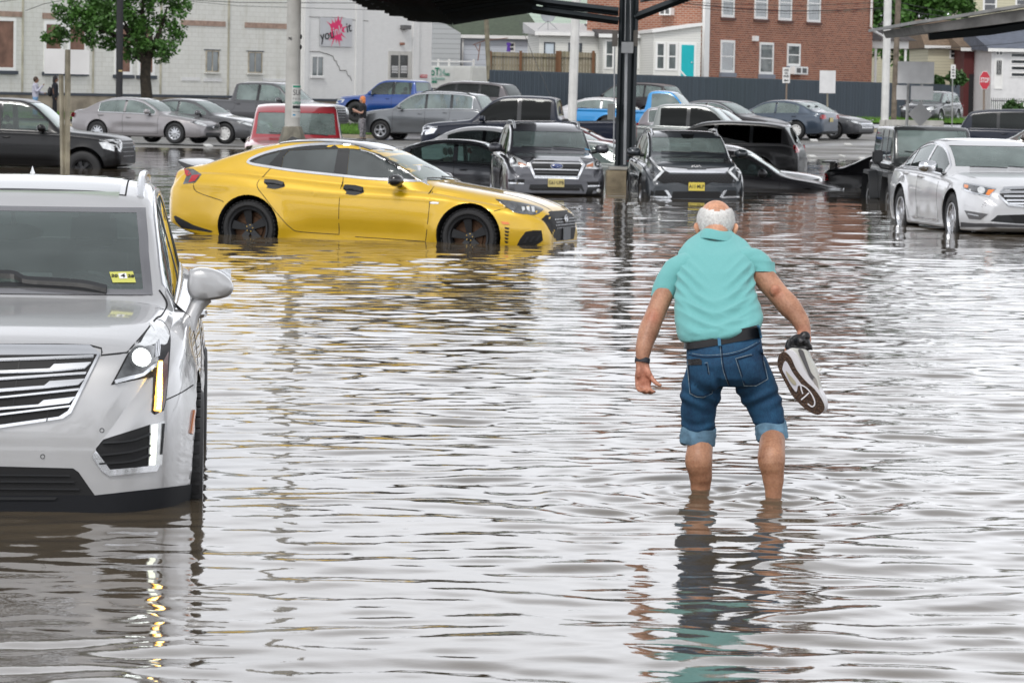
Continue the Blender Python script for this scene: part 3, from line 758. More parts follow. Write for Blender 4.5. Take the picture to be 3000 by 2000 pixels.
SEAM = mat('panel_gap', (.01, .01, .011), .8)
def dress(car, gl, gls=None, trim=None, grille_m=BLACKP, frame=None, plate_f=None, plate_b=None, rails=None, lampm=LAMPG, handle_m=None, seam=SEAM, detail=1, mir=True, low=True,
    tailm=REDL, clad=None, seatcol=None, solid=False, emblem=False, wheels=True, grille=True, wip=False):
 d = car.d; L = d['L']; gls = gls or gl
 ex = []
 if d.get('bed'):
  t0 = d['cab'][3]+.10; mb = MB(); mb.box2((L/2-t0, -(d['w']-.12), d['bot'][2][1]+.40), (-L/2+.07, d['w']-.12, d['H']+.5)); ex.append(mb)
 ws = std_windows(car, d['panes'], gl, gls, solid=solid, rear=d.get('rearglass', True))
 car.body(ws, extra=ex)
 glaze(car)
 car.wheels()
 if d['open'] and not solid: car.seats(seatcol, d.get('seatrows'))
 if trim is not None:
  pa, pb = d['panes'][0][0], d['panes'][-1][1]; pl = side_poly(car, pa, pb, .012, .015, 22)
  nb = len(pl)//2; low_ = pl[:nb]; up = pl[nb:]
  (car.line(pl, 'L', trim, 'window_trim', .018, .006, closed=True, mirror=True, res=.2) if d.get('trimloop', True) else car.line(low_, 'L', trim, 'window_trim', .018, .006, mirror=True, res=.2))
 if len(d['panes']) > 1:   # black centre pillars between the panes
  for (a, b) in zip(d['panes'][:-1], d['panes'][1:]):
   pl = side_poly(car, a[1]-.005, b[0]+.005, .035, .035, 3)
   if len(pl) > 3: car.patch(pl, 'L', GLOSSB, 'door_pillar', off=.004, mirror=True, res=.2)
 if detail:
  hx, hz = d['hx'], d['hz']; zb = .30 if not d.get('bed') else .56
  bx = [d['panes'][0][1]+.04] + ([d['panes'][1][1]+.02] if len(d['panes']) > 1 else [])
  fx = d['panes'][0][0]-.18
  for x in [fx]+bx[:1]: car.line([(x, zb), (x+.01, (zb+car.bz(x))/2), (x, car.bz(x)+.02)], 'L', seam, 'door_gap', .009, .002, mirror=True)
  xr = bx[-1]
  if len(bx) > 1:
   q = d['fx']+d['wb']-d['R']-.10; car.line([(q, zb), (q+.02, zb+.12), (min(xr, q+.28), d['hz'][1]-.18), (xr, car.bz(xr)+.02)], 'L', seam, 'door_gap', .009, .002, mirror=True, smooth=3)
  car.line([(fx, zb), (d['fx']+d['wb']-d['R']-.10, zb)], 'L', seam, 'door_gap', .009, .002, mirror=True)
  for x, z in zip(hx, hz):
   for sd in (1, -1): car.handle(x, z, handle_m or car.paint, sd)
  if clad:
   car.line([(d['fx']+d['R']+.06, d['R']*.62+.03), (d['fx']+d['wb']-d['R']-.06, d['R']*.62+.03)], 'L', clad, 'sill_cladding', .13, .008, mirror=True)
   for wx in (d['fx'], d['fx']+d['wb']):
    arc = [(wx+(d['R']+.085)*math.cos(a), d['R']+(d['R']+.085)*math.sin(a)) for a in np.linspace(-.15, PI+.15, 22)]
    car.line(arc, 'L', clad, 'arch_cladding', .06, .008, mirror=True)
 car.patch(smooth2(d['lamp'], 3), 'F', lampm, 'headlight', off=.006, mirror=True, maxdepth=.5)
 if grille:
  car.patch(d['grille'], 'F', grille_m, 'grille', off=.004)
  z0, z1 = min(p[1] for p in d['grille']), max(p[1] for p in d['grille']); y1 = max(p[0] for p in d['grille'])
  for q in np.linspace(.15, .85, 4): car.line([(-y1*.93, z0+(z1-z0)*q), (y1*.93, z0+(z1-z0)*q)], 'F', frame or SATIN, 'grille_bar', .012, .012)
  if frame: car.line(d['grille'], 'F', frame, 'grille_frame', .035, .016, closed=True)
 if low: car.patch(d['low'], 'F', BLACKP, 'air_intake', off=.004)
 car.patch(d['tail'], 'B', tailm, 'taillight', off=.006, mirror=True, maxdepth=.16)
 if emblem:
  z = (min(p[1] for p in d['grille'])+max(p[1] for p in d['grille']))/2; h = car.surf.bvh.ray_cast(Vector((L/2+3, 0, z)), Vector((-1, 0, 0)), 9)
  mb = MB(); mb.ell((h[0].x+.02, 0, z), (.02, .08, .045)); mb.build('emblem', CHROME, car.root)
 if mir: car.mirrors()
 if rails: car.rails(rails, d['cab'][1]+.15, d['cab'][2]-.05)
 if plate_f is not None: car.plate('F', d['grille'][0][1]-.02, plate_f)
 if plate_b is not None: car.plate('B', min(p[1] for p in d['tail'])-.02, plate_b)
 if wip: car.wipers()
 return car
GL_TEAL = glass('teal_tint', (.42, .55, .52), .10)
GL_DARK = glass('dark_tint', (.04, .045, .05), .02, ior=1.42)
GL_MID = glass('mid_tint', (.20, .25, .25), .10)
GL_WS = glass('windshield', (.52, .62, .59), .36, (.38, .47, .45))

# heading: 0 faces right in the photo, 180 faces left, -90 faces the camera
def far(name, label, cat, sp, pt, px, Y, head, z=None, side=1, t=None, pitch=0, **kw):
 c = Car(name, label, cat, sp, pt, group='vehicles in the flooded car park')
 z = gz(Y) if z is None else z
 c.place(px, Y, head, z, t=t, side=side, pitch=pitch)
 kw.setdefault('gl', GL_WS)
 dress(c, **kw)
 return c
GREY1 = paint('warm_grey', (.28, .265, .27), .6, .38)
CHAR = mat('paint_charcoal', (.035, .037, .042), .34, .2, .5, var=.03)
BLK = paint('black', (.008, .009, .011), .2)
SILV = paint('silver', (.50, .50, .51), .55, .38)
WHT = paint('white', (.74, .74, .74), .0)
NAVY = paint('navy', (.010, .018, .045), .4)
RED = paint('red', (.38, .03, .042), .2)
BLUE = paint('royal_blue', (.002, .045, .24), .15)
CYAN = paint('sky_blue', (.0, .24, .58), .1)
GREY2 = paint('cool_grey', (.16, .17, .18), .6)
GRN = paint('green_grey', (.19, .21, .205), .2)
TEALG = paint('slate_blue', (.045, .065, .095), .5)
MAUV = paint('mauve_grey', (.20, .18, .19), .6)
BROWN = paint('taupe', (.13, .11, .10), .5)
MAROON = paint('maroon', (.10, .008, .015), .4)
# ------------------------------------------------------------------ the vehicles further back
def back_vehicles():
 dk = lambda n, c: mat('paint_'+n, c, .30, .0, .25, var=.03, rvar=.03, spec=.35)
 far('sedan', 'warm grey sedan with ten-spoke wheels parked above the waterline near the maple tree', 'car', spec('sedan', 4.75, 1.46, wheels='ten', roofw=.58), GREY1, 510, 120, -22, z=.05, trim=CHROME, side=-1, emblem=True)
 far('compact_car', 'dark grey compact car with plastic wheel covers, half hidden behind the warm grey sedan', 'car', spec('sedan', 4.6, 1.44, wheels='cover'), paint('dim_grey', (.07, .07, .075), .5), 656, 121, -24, z=.05, side=-1)
 far('pickup_truck', 'dark grey pickup truck behind the red suv and the concrete pole', 'pickup truck', spec('pickup', 5.8, 1.88), paint('dim_grey', (.07, .07, .075), .5), 873, 131, -26, z=.22, side=-1)
 far('red_suv', 'faded red suv with crumpled bonnet corners, facing the camera behind the yellow sedan', 'suv', spec('suv', 4.7, 1.84, .97, roofw=.78, cab=(1.25, 1.95, 4.2, 4.6), beltw=.95, crown=.03, plan=[(0,.90),(.05,.95),(.3,.98),(1.2,1),(3,1),(4.5,.97),(4.7,.9)],
  lamp=[(.56,.84),(.56,1.03),(.92,1.03),(.94,.88),(.90,.82)], grille=[(-.52,.70),(-.52,.98),(.52,.98),(.52,.70)]), RED, 863, 71, -87, z=-.29, side=0, t=0, wip=True, mir=False, lampm=mat('fogged_lamp', (.55, .52, .42), .3))
 far('pickup_truck', 'royal blue pickup truck facing left in front of the white brick building', 'pickup truck', spec('pickup', 5.4, 1.72, .95), BLUE, 1040, 149, 155, z=.60, side=1, gls=GL_TEAL)
 far('suv', 'grey three-row suv facing left with passengers at its open rear window', 'suv', spec('suv', 5.0, 1.82, .97), GREY2, 1113, 137, 160, z=.06, side=1, rails=BLACKP, trim=CHROME)
 far('large_suv', 'brown-grey large suv parked between the white service van and the dark fence', 'suv', spec('suv', 5.3, 1.90, 1.0), paint('dusk_brown', (.10, .09, .095), .5), 1485, 150, 157, z=.42, gls=GL_DARK, side=1, t=5.2)
 far('pickup_truck', 'navy crew-cab pickup truck with chrome mirrors and blacked-out windows, facing left', 'pickup truck', spec('pickup', 5.9, 1.98, 1.02), dk('deep_navy', (.004, .008, .022)), 1335, 105, 173, z=-.20, gls=GL_BLACK, gl=GL_BLACK, side=1, lampm=CHROME, grille_m=CHROME)
 far('white_car', 'white hatchback whose roof and dark quarter glass show behind the clear-windowed sedan', 'car', spec('sedan', 4.6, 1.52, .92, cab=(1.5, 2.4, 3.7, 4.5)), WHT, 1200, 92, -12, z=-.50, side=-1, gls=GL_MID, t=4.5)
 far('sedan', 'dark grey sedan with clear windows and pale seats, behind the yellow sedan', 'car', spec('sedan', 4.85, 1.42, roofw=.58), paint('blue_grey', (.075, .08, .09), .5), 1590, 79, -8, z=-.58, side=-1, gls=GL_TEAL, trim=CHROME, seatcol=mat('cream_leather', (.42, .38, .32), .6))
 far('maroon_car', 'maroon car whose roof shows between the white hatchback and the navy pickup truck', 'car', spec('sedan', 4.7, 1.46), MAROON, 1420, 100, 172, z=-.38, side=1, gls=GL_DARK, trim=CHROME, t=1.2)
 far('sedan', 'grey-green sedan sunk between the graphite suv and the steel column', 'car', spec('sedan', 4.8, 1.44), GRN, 1935, 84, -14, z=-.63, side=-1)
 far('sedan', 'black sedan with one headlight showing between the steel column and the dark grey crossover', 'car', spec('sedan', 4.8, 1.44), dk('jet', (.005, .005, .006)), 1885, 90, -20, z=-.42, side=-1, t=.2)
 far('suv', 'black suv facing left with dark glass and red tail lamp, above the sunken grey car', 'suv', spec('suv', 4.65, 1.64), dk('jet', (.005, .005, .006)), 2320, 94, 168, z=-.39, side=1, gls=GL_BLACK, gl=GL_BLACK, t=4.5)
 v = far('white_car', 'white-bonneted suv with black roof and windows behind the sunken grey car', 'suv', spec('suv', 4.6, 1.60, .9), WHT, 2298, 85, -10, z=-.83, side=-1, gls=GL_BLACK, gl=GL_BLACK, t=.9)
 v.patch([(2.1, -.6), (2.1, .6), (4.0, .6), (4.0, -.6)], 'T', GLOSSB, 'black_roof', off=.004, res=.3)
 far('hatchback', 'dark grey car sunk to its headlights, right of the dark grey crossover', 'car', spec('sedan', 4.6, 1.46), dk('grey_brown', (.03, .029, .032)), 2357, 76.4, -8, z=-.70, side=-1, pitch=1.0, gls=GL_MID, t=.93)
 far('pickup_truck', 'matte green-grey pickup truck facing right behind the steel column', 'pickup truck', spec('pickup', 5.4, 1.85, .94), GRN, 2172, 107, -12, z=-.22, side=-1, gls=GL_BLACK)
 far('crossover', 'mauve-grey crossover with a chrome window line, behind the green-grey pickup truck', 'suv', spec('suv', 4.7, 1.62), MAUV, 1850, 118, -14, z=-.06, side=-1, trim=CHROME, t=4.7)
 far('pickup_truck', 'old bright blue pickup truck with a long bed, behind the steel column', 'pickup truck', spec('pickup', 5.3, 1.78, .96, cab=(1.35, 1.95, 2.72, 2.86), beltw=.95, roofw=.72, fx=.9, wb=3.2,
  top=[(0,.74),(.02,.86),(.08,.98),(.25,1.02),(1.2,1.10),(1.35,1.12),(1.6,1.42),(1.82,1.66),(2.05,1.76),(2.4,1.78),(2.65,1.75),(2.74,1.68),(2.86,1.16),(2.9,1.12),(5.0,1.14),(5.25,1.14),(5.3,1.0)],
  belt=[(0,.70),(.08,.9),(.5,.98),(1.4,1.04),(2.8,1.06),(5.2,1.10),(5.3,.95)], panes=((1.58, 2.62),), seatrows=[2.5]), CYAN, 2047, 129, -14, z=.26, side=-1)
 far('sedan', 'silver sedan mostly hidden behind the white light pole', 'car', spec('sedan', 4.8, 1.44), SILV, 1610, 138, -15, z=.33, side=-1, t=4.7)
 far('sedan', 'black sedan with a chrome grille facing right, in front of the dark fence', 'car', spec('sedan', 4.85, 1.46), dk('brown_black', (.02, .017, .019)), 2240, 134, -32, z=.27, side=-1, trim=CHROME, frame=CHROME, t=.3)
 far('suv', 'brown-black suv seen from behind against the dark fence, above the bright blue cab', 'suv', spec('suv', 4.8, 1.74), dk('brown_black', (.02, .017, .019)), 1955, 157, 150, z=.66, side=1, t=4.75, plate_b='')
 far('sedan', 'slate blue sedan seen from its rear corner, parked on the dry asphalt', 'car', spec('sedan', 4.65, 1.45, wheels='cover', rimmat=WHITEP), TEALG, 2330, 139, 152, z=.34, side=1, t=3.63, plate_b='')
 far('sedan', 'dark grey sedan with a wide chrome lip, nose just beyond the slate blue sedan', 'car', spec('sedan', 4.9, 1.44, wheels='five'), CHAR, 2440, 141, -32, z=.36, side=-1, frame=CHROME)
 far('suv', 'small dark grey suv behind the blank road signs, facing left', 'suv', spec('suv', 4.65, 1.60), paint('smoke', (.05, .05, .055), .5), 2757, 177, -114, z=.74, side=1)
 far('suv', 'navy suv seen from behind at the right edge, with tall tail lamps', 'suv', spec('suv', 4.65, 1.68), dk('deep_navy', (.004, .008, .022)), 2800, 108, -8, z=-.03, side=-1, t=4.6, gls=GL_DARK, )
 far('car', 'taupe car cut by the right edge, its bonnet behind the silver sedan', 'car', spec('sedan', 4.8, 1.46), BROWN, 2945, 90, 170, z=.0, side=1, t=1.45)
 v = far('coupe', 'black coupe with a tall rear spoiler sunk to its door handles, left of the off-roader', 'car', spec('sedan', 4.7, 1.45, cab=(1.6, 2.6, 3.2, 4.25)), dk('jet', (.005, .005, .006)), 2412, 78, -8, z=-.64, side=-1, t=4.65, gls=GL_BLACK, gl=GL_BLACK)
 mb = MB(); mb.box((-2.22, 0, 1.16), (.30, 1.5, .035)); mb.box((-2.16, .6, 1.08), (.10, .04, .18)); mb.box((-2.16, -.6, 1.08), (.10, .04, .18)); mb.build('rear_spoiler', v.paint, v.root, bevel=.01)
 far('pickup_truck', 'black pickup truck standing in the water at the left edge, facing right', 'pickup truck', spec('pickup', 5.9, 1.97, 1.02, fx=.84, rimmat=mat('dark_rim', (.03, .03, .032), .3, .6)), dk('jet', (.005, .005, .006)), 240, 83.5, -5, z=-.44, side=-1, gls=GL_TEAL, gl=GL_WS)
GL_BLACK = glass('black_tint', (.01, .01, .012), .0, ior=1.36)
# ------------------------------------------------------------------ the near vehicles, features laid on the bodies
def zc(ox, oy, k, pts): return [(ox+p[0]*k, oy+p[1]*k)+tuple(p[2:]) for p in pts]
YEL = paint('yellow', (.68, .42, .006), .25, .34)
PEARL = paint('pearl_silver', (.50, .50, .505), .45, .34)
SIL2 = paint('bright_silver', (.62, .625, .64), .3, .35)
SUBG = paint('graphite', (.095, .097, .112), .4, .34)
KIAG = paint('gravity_grey', (.035, .042, .050), .3, .32)
LEDW = mat('led_white', (.9, .95, 1), .2, emit=(.92, 1.0, .95), estr=3.5)
LEDD = mat('led_daylight', (.9, .95, .85), .2, emit=(.95, 1.0, .80), estr=1.6)
LEDA = mat('led_amber', (1, .45, .05), .2, emit=(1, .50, .08), estr=4.5)
LEDY = mat('led_amber_core', (1, .85, .4), .2, emit=(1, .80, .30), estr=7)
LENS_R = mat('smoked_red_lens', (.07, .02, .018), .1, coat=1)
FRIT = mat('glass_frit', (.10, .10, .11), .12, coat=1.0)
DEEP = mat('deep_black', (.004, .004, .005), .6)

def cream_suv():
 k = .3827
 D = lambda p: zc(0, 950, k, p); E = lambda p: zc(0, 450, .38265, p)
 sp = dict(L=4.82, H=1.64, w=.902, R=.375, fx=.93, wb=2.86, cab=(1.25, 2.08, 4.1, 4.55), roofw=.655, tw=.235, wheels='multi', rimmat=CHROME, Ra=.43, flare=.02, crown=.025, poke=.025,
   top=[(0,.62),(.02,.76),(.06,.87),(.12,.945),(.2,.985),(.6,1.045),(1.1,1.09),(1.25,1.11),(1.65,1.33),(2.0,1.50),(2.25,1.575),(2.8,1.63),(3.4,1.62),(4.0,1.56),(4.2,1.52),(4.45,1.34),(4.62,1.12),(4.76,1.0),(4.82,.8)],
   belt=[(0,.55),(.06,.72),(.3,.90),(1.2,1.035),(4.2,1.13),(4.6,1.05),(4.82,.74)],
   bot=[(0,.19),(.15,.18),(.5,.18),(4.3,.24),(4.7,.3),(4.82,.4)],
   plan=[(0,.60),(.04,.73),(.10,.82),(.2,.885),(.4,.945),(.7,.975),(1.3,.99),(2.5,1.0),(4,.98),(4.5,.93),(4.75,.86),(4.82,.74)])
 c = Car('luxury_suv', 'pearl silver luxury suv with lit headlamp and flashing amber indicator, nearest the camera', 'suv', sp, PEARL, interior=mat('suv_cabin_grey', (.12, .13, .13), .8))
 c.place(-54, 15.8, -85.6, -.27, t=0, side=0)
 ws = [dict(view='S', poly=side_poly(c, 1.55, 2.52), m=GL_MID), dict(view='S', poly=side_poly(c, 2.60, 3.42), m=GL_MID), dict(view='S', poly=side_poly(c, 3.52, 4.20), m=GL_DARK)]
 wf = front_poly(c, 'F', zlo=.012, zhi=.03, mg=.035)
 inner = [(y*.935, .5*(1.13+1.50)+(z-.5*(1.13+1.50))*.88) for y, z in wf]
 ws.append(dict(view='F', poly=inner, m=GL_TEAL)); ws.append(dict(view='B', poly=front_poly(c, 'B'), m=GL_WS2))
 c.body(ws)
 for w_ in ws:
  if w_['view'] == 'S': c.patch(w_['poly'], 'L', w_['m'], 'side_window', off=-.004, mirror=True, rim=False)
  elif w_['view'] == 'B': c.patch(w_['poly'], 'B', w_['m'], 'rear_window', off=-.004, rim=False)
 c.patch(wf, 'F', FRIT, 'windshield_border', off=.004, rim=False, holes=(inner,))
 c.patch(inner, 'F', GL_WS2, 'windshield', off=.003, rim=False, res=.04)
 c.wheels()
 c.seats(mat('suv_leather', (.13, .14, .14), .6), rows=[2.75])
 mb = MB(); mb.box((4.82/2-3.6, 0, .92), (.5, 1.3, .36)); mb.build('rear_bench', mat('suv_leather', (.13, .14, .14), .6), c.root, bevel=.06)
 mb = MB(); mb.tube([(4.82/2-2.15, 0, 1.47), (4.82/2-2.2, 0, 1.40)], .012); mb.ell((4.82/2-2.22, 0, 1.37), (.03, .14, .045)); mb.build('rear_view_mirror', BLACKP, c.root)
 L = 4.82
 mb = MB(); mb.box((L/2-3.0, 0, 1.56), (1.6, 1.0, .02)); mb.build('headliner', mat('pale_headliner', (.42, .48, .42), .8), c.root)
 # grille: chrome surround, dark field, blades
 half = lambda pts, m, nm, **kw: c.patch(pts, 'C', m, nm, mirror=True, **kw)
 g_in = [(-56, 1046), (283, 1044), (199, 1203), (172, 1220), (-56, 1252)]
 half([(-56, 1014), (262, 1016), (293, 1040), (208, 1210), (184, 1226), (-56, 1262)], CHROME, 'grille_surround', off=.012, holes=(), res=.04)
 half(g_in, DEEP, 'grille', off=.016, res=.04)
 B = lambda pts, nm='grille_blade', m=CHROME, off=.028: half(D(pts), m, nm, off=off, res=.04)
 B([(-145, 268), (0, 284), (715, 262), (712, 272), (0, 296), (-145, 300)])
 B([(415, 325), (695, 312), (650, 350), (380, 375), (-145, 392), (-145, 376), (380, 355)])
 B([(-145, 430), (660, 380), (655, 390), (60, 432), (-145, 445)])
 B([(380, 448), (645, 430), (600, 470), (350, 497), (-145, 532), (-145, 512), (340, 480)])
 B([(-145, 568), (605, 500), (600, 512), (60, 562), (-145, 582)])
 B([(335, 583), (578, 558), (530, 605), (300, 632), (-145, 668), (-145, 650), (295, 615)])
 B([(-145, 702), (540, 620), (535, 634), (40, 695), (-145, 716)])
 for q in (150, 425): B([(q, 262), (q+8, 262), (q-62, 740), (q-70, 740)], nm='grille_rib', m=BLACKP, off=.02)
 # headlamp
 hl = [(457,936,1),(476,942),(492,964),(499,990),(497,1040),(486,1160),(478,1202,1),(453,1214,1),(444,1206,1),(449,1103,1),(325,1127,1),(345,1090),(373,1038),(387,1027),(425,975)]
 hs_ = smooth2(hl, 4)
 half(hs_, DEEP, 'headlight', off=.004, res=.03)
 half(strip(smooth2([(440, 948), (455, 975), (430, 1005), (395, 1020)], 3, False), 10), LAMPG, 'lamp_blade', off=.012, res=.03)
 half(smooth2([(457,942,1),(474,948),(488,968),(493,992),(486,1010),(470,1010),(455,1010),(430,1015),(405,1022),(428,978)], 3), LAMPG, 'lamp_reflector', off=.010, res=.03)
 half(smooth2([(333,1122,1),(378,1040,1),(400,1028),(440,1018),(452,1030),(456,1060),(448,1075),(438,1088),(410,1096,1)], 3), LAMPD, 'lamp_housing', off=.014, res=.03)
 half(strip([(336, 1120), (412, 1098), (438, 1077), (456, 1072)], 9), CHROME, 'lamp_chrome_strip', off=.018, res=.03)
 half([(407+24*math.cos(a), 1053+23*math.sin(a)) for a in np.linspace(0, 2*PI, 22)[:-1]], LEDW, 'projector_lens', off=.020, res=.02)
 half([(407+33*math.cos(a), 1053+32*math.sin(a)) for a in np.linspace(0, 2*PI, 22)[:-1]], LAMPD, 'projector_ring', off=.017, res=.02)
 half([(478, 1060), (492, 1035), (483, 1160), (473, 1200), (452, 1210), (462, 1120), (466, 1064)], LENS_R, 'smoked_lens', off=.010, res=.03)
 for q in (1, 2, 3): half(strip([(441+q*5, 1050-q), (445+q*5, 1020-q*6)], 2.2), CHROME, 'lamp_rib', off=.02, res=.03)
 half([(462,1064),(473,1064),(472,1120),(465,1206),(449,1202),(455,1140)], LEDA, 'indicator', off=.014, res=.03)
 for i in range(11):
  y = 1075+i*12; x = 468-i*1.05; half([(x-4.5, y-4), (x+4.5, y-4), (x+4, y+4), (x-5, y+4)], LEDY, 'indicator_led', off=.020, res=.03)
 # fog recess, daylight lamp
 half([(281,1313),(302,1287),(440,1243),(432,1371),(323,1377),(281,1321)], DEEP, 'fog_recess', off=.004, res=.03)
 for y0, y1, y2 in ((1297, 1290, 1270), (1332, 1322, 1304), (1357, 1350, 1331)): half(strip(smooth2([(300-(y0-1297)*.15, y0), (380, y1), (435, y2)], 4, False), 5), BLACKP, 'recess_fin', off=.02, res=.03)
 half([(270,1336),(281,1319),(323,1375),(463,1362),(455,1379),(320,1393),(295,1375)], CHROME, 'recess_trim', off=.012, res=.03)
 half([(438,1243),(476,1233),(468.5,1361),(432,1363)], LAMPG, 'fog_lamp_housing', off=.012, res=.03)
 half([(441,1246),(454,1243),(447,1359),(434,1361)], LEDD, 'daylight_strip', off=.020, res=.03)
 half([(470,1240),(474,1240),(467,1330),(463,1330)], BLACKP, 'daylight_edge', off=.018, res=.03)
 # bumper openings
 half([(-56,1364),(214,1371),(230,1382),(279,1452),(-56,1452)], DEEP, 'lower_grille', off=.004, res=.03)
 for y in (1390, 1409, 1430): half(strip([(-56, y), (205+(y-1390)*.7, y+2)], 4), BLACKP, 'lower_grille_bar', off=.014, res=.03)
 half([(-56,1450),(277,1450),(541,1421),(558,1417),(556,1528),(538,1531),(383,1545),(-56,1550)], mat('valance', (.010, .011, .014), .7, spec=.3), 'bumper_valance', off=.006, res=.03)
 half([(-56,1455),(168,1455),(160,1463),(-56,1463)], BLACKP, 'skid_trim', off=.012, res=.03)
 ln = lambda pts, w=.005, m=SEAM, nm='panel_gap', off=.002: c.line(pts, 'C', m, nm, w, off, mirror=True, smooth=3, res=.04)
 ln([(-56, 1010, 1), (264, 1012), (296, 1041, 1), (372, 1033, 1), (425, 973), (457, 933), (472, 925), (488, 899), (485, 878), (466, 850)], .007)
 ln([(486, 1171), (530, 1150), (566, 1127)])
 ln([(560, 1130), (572, 1060), (585, 990), (560, 930)], .004) if False else None
 c.patch([(566,1200),(569,1202),(561,1272),(556,1268)], 'C', AMBER, 'side_marker', off=.008, mirror=True, res=.03)
 for (x, y) in ((298.5, 1260), (125, 1336.5)):
  cc = [(x+7*math.cos(a), y+7*math.sin(a)) for a in np.linspace(0, 2*PI, 15)[:-1]]; ci = [(x+5.4*math.cos(a), y+5.4*math.sin(a)) for a in np.linspace(0, 2*PI, 15)[:-1]]
  c.patch(cc, 'C', SEAM, 'parking_sensor', off=.003, mirror=True, res=.02, holes=(ci,))
 # inspection sticker
 st = c.patch([(320,800),(389,798),(398,831),(330,831)], 'C', mat('sticker_yellow', (.55, .55, .12), .5), 'inspection_sticker', off=.007, rim=False)[0]
 c.patch([(346,805),(369,804),(373,820),(350,821)], 'C', WHITEP, 'sticker_field', off=.009, rim=False, parent=st)
 for s_, x, y, h in (('20', 335, 813, .024), ('4', 360, 813, .032), ('28', 383, 814, .024)):
  h0 = c.surf.bvh.ray_cast(c.Mi @ CAMO, ((c.Mi @ P(x, y, 30))-(c.Mi @ CAMO)).normalized(), 60)
  nrm = c.surf.normal(h0[0], h0[2]); o = link('sticker_digit', text_mesh(s_, h*1.25, .0005, bold=.0008), INK, st)
  zax = nrm; xax = Vector((0, 1, 0)); xax = (xax-zax*xax.dot(zax)).normalized(); yax = zax.cross(xax)
  o.matrix_local = Matrix.Translation(h0[0]+nrm*.011) @ Matrix((xax, yax, zax)).transposed().to_4x4()
 # wiper arm across the cowl
 pts = [(-60, 812), (30, 812), (55, 820), (80, 830), (180, 836), (250, 842), (312, 857)]
 c.patch(strip(smooth2(pts, 3, False), 11), 'C', BLACKP, 'wiper', off=.03, mirror=False, res=.04)
 c.patch(strip(smooth2([(-30, 838), (60, 838), (200, 846), (310, 858)], 3, False), 13), 'C', BLACKP, 'cowl', off=.008, mirror=True, res=.04)
 # roof: sunroof, rails, fin
 c.patch([(2.25, -.50), (2.25, .50), (3.1, .50), (3.1, -.50)], 'T', mat('sunroof_glass', (.02, .03, .03), .04, coat=1), 'sunroof', off=.004, res=.1)
 c.line([(2.22, -.53), (2.22, .53), (3.15, .53), (3.15, -.53)], 'T', SEAM, 'sunroof_gap', .012, .003, closed=True, res=.1)
 c.rails(CHROME, 2.25, 4.1, y=.60, h=.04, r=.02)
 mb = MB(); mb.add([(L/2-3.75, 0, 1.59), (L/2-3.9, .025, 1.58), (L/2-3.9, -.025, 1.58), (L/2-3.87, 0, 1.655)], [(0, 1, 2), (0, 3, 1), (1, 3, 2), (2, 3, 0)]); mb.build('antenna_fin', c.paint, c.root)
 # door furniture
 for x in (1.52, 2.56, 3.46): c.line([(x, .34), (x+.02, .8), (x-.02, 1.09)], 'L', SEAM, 'door_gap', .007, .002, mirror=True)
 for x, z in ((2.42, .98), (3.32, 1.02)):
  for sd in (1, -1): c.handle(x, z, CHROME, sd, w=.2, h=.04)
 c.line(side_poly(c, 1.5, 4.25, .01, .012, 24), 'L', CHROME, 'window_trim', .016, .006, closed=True, mirror=True, res=.15)
 # mirrors: shield-shaped shell on a sloping stalk
 for sd in (1, -1):
  o = sd; mb = MB(); n = 20; pr = [(-.10, .93), (-.095, .985), (-.03, 1.0), (.055, 1.0), (.082, .95), (.096, .80), (.10, .45)]
  shp = [(-.95, .55), (-.90, .80), (-.5, 1.0), (.1, .92), (.6, .62), (.92, .20), (1.0, -.15), (.93, -.45), (.7, -.72), (.2, -.88), (-.3, -.95), (-.8, -.80), (-.97, -.4), (-1, .1)]
  shp = smooth2(shp, 2); n = len(shp); cx = Vector((L/2-1.60, sd*.945, 1.165)); vs = []
  for dx, r in pr:
   for (a, b) in shp: vs.append(cx+Vector((dx+ .02*a*0, sd*a*.108*r, b*.078*r)))
  fs = [(i*n+q, i*n+(q+1) % n, (i+1)*n+(q+1) % n, (i+1)*n+q) for i in range(len(pr)-1) for q in range(n)]+[tuple(range(n)), tuple(reversed(range((len(pr)-1)*n, len(pr)*n)))]
  mb.add(vs, fs); mo = mb.build('mirror', c.paint, c.root, ang=42)
  mb = MB(); mb.tube([(L/2-1.58, sd*.915, 1.11), (L/2-1.57, sd*.885, 1.07), (L/2-1.55, sd*.86, 1.02), (L/2-1.54, sd*.84, .96)], [.045, .038, .034, .042], 12); mb.build('mirror_arm', c.paint, mo, ang=60)
  mb = MB(); mb.box((L/2-1.705, sd*.945, 1.165), (.006, .19, .13)); mb.build('mirror_glass', CHROME, mo)
 return c
GL_WS2 = glass('near_windshield', (.66, .78, .74), .16, (.34, .42, .41))

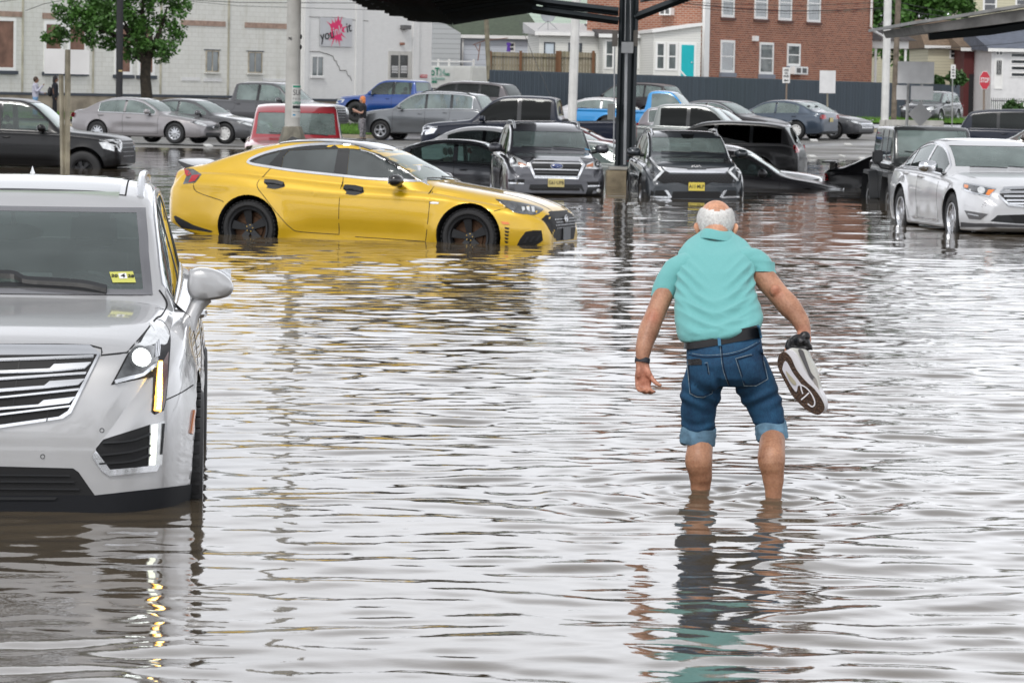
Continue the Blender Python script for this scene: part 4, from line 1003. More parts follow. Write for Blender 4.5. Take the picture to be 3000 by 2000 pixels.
def yellow_sedan():
 A = lambda p: zc(480, 380, .2636, p); B = lambda p: zc(1080, 380, .2891, p)
 sp = dict(L=4.93, H=1.46, w=.93, R=.345, fx=.95, wb=2.84, cab=(1.50, 2.45, 3.55, 4.66), roofw=.60, tw=.25, wheels='black5', rimmat=BLACKP, Ra=.405, flare=.028, crown=.035, beltw=.885,
   top=[(0,.50),(.02,.60),(.07,.67),(.2,.74),(.5,.83),(.95,.905),(1.4,.965),(1.52,.985),(1.9,1.18),(2.3,1.36),(2.6,1.435),(2.95,1.46),(3.35,1.44),(3.8,1.355),(4.2,1.235),(4.55,1.12),(4.78,1.07),(4.86,1.05),(4.93,.92)],
   belt=[(0,.44),(.1,.58),(.5,.72),(1.0,.80),(1.5,.865),(2.4,.90),(3.4,.965),(4.2,1.01),(4.7,1.0),(4.93,.82)],
   bot=[(0,.22),(.15,.18),(.5,.17),(4.2,.19),(4.6,.25),(4.93,.37)],
   plan=[(0,.58),(.04,.70),(.12,.80),(.25,.87),(.45,.93),(.8,.97),(1.3,.985),(2.4,1.0),(3.8,.99),(4.3,.96),(4.65,.90),(4.86,.82),(4.93,.74)],
   crease=[(.74, .86, .012), (.44, .40, .010)], hol=.03, hol_z=.36)
 c = Car('yellow_sedan', 'glossy yellow sedan with black wheels and rear spoiler, stranded in the water', 'car', sp, YEL)
 c.place(1369, 45.3, -17, -.255, side=-1, pitch=.6)
 s = lambda pts, y=-.74: [c.side_at(p[0], p[1], y) for p in pts]
 dlo = s(smooth2([(724,475,1),(733,465),(770,448.5),(833,433),(902,424),(994,422),(1050,428),(1109,445),(1152,467),(1196,496),(1253,532,1),(1180,529),(1080,523),(994,514),(862,500),(783,488),(740,481)], 3))
 q1 = s([(738,472),(770,456),(818,443),(786,484),(752,479)]); q2 = s([(841,440.6),(981,436),(979,508),(826,492.5),(826,458)])
 q3 = s([(1014,437),(1060,441),(1100,453),(1140,474),(1178,498),(1212,524),(1150,523),(1080,519),(1018,513)])
 ws = [dict(view='S', poly=q, m=GL_MID) for q in (q1, q2, q3)]
 wf = front_poly(c, 'F', zlo=.02, zhi=.02, mg=.045); ws.append(dict(view='F', poly=wf, m=GL_WS))
 c.body(ws)
 for q in (q1, q2, q3): c.patch(q, 'L', GL_Y, 'side_window', off=-.002, mirror=True, rim=False, res=.06)
 c.patch(wf, 'F', GL_WS, 'windshield', off=.001, rim=False, res=.06)
 rwp = [(3.62, -.50), (3.62, .50), (4.1, .54), (4.55, .56), (4.55, -.56), (4.1, -.54)]
 c.patch(smooth2(rwp, 3), 'T', mat('rear_screen', (.02, .022, .024), .04, coat=1), 'rear_window', off=.004, res=.08)
 c.patch(dlo, 'R', GLOSSB, 'window_surround', off=.004, mirror=True, res=.08, holes=(q1, q2, q3), rim=False)
 c.line(dlo, 'R', CHROME, 'window_trim', .026, .010, closed=True, mirror=True, res=.08)
 c.line(s([(1253, 533), (1300, 539), (1400, 551), (1470, 566), (1540, 590), (1592, 616)], -.76), 'R', CHROME, 'bonnet_trim', .009, .006, mirror=True, smooth=3)
 c.patch([(2.36, -.55), (2.25, 0), (2.36, .55), (3.55, .54), (3.6, 0), (3.55, -.54)], 'T', mat('glass_roof', (.03, .032, .036), .12, coat=.6), 'glass_roof', off=.010, res=.06)
 c.wheels(); c.seats(mat('red_black_cloth', (.05, .025, .028), .7), rows=[2.75, 3.55])
 side = lambda pts, y=-.90: s(pts, y)
 gap = lambda pts, w=.008, sm=3: c.line(side(pts), 'R', SEAM, 'door_gap', w, .002, mirror=True, smooth=sm)
 gap(A([(1150, 420), (1050, 560), (1045, 640), (1140, 760), (1290, 950), (1420, 1095), (1520, 1135), (1945, 1165)]))
 gap(A([(1955, 510), (1958, 760), (1945, 1165)])); gap(B([(603, 540), (620, 700), (603, 950), (575, 1132)])); gap(B([(-140, 1085), (570, 1133)]))
 gap(A([(315, 600), (350, 690), (620, 780), (672, 805)])); gap(B([(1265, 828), (1400, 785)]))
 for (x, y) in ((804, 541), (1035, 559)):
  h = [(x-32, y-12), (x+5, y-12), (x+24, y-5), (x+31, y+5), (x+18, y+10), (x+2, y+13), (x-22, y+9), (x-19, y+5)]
  c.patch(smooth2(side(h), 2), 'R', GLOSSB, 'door_handle_cup', off=.006, mirror=True, res=.05)
  c.line(side([(x-30, y-8), (x, y-6), (x+26, y)]), 'R', BLACKP, 'door_handle', .035, .03, mirror=True, smooth=2)
 c.mirrors(GLOSSB, t=1.86, z=1.0, size=(.085, .13, .075), out=.14)
 # lamps and front
 cp = lambda pts, m, nm, **kw: c.patch(pts, 'C', m, nm, mirror=True, res=.05, **kw)
 cp(smooth2([(1451.5,583.8,1),(1500,590),(1565.7,602.6),(1593,614,1),(1568.6,629),(1519.4,625.7),(1493.4,614)], 3), LAMPD, 'headlight', off=.008)
 for x in (1528, 1542, 1556): cp([(x, 607), (x+8, 608), (x+10, 622), (x+2, 622)], LAMPG, 'lamp_module', off=.014)
 c.patch(B([(1830,830),(2060,815),(2068,900),(2062,1100),(1880,1100),(1800,960),(1750,910)]), 'C', DEEP, 'grille', off=.006, res=.05)
 c.patch([(-.02,.62),(-.44,.61),(-.52,.55),(-.46,.47),(-.38,.32),(.38,.32),(.46,.47),(.52,.55),(.44,.61),(.02,.62)], 'F', DEEP, 'grille_field', off=.003, res=.05)
 for i, zz in enumerate((.58, .545, .51, .475, .44, .405, .37)):
  for q in np.arange(-.40+(.03 if i % 2 else 0), .42, .06):
   if abs(q) < .46-(.62-zz)*.25: c.patch([(q-.022, zz), (q, zz+.008), (q+.022, zz), (q, zz-.008)], 'F', SATIN, 'grille_mesh_stud', off=.012, rim=False, res=.05) if i < 4 else None
 h = c.surf.bvh.ray_cast(Vector((5, 0, .58)), Vector((-1, 0, 0)), 9)[0]
 mb = MB(); n = 22
 mb.tube([h+Vector((.025, .075*math.cos(a), .042*math.sin(a))) for a in np.linspace(0, 2*PI, 23)], .008, 6, cap=False)
 mb.tube([h+Vector((.025, -.035, -.028)), h+Vector((.025, -.03, .028))], .009, 6); mb.tube([h+Vector((.025, .03, -.028)), h+Vector((.025, .035, .028))], .009, 6); mb.tube([h+Vector((.025, -.03, -.004)), h+Vector((.025, .03, .008))], .008, 6)
 mb.build('emblem', CHROME, c.root)
 c.plate('F', .40, None, m=mat('plate_back', (.16, .17, .18), .5))
 cp(smooth2([(1513.6,719.7,1),(1539.7,679),(1586,675,1),(1590,704,1),(1571.5,717),(1540,722)], 2), DEEP, 'air_intake', off=.006)
 for q in range(3): cp([(1532+q*17, 712-q*3), (1544+q*17, 694-q*2), (1550+q*17, 694-q*2), (1539+q*17, 712-q*3)], BLACKP, 'intake_fin', off=.014)
 cp([(1467,649),(1490,651),(1493,658),(1472,657)], AMBER, 'side_marker', off=.008)
 for q in range(5): cp([(1478, 665+q*10), (1493-q*.8, 668+q*10), (1490-q, 673+q*10), (1480, 671+q*10)], DEEP, 'fender_vent', off=.004)
 cp([(1259,592),(1268,591),(1286,593),(1284,597),(1268,597),(1261,596)], CHROME, 'side_badge', off=.006)
 c.line([(-.56,.26),(-.3,.24),(.3,.24),(.56,.26)], 'F', BLACKP, 'front_lip', .03, .02)
 c.line([(-.50,.30),(.50,.30)], 'F', SATIN, 'lip_trim', .010, .02)
 # tail
 cp([(538,493,1),(567,496),(591,512),(572,535.5),(536.7,539.5),(546,517)], LAMPD, 'taillight', off=.006, maxdepth=1.2)
 cp([(540,495),(556,503),(561,512),(549,517),(543,512)], REDL, 'tail_lens', off=.012, maxdepth=1.2); cp([(563,515),(586,513),(571,531),(553,535)], REDL, 'tail_lens', off=.012, maxdepth=1.2)
 c.patch([(-.62,.93),(-.60,.99),(.60,.99),(.62,.93)], 'B', REDL, 'tail_lamp_bar', off=.006)
 cp(A([(115,965),(160,1080),(200,1090),(520,1140),(545,1128),(330,1060),(130,955)]), BLACKP, 'rear_diffuser', off=.008, maxdepth=1.2)
 mb = MB(); vs = []; N_ = 16
 for i in range(N_+1):
  y = -.56+1.12*i/N_; k = 1-(abs(y)/.56)**4; xb = -4.93/2
  vs += [(xb+.36, y, 1.055), (xb+.16, y, 1.105+.015*k), (xb+.05-.05*k, y*1.0, 1.14+.015*k), (xb+.05-.05*k, y, 1.115+.015*k), (xb+.14, y, 1.045)]
 fs = [(i*5+j, i*5+(j+1) % 5, (i+1)*5+(j+1) % 5, (i+1)*5+j) for i in range(N_) for j in range(5)]+[(0, 1, 2, 3, 4), tuple(reversed(range(N_*5, N_*5+5)))]
 mb.add(vs, fs); mb.build('rear_spoiler', mat('gloss_spoiler', (.03, .03, .033), .22, coat=.5), c.root)
 mb = MB(); mb.add([(-.95, -.02, 1.43), (-.95, .02, 1.43), (-1.22, .03, 1.40), (-1.22, -.03, 1.40), (-1.12, 0, 1.475)], [(0, 1, 2, 3), (0, 4, 1), (1, 4, 2), (2, 4, 3), (3, 4, 0)]); mb.build('antenna_fin', BLACKP, c.root)
 c.wipers()
 return c
GL_Y = glass('yellow_car_glass', (.13, .15, .155), .32, (.19, .215, .22))

def graphite_suv():
 Z = lambda p: zc(1400, 330, .19133, p)
 sp = spec('suv', 4.9, 1.56, .925, R=.355, Ra=.42, rails=1,
   top=[(0,.70),(.02,.78),(.07,.87),(.16,.93),(.6,1.0),(1.15,1.05),(1.28,1.07),(1.65,1.26),(2.0,1.42),(2.3,1.50),(2.8,1.555),(3.8,1.55),(4.3,1.48),(4.5,1.42),(4.65,1.2),(4.8,1.0),(4.9,.75)], cab=(1.28, 2.1, 4.35, 4.8), roofw=.665,
   plan=[(0,.80),(.05,.88),(.15,.94),(.4,.975),(1.2,.99),(2.4,1.0),(3.8,.99),(4.4,.96),(4.8,.92),(4.9,.84)])
 c = Car('graphite_suv', 'graphite grey suv with a hexagonal chrome-framed grille, facing the camera', 'suv', sp, SUBG)
 c.place(1628, 67.5, -85.8, -.27, t=0, side=0)
 ws = std_windows(c, c.d['panes'], GL_WS, GL_MID, fmg=.03, lo=.035); c.body(ws); glaze(c); c.wheels(); c.seats(rows=[2.8, 3.7])
 cp = lambda pts, m, nm, **kw: c.patch(pts, 'C', m, nm, res=.08, **kw)
 g = [(1550,479),(1562.6,465),(1697.5,468.7),(1710,484),(1692.7,521.3),(1566.5,518.5)]
 cp(g, DEEP, 'grille', off=.008); c.line(g, 'C', CHROME, 'grille_frame', .055, .022, closed=True)
 for q in range(5):
  y = 476+q*9.5; cp([(1560+q*2, y), (1702-q*3, y+2.5), (1701-q*3, y+5.5), (1560+q*2, y+3)], GLOSSB if q % 2 else SATIN, 'grille_bar', off=.02)
 mb = MB(); h = c.surf.bvh.ray_cast(c.Mi @ CAMO, ((c.Mi @ P(1630.5, 487, 67))-(c.Mi @ CAMO)).normalized(), 90)[0]
 mb.ell(h+Vector((.02, 0, 0)), (.025, .105, .05)); em = mb.build('emblem', mat('emblem_blue', (.02, .05, .22), .2, coat=1), c.root)
 mb = MB(); mb.tube([h+Vector((.03, .107*math.cos(a), .052*math.sin(a))) for a in np.linspace(0, 2*PI, 23)], .007, 6, cap=False)
 for (y, z, r) in ((-.045, .008, .026), (.01, .022, .011), (.03, -.012, .011), (.06, .008, .011), (.0, -.024, .011), (.065, -.014, .009)):
  y = -y if False else y
  for a in (0, PI/2): mb.tube([h+Vector((.047, y-r*math.cos(a), z-r*.6*math.sin(a))), h+Vector((.047, y, z)), h+Vector((.047, y+r*math.cos(a), z+r*.6*math.sin(a)))], [.001, r*.28, .001], 6)
 mb.build('emblem_stars', CHROME, em)
 for pts, c1, r1, bl in (([(470,665),(520,660),(740,770),(765,835),(620,830),(500,822),(480,760)], (555, 755), 42, [(625,770),(735,800),(745,822),(625,808)]),
       ([(1640,865),(1665,800),(1885,702),(1905,740),(1895,860),(1800,872),(1720,862)], (1818, 795), 42, [(1655,840),(1665,815),(1760,785),(1755,835)])):
  cp(Z(pts), LAMPG, 'headlight', off=.022)
  cc = [(c1[0]+r1*math.cos(a), c1[1]+r1*math.sin(a)) for a in np.linspace(0, 2*PI, 15)[:-1]]; cp(Z(cc), LAMPD, 'projector', off=.034); cp(Z([(c1[0]+r1*.5*math.cos(a), c1[1]+r1*.5*math.sin(a)) for a in np.linspace(0, 2*PI, 13)[:-1]]), LAMPG, 'projector_lens', off=.04)
  cp(Z(bl), mat('lamp_orange', (.45, .2, .12), .2), 'lamp_reflector', off=.032)
 for a in ([(468,1018),(715,1022),(712,1068),(475,1062)], [(1668,1062),(1895,1055),(1890,1110),(1690,1112)]): cp(Z(a), DEEP, 'fog_recess', off=.006)
 for a in ([(475,1068),(705,1076),(702,1098),(480,1090)], [(1680,1115),(1885,1108),(1888,1128),(1685,1138)]): cp(Z(a), CHROME, 'fog_trim', off=.014)
 cp(Z([(800,1100),(1590,1100),(1650,1255),(1560,1150),(850,1145),(780,1180)]), BLACKP, 'bumper_insert', off=.006)
 cp(Z([(790,1160),(850,1148),(1555,1152),(1600,1262),(800,1255)]), DEEP, 'lower_grille', off=.01)
 cp(Z([(1680,1150),(1890,1145),(1900,1240),(1650,1250)]), BLACKP, 'fog_bezel', off=.006); cp(Z([(1850+32*math.cos(a), 1195+28*math.sin(a)) for a in np.linspace(0, 2*PI, 13)[:-1]]), LAMPG, 'fog_lamp', off=.012)
 o, dr = c.Mi @ CAMO, ((c.Mi @ P(1629, 536, 67))-(c.Mi @ CAMO)).normalized(); h = c.surf.bvh.ray_cast(o, dr, 90)[0]
 c.plate('F', h.z, 'G61·UPB', y=h.y, size=(.295, .15))
 cp([(1713,441-6),(1729,439-6),(1731,446-8),(1715,448-8)], mat('sticker_blue', (.08, .35, .6), .5), 'inspection_sticker', off=.006, rim=False)
 c.mirrors(t=1.75, z=1.10, size=(.08, .13, .085), out=.15); c.rails(SATIN, 2.2, 4.3, y=.60, h=.055, r=.022); c.wipers()
 for x in (1.62, 2.7, 3.6): c.line([(x, .34), (x+.01, .7), (x, 1.0)], 'L', SEAM, 'door_gap', .009, .002, mirror=True)
 for x, z in ((2.55, .90), (3.5, .93)):
  for sd in (1, -1): c.handle(x, z, c.paint, sd)
 c.line([(-.86, .86), (-.5, .945), (0, .955), (.5, .945), (.86, .86)], 'F', SEAM, 'bonnet_gap', .008, .003, smooth=3)
 c.patch([(-.9,.90),(-.9,1.05),(-.6,1.06),(-.6,.92)], 'B', REDL, 'taillight', off=.006, mirror=True, maxdepth=.4)
 return c

def gravity_suv():
 Z = lambda p: zc(1820, 330, .28912, p)
 sp = spec('suv', 4.66, 1.53, .925, R=.355, Ra=.42,
   top=[(0,.66),(.02,.78),(.06,.90),(.12,.965),(.5,1.02),(1.05,1.08),(1.18,1.10),(1.55,1.28),(1.9,1.42),(2.2,1.49),(2.7,1.53),(3.6,1.51),(4.0,1.46),(4.25,1.40),(4.4,1.2),(4.55,1.0),(4.66,.75)], cab=(1.18, 2.0, 4.1, 4.5), roofw=.66,
   plan=[(0,.80),(.05,.88),(.15,.935),(.4,.97),(1.2,.99),(2.4,1.0),(3.8,.99),(4.3,.96),(4.6,.92),(4.66,.84)])
 c = Car('crossover', 'dark grey crossover with boomerang running lights and a full-width grille, right of the steel column', 'suv', sp, KIAG)
 c.place(2037, 67.0, -87.0, -.33, t=0, side=0)
 c.body(std_windows(c, c.d['panes'], GL_WS, GL_MID, fmg=.03)); glaze(c); c.wheels(); c.seats(rows=[2.7, 3.5])
 cp = lambda pts, m, nm, **kw: c.patch(Z(pts), 'C', m, nm, res=.08, **kw)
 cp([(350,680),(425,600),(480,590),(490,625),(1060,625),(1090,600),(1165,700),(1150,720),(1000,715),(920,705),(850,740),(680,740),(560,705),(430,720)], DEEP, 'grille', off=.006)
 for r_ in range(5):
  for q in range(20):
   x = 405+q*38+(19 if r_ % 2 else 0); y = 632+r_*19
   if (x < 1130) and not (r_ > 3 and 560 < x < 960): cp([(x-14, y), (x, y-6), (x+14, y), (x, y+6)], BLACKP, 'grille_cell', off=.012, rim=False)
 cp([(420,555),(670,575),(670,583),(860,583),(860,575),(1090,562),(1080,590),(1050,612),(870,612),(490,608),(450,592)], CHROME, 'grille_trim', off=.016)
 cp([(420,548),(660,562),(680,575),(850,575),(870,562),(1090,556),(1060,582),(860,585),(670,585),(470,583)], DEEP, 'bonnet_slot', off=.008)
 for s_ in (0, 1):
  fx = (lambda x: 1512-x) if s_ else (lambda x: x)
  q = lambda pts, m, nm, off: cp([(fx(a), b) for a, b in pts], m, nm, off=off)
  q([(290,590),(330,595),(410,600),(345,690),(320,690),(300,650)], LAMPD, 'headlight', .016)
  q([(305,500),(320,500),(436,598),(345,694),(322,694),(405,598)], LAMPG, 'running_light', .024)
  q([(440,785),(470,788),(515,855),(490,868),(300,860),(298,845),(470,850),(480,848)], CHROME, 'bumper_trim', .014)
  q([(300,790),(430,788),(465,845),(300,842)], DEEP, 'fog_recess', .008)
 cp([(525,800),(1000,800),(1060,870),(505,870)], DEEP, 'lower_grille', off=.006)
 # maker's lettering on the bonnet edge, drawn as strokes
 lt = mat('letter_silver', (.75, .75, .75), .3, .6)
 for st in ([(712,556),(722,538),(722,556)], [(724,548),(745,538),(742,552),(757,556)], [(757,556),(770,538),(770,556)], [(772,556),(790,538),(806,556)]): c.patch(strip(Z(st), 1.5), 'C', lt, 'bonnet_lettering', off=.016, res=.08, rim=False)
 o, dr = c.Mi @ CAMO, ((c.Mi @ P(2040.5, 547, 67))-(c.Mi @ CAMO)).normalized(); h = c.surf.bvh.ray_cast(o, dr, 90)[0]
 c.plate('F', h.z, 'A11·MLP', y=h.y, size=(.29, .15), m=mat('plate_bright', (.72, .58, .10), .45))
 cp([(605,222),(740,222),(725,262),(625,262)], GLOSSB, 'sensor_housing', off=.004, rim=False)
 c.mirrors(t=1.62, z=1.13, size=(.08, .13, .08), out=.15); c.rails(CHROME, 2.1, 4.0, y=.60, h=.05, r=.02); c.wipers()
 for x in (1.55, 2.55, 3.4): c.line([(x, .34), (x+.01, .7), (x, 1.0)], 'L', SEAM, 'door_gap', .009, .002, mirror=True)
 for x, z in ((2.4, .93), (3.3, .95)):
  for sd in (1, -1): c.handle(x, z, c.paint, sd)
 c.patch([(-.9,.90),(-.9,1.05),(-.6,1.06),(-.6,.92)], 'B', REDL, 'taillight', off=.006, mirror=True, maxdepth=.4)
 return c

def silver_sedan():
 Z = lambda p: zc(2500, 350, .23596, p)
 sp = spec('sedan', 5.12, 1.46, .965, R=.355, Ra=.415, wheels='multi', rimmat=SATIN, roofw=.64, fx=1.02, wb=2.87, flare=.03, crown=.03, hol_z=.42,
   top=[(0,.62),(.02,.70),(.08,.78),(.25,.84),(.7,.92),(1.4,1.0),(1.58,1.02),(2.0,1.22),(2.4,1.37),(2.8,1.44),(3.2,1.46),(3.7,1.41),(4.1,1.30),(4.5,1.14),(4.7,1.07),(4.95,1.05),(5.07,1.0),(5.12,.85)], cab=(1.58, 2.55, 3.75, 4.6),
   belt=[(0,.56),(.1,.66),(.5,.82),(1.5,.92),(3.7,1.0),(4.6,1.0),(5.12,.82)])
 c = Car('silver_sedan', 'large bright silver sedan with scuffed bumper and many-spoke wheels at the right edge', 'car', sp, SIL2)
 c.place(2783, 52.6, -81.5, -.17, side=-1, t=1.02)
 panes = ((1.95, 2.95), (3.03, 3.86), (3.9, 4.25)); c.d['panes'] = panes
 c.body(std_windows(c, panes, GL_WS, GL_TEAL, fmg=.035, lo=.03)); glaze(c); c.wheels(); c.seats(mat('grey_cloth', (.10, .11, .11), .8))
 c.line(side_poly(c, 1.85, 4.32, .008, .012, 24), 'R', CHROME, 'window_trim', .016, .006, closed=True, mirror=True, res=.15)
 cp = lambda pts, m, nm, **kw: c.patch(Z(pts), 'C', m, nm, res=.06, **kw)
 hl = [(1370,790,1),(1500,815),(1770,870,1),(1690,955,1),(1520,925),(1375,870)]
 c.patch(smooth2(Z(hl), 2), 'C', LAMPD, 'headlight', off=.008, res=.05, mirror=True)
 c.line(Z(hl), 'C', CHROME, 'headlight_trim', .018, .012, closed=True, mirror=True)
 c.patch(Z([(1590+48*math.cos(a), 885+42*math.sin(a)) for a in np.linspace(0, 2*PI, 15)[:-1]]), 'C', LAMPG, 'projector', off=.014, mirror=True, res=.05)
 c.patch(Z([(1380,815),(1430,825),(1425,860),(1385,850)]), 'C', AMBER, 'indicator', off=.014, mirror=True, res=.05)
 c.patch(Z([(1680,880),(1755,880),(1690,945),(1650,935)]), 'C', AMBER, 'indicator', off=.014, mirror=True, res=.05)
 gr = [(1800,940),(1870,865),(2119,855),(2600,880),(2680,990),(2560,1110),(2119,1078),(1930,1062)]
 cp(gr, DEEP, 'grille', off=.006); c.line(Z(gr), 'C', CHROME, 'grille_frame', .03, .02, closed=True)
 for y in (905, 955, 1005, 1045): c.patch(strip(Z([(1840+(y-905)*.6, y), (2119, y), (2600, y+15)]), 4.6), 'C', CHROME, 'grille_bar', off=.016, res=.06)
 cp([(1385,1130),(1675,1175),(1580,1245),(1440,1235)], mat('fog_grey', (.12, .12, .125), .5), 'fog_recess', off=.008, mirror=True)
 cp([(1430,1165),(1560,1190),(1560,1202),(1430,1175)], SATIN, 'fog_fin', off=.014, mirror=True)
 cp([(1700,1265),(1790,1190),(1930,1185),(2119,1180),(2600,1200),(2600,1300),(2119,1295),(2000,1290)], BLACKP, 'lower_grille', off=.006)
 cp([(1930,1185),(2119,1182),(2600,1200),(2600,1290),(2010,1285)], DEEP, 'lower_grille_centre', off=.012)
 cp([(1335,1275),(1500,1290),(1720,1290),(2119,1310),(2600,1330),(2600,1350),(1800,1335),(1335,1335)], mat('valance_grey', (.06, .06, .065), .6), 'bumper_valance', off=.008)
 for (x, y, r) in ((1610,1060,9), (1630,1040,7), (1650,1035,10), (1640,1070,8), (1600,1085,6)): cp([(x-r, y-r*.5), (x+r*.3, y-r), (x+r, y+r*.4), (x-r*.2, y+r*.8)], mat('scuff', (.22, .22, .22), .8), 'scuff_mark', off=.0015, rim=False)
 c.line([(1.25+.5, .30), (3.3, .30)], 'R', CHROME, 'sill_trim', .03, .008, mirror=True)
 for x in (1.83, 2.98): c.line([(x, .28), (x+.01, .7), (x, .98)], 'R', SEAM, 'door_gap', .008, .002, mirror=True)
 c.line([(3.42, .28), (3.46, .45), (3.75, .75), (3.88, .98)], 'R', SEAM, 'door_gap', .008, .002, mirror=True, smooth=3)
 for x, z in ((2.82, .90), (3.72, .93)):
  for sd in (1, -1): c.handle(x, z, c.paint, sd, w=.22, h=.04)
 c.mirrors(t=2.02, z=1.06, size=(.09, .14, .085), out=.17, m=CHROME); c.wipers()
 c.patch([(.44,.84),(.46,.98),(.70,.99),(.72,.84)], 'B', REDL, 'taillight', off=.006, mirror=True, maxdepth=.2)
 return c

def offroader():
 JG = paint('gunmetal', (.055, .06, .062), .4, .38)
 sp = spec('suv', 4.5, 1.84, .80, R=.40, Ra=.46, fx=.80, wb=2.9, tw=.27, beltw=.955, roofw=.735, flare=0, crown=.015, hol=0, tuck=.98, poke=.10,
   top=[(0,.98),(.02,1.10),(.06,1.14),(.3,1.17),(1.25,1.22),(1.38,1.235),(1.42,1.26),(1.6,1.56),(1.72,1.76),(1.78,1.80),(1.9,1.835),(3,1.84),(4.1,1.83),(4.36,1.80),(4.44,1.6),(4.48,1.2),(4.5,1.0)], cab=(1.38, 1.78, 4.3, 4.5),
   belt=[(0,.92),(.1,1.06),(.5,1.10),(1.4,1.16),(4.3,1.18),(4.5,.95)], bot=[(0,.55),(.15,.5),(.5,.46),(4.2,.46),(4.4,.5),(4.5,.55)],
   plan=[(0,.72),(.05,.76),(.5,.84),(1.3,.97),(1.45,1.0),(2.4,1.0),(4.3,1.0),(4.5,.97)], panes=((1.62, 2.38), (2.5, 3.18), (3.32, 4.2)))
 c = Car('offroad_vehicle', 'boxy gunmetal off-roader with a flat hardtop, hub-deep behind the silver sedan', 'suv', sp, JG)
 c.place(2762, 66.5, -88.5, -.47, t=0, side=0)
 c.body(std_windows(c, c.d['panes'], GL_WS, GL_MID, fmg=.05)); glaze(c); c.wheels(); c.seats(rows=[2.5, 3.3])
 for wx in (.80, 3.70):
  for sd in (1, -1):
   mb = MB(); x = 2.25-wx; pr = [(x+.62, .55), (x+.55, .80), (x+.42, .99), (x-.38, 1.0), (x-.56, .72), (x-.62, .52)]; vs = []
   for (a, b) in pr: vs += [(a, sd*.66, b+.02), (a, sd*.95, b-.01), (a, sd*.955, b-.07), (a, sd*.66, b-.06)]
   fs = [(i*4+j, i*4+(j+1) % 4, (i+1)*4+(j+1) % 4, (i+1)*4+j) for i in range(5) for j in range(4)]+[(0, 1, 2, 3), tuple(range(20, 24))]
   mb.add(vs, fs); mb.build('fender_flare', mat('fender_grey', (.055, .058, .062), .5), c.root, ang=25)
 for sd in (1, -1):
  mb = MB(); mb.box((2.25-1.55, sd*1.0, 1.27), (.10, .19, .24)); m_ = mb.build('mirror', BLACKP, c.root, bevel=.03)
  mb = MB(); mb.tube([(2.25-1.53, sd*.99, 1.17), (2.25-1.53, sd*.93, 1.08), (2.25-1.5, sd*.76, 1.06)], .03); mb.build('mirror_arm', BLACKP, m_)
 for y in (-.30, -.20, -.10, 0, .10, .20, .30): c.patch([(y-.03, .70), (y+.03, .70), (y+.03, 1.02), (y-.03, 1.02)], 'F', DEEP, 'grille_slot', off=.006)
 for sd in (1, -1): c.patch([(sd*.50+.085*math.cos(a), .88+.085*math.sin(a)) for a in np.linspace(0, 2*PI, 20)[:-1]], 'F', LAMPG, 'headlight', off=.02)
 mb = MB(); mb.box((2.30, 0, .58), (.16, 1.66, .2)); mb.build('bumper', BLACKP, c.root, bevel=.03)
 c.wipers(); c.line([(1.50, .50), (1.5, 1.13)], 'L', SEAM, 'door_gap', .01, .002, mirror=True); c.line([(2.44, .50), (2.44, 1.15)], 'L', SEAM, 'door_gap', .01, .002, mirror=True)
 return c
# ------------------------------------------------------------------ setting materials
def brick_mat(name, c1, c2, mortar, scale=1.0, bw=.21, bh=.07, msz=.012, stain=.25, stcol=(.25, .2, .12), rough=.85, bump=.3):
 if name in MATS: return MATS[name]
 m, nt, b = new_mat(name); tc = N(nt, 'ShaderNodeTexCoord'); sp = N(nt, 'ShaderNodeSeparateXYZ'); nt.links.new(tc.outputs['Object'], sp.inputs[0])
 ad = N(nt, 'ShaderNodeMath', operation='ADD'); nt.links.new(sp.outputs[0], ad.inputs[0]); nt.links.new(sp.outputs[1], ad.inputs[1])
 cb = N(nt, 'ShaderNodeCombineXYZ'); nt.links.new(ad.outputs[0], cb.inputs[0]); nt.links.new(sp.outputs[2], cb.inputs[1])
 br = N(nt, 'ShaderNodeTexBrick'); br.inputs['Scale'].default_value = 1.0; br.inputs['Brick Width'].default_value = bw; br.inputs['Row Height'].default_value = bh
 br.inputs['Mortar Size'].default_value = msz; br.inputs['Mortar Smooth'].default_value = .3; br.inputs['Bias'].default_value = .1
 br.inputs['Color1'].default_value = (*c1, 1); br.inputs['Color2'].default_value = (*c2, 1); br.inputs['Mortar'].default_value = (*mortar, 1)
 nt.links.new(cb.outputs[0], br.inputs['Vector'])
 mp = N(nt, 'ShaderNodeMapping'); mp.inputs['Scale'].default_value = (2.2, 2.2, .35); nt.links.new(tc.outputs['Object'], mp.inputs[0])
 nz = N(nt, 'ShaderNodeTexNoise', Scale=1.0, Detail=7.0, Roughness=.65); nt.links.new(mp.outputs[0], nz.inputs['Vector'])
 mr = N(nt, 'ShaderNodeMapRange'); mr.inputs['From Min'].default_value = .52; mr.inputs['From Max'].default_value = .78; mr.inputs['To Max'].default_value = stain; nt.links.new(nz.outputs['Fac'], mr.inputs['Value'])
 mx = N(nt, 'ShaderNodeMix', data_type='RGBA'); nt.links.new(mr.outputs[0], mx.inputs[0]); nt.links.new(br.outputs['Color'], mx.inputs[6]); mx.inputs[7].default_value = (*stcol, 1)
 nt.links.new(mx.outputs[2], b.inputs['Base Color']); b.inputs['Roughness'].default_value = rough
 bp = N(nt, 'ShaderNodeBump', Strength=bump, Distance=.01); nt.links.new(br.outputs['Fac'], bp.inputs['Height']); bp.invert = True; nt.links.new(bp.outputs[0], b.inputs['Normal'])
 MATS[name] = m; return m
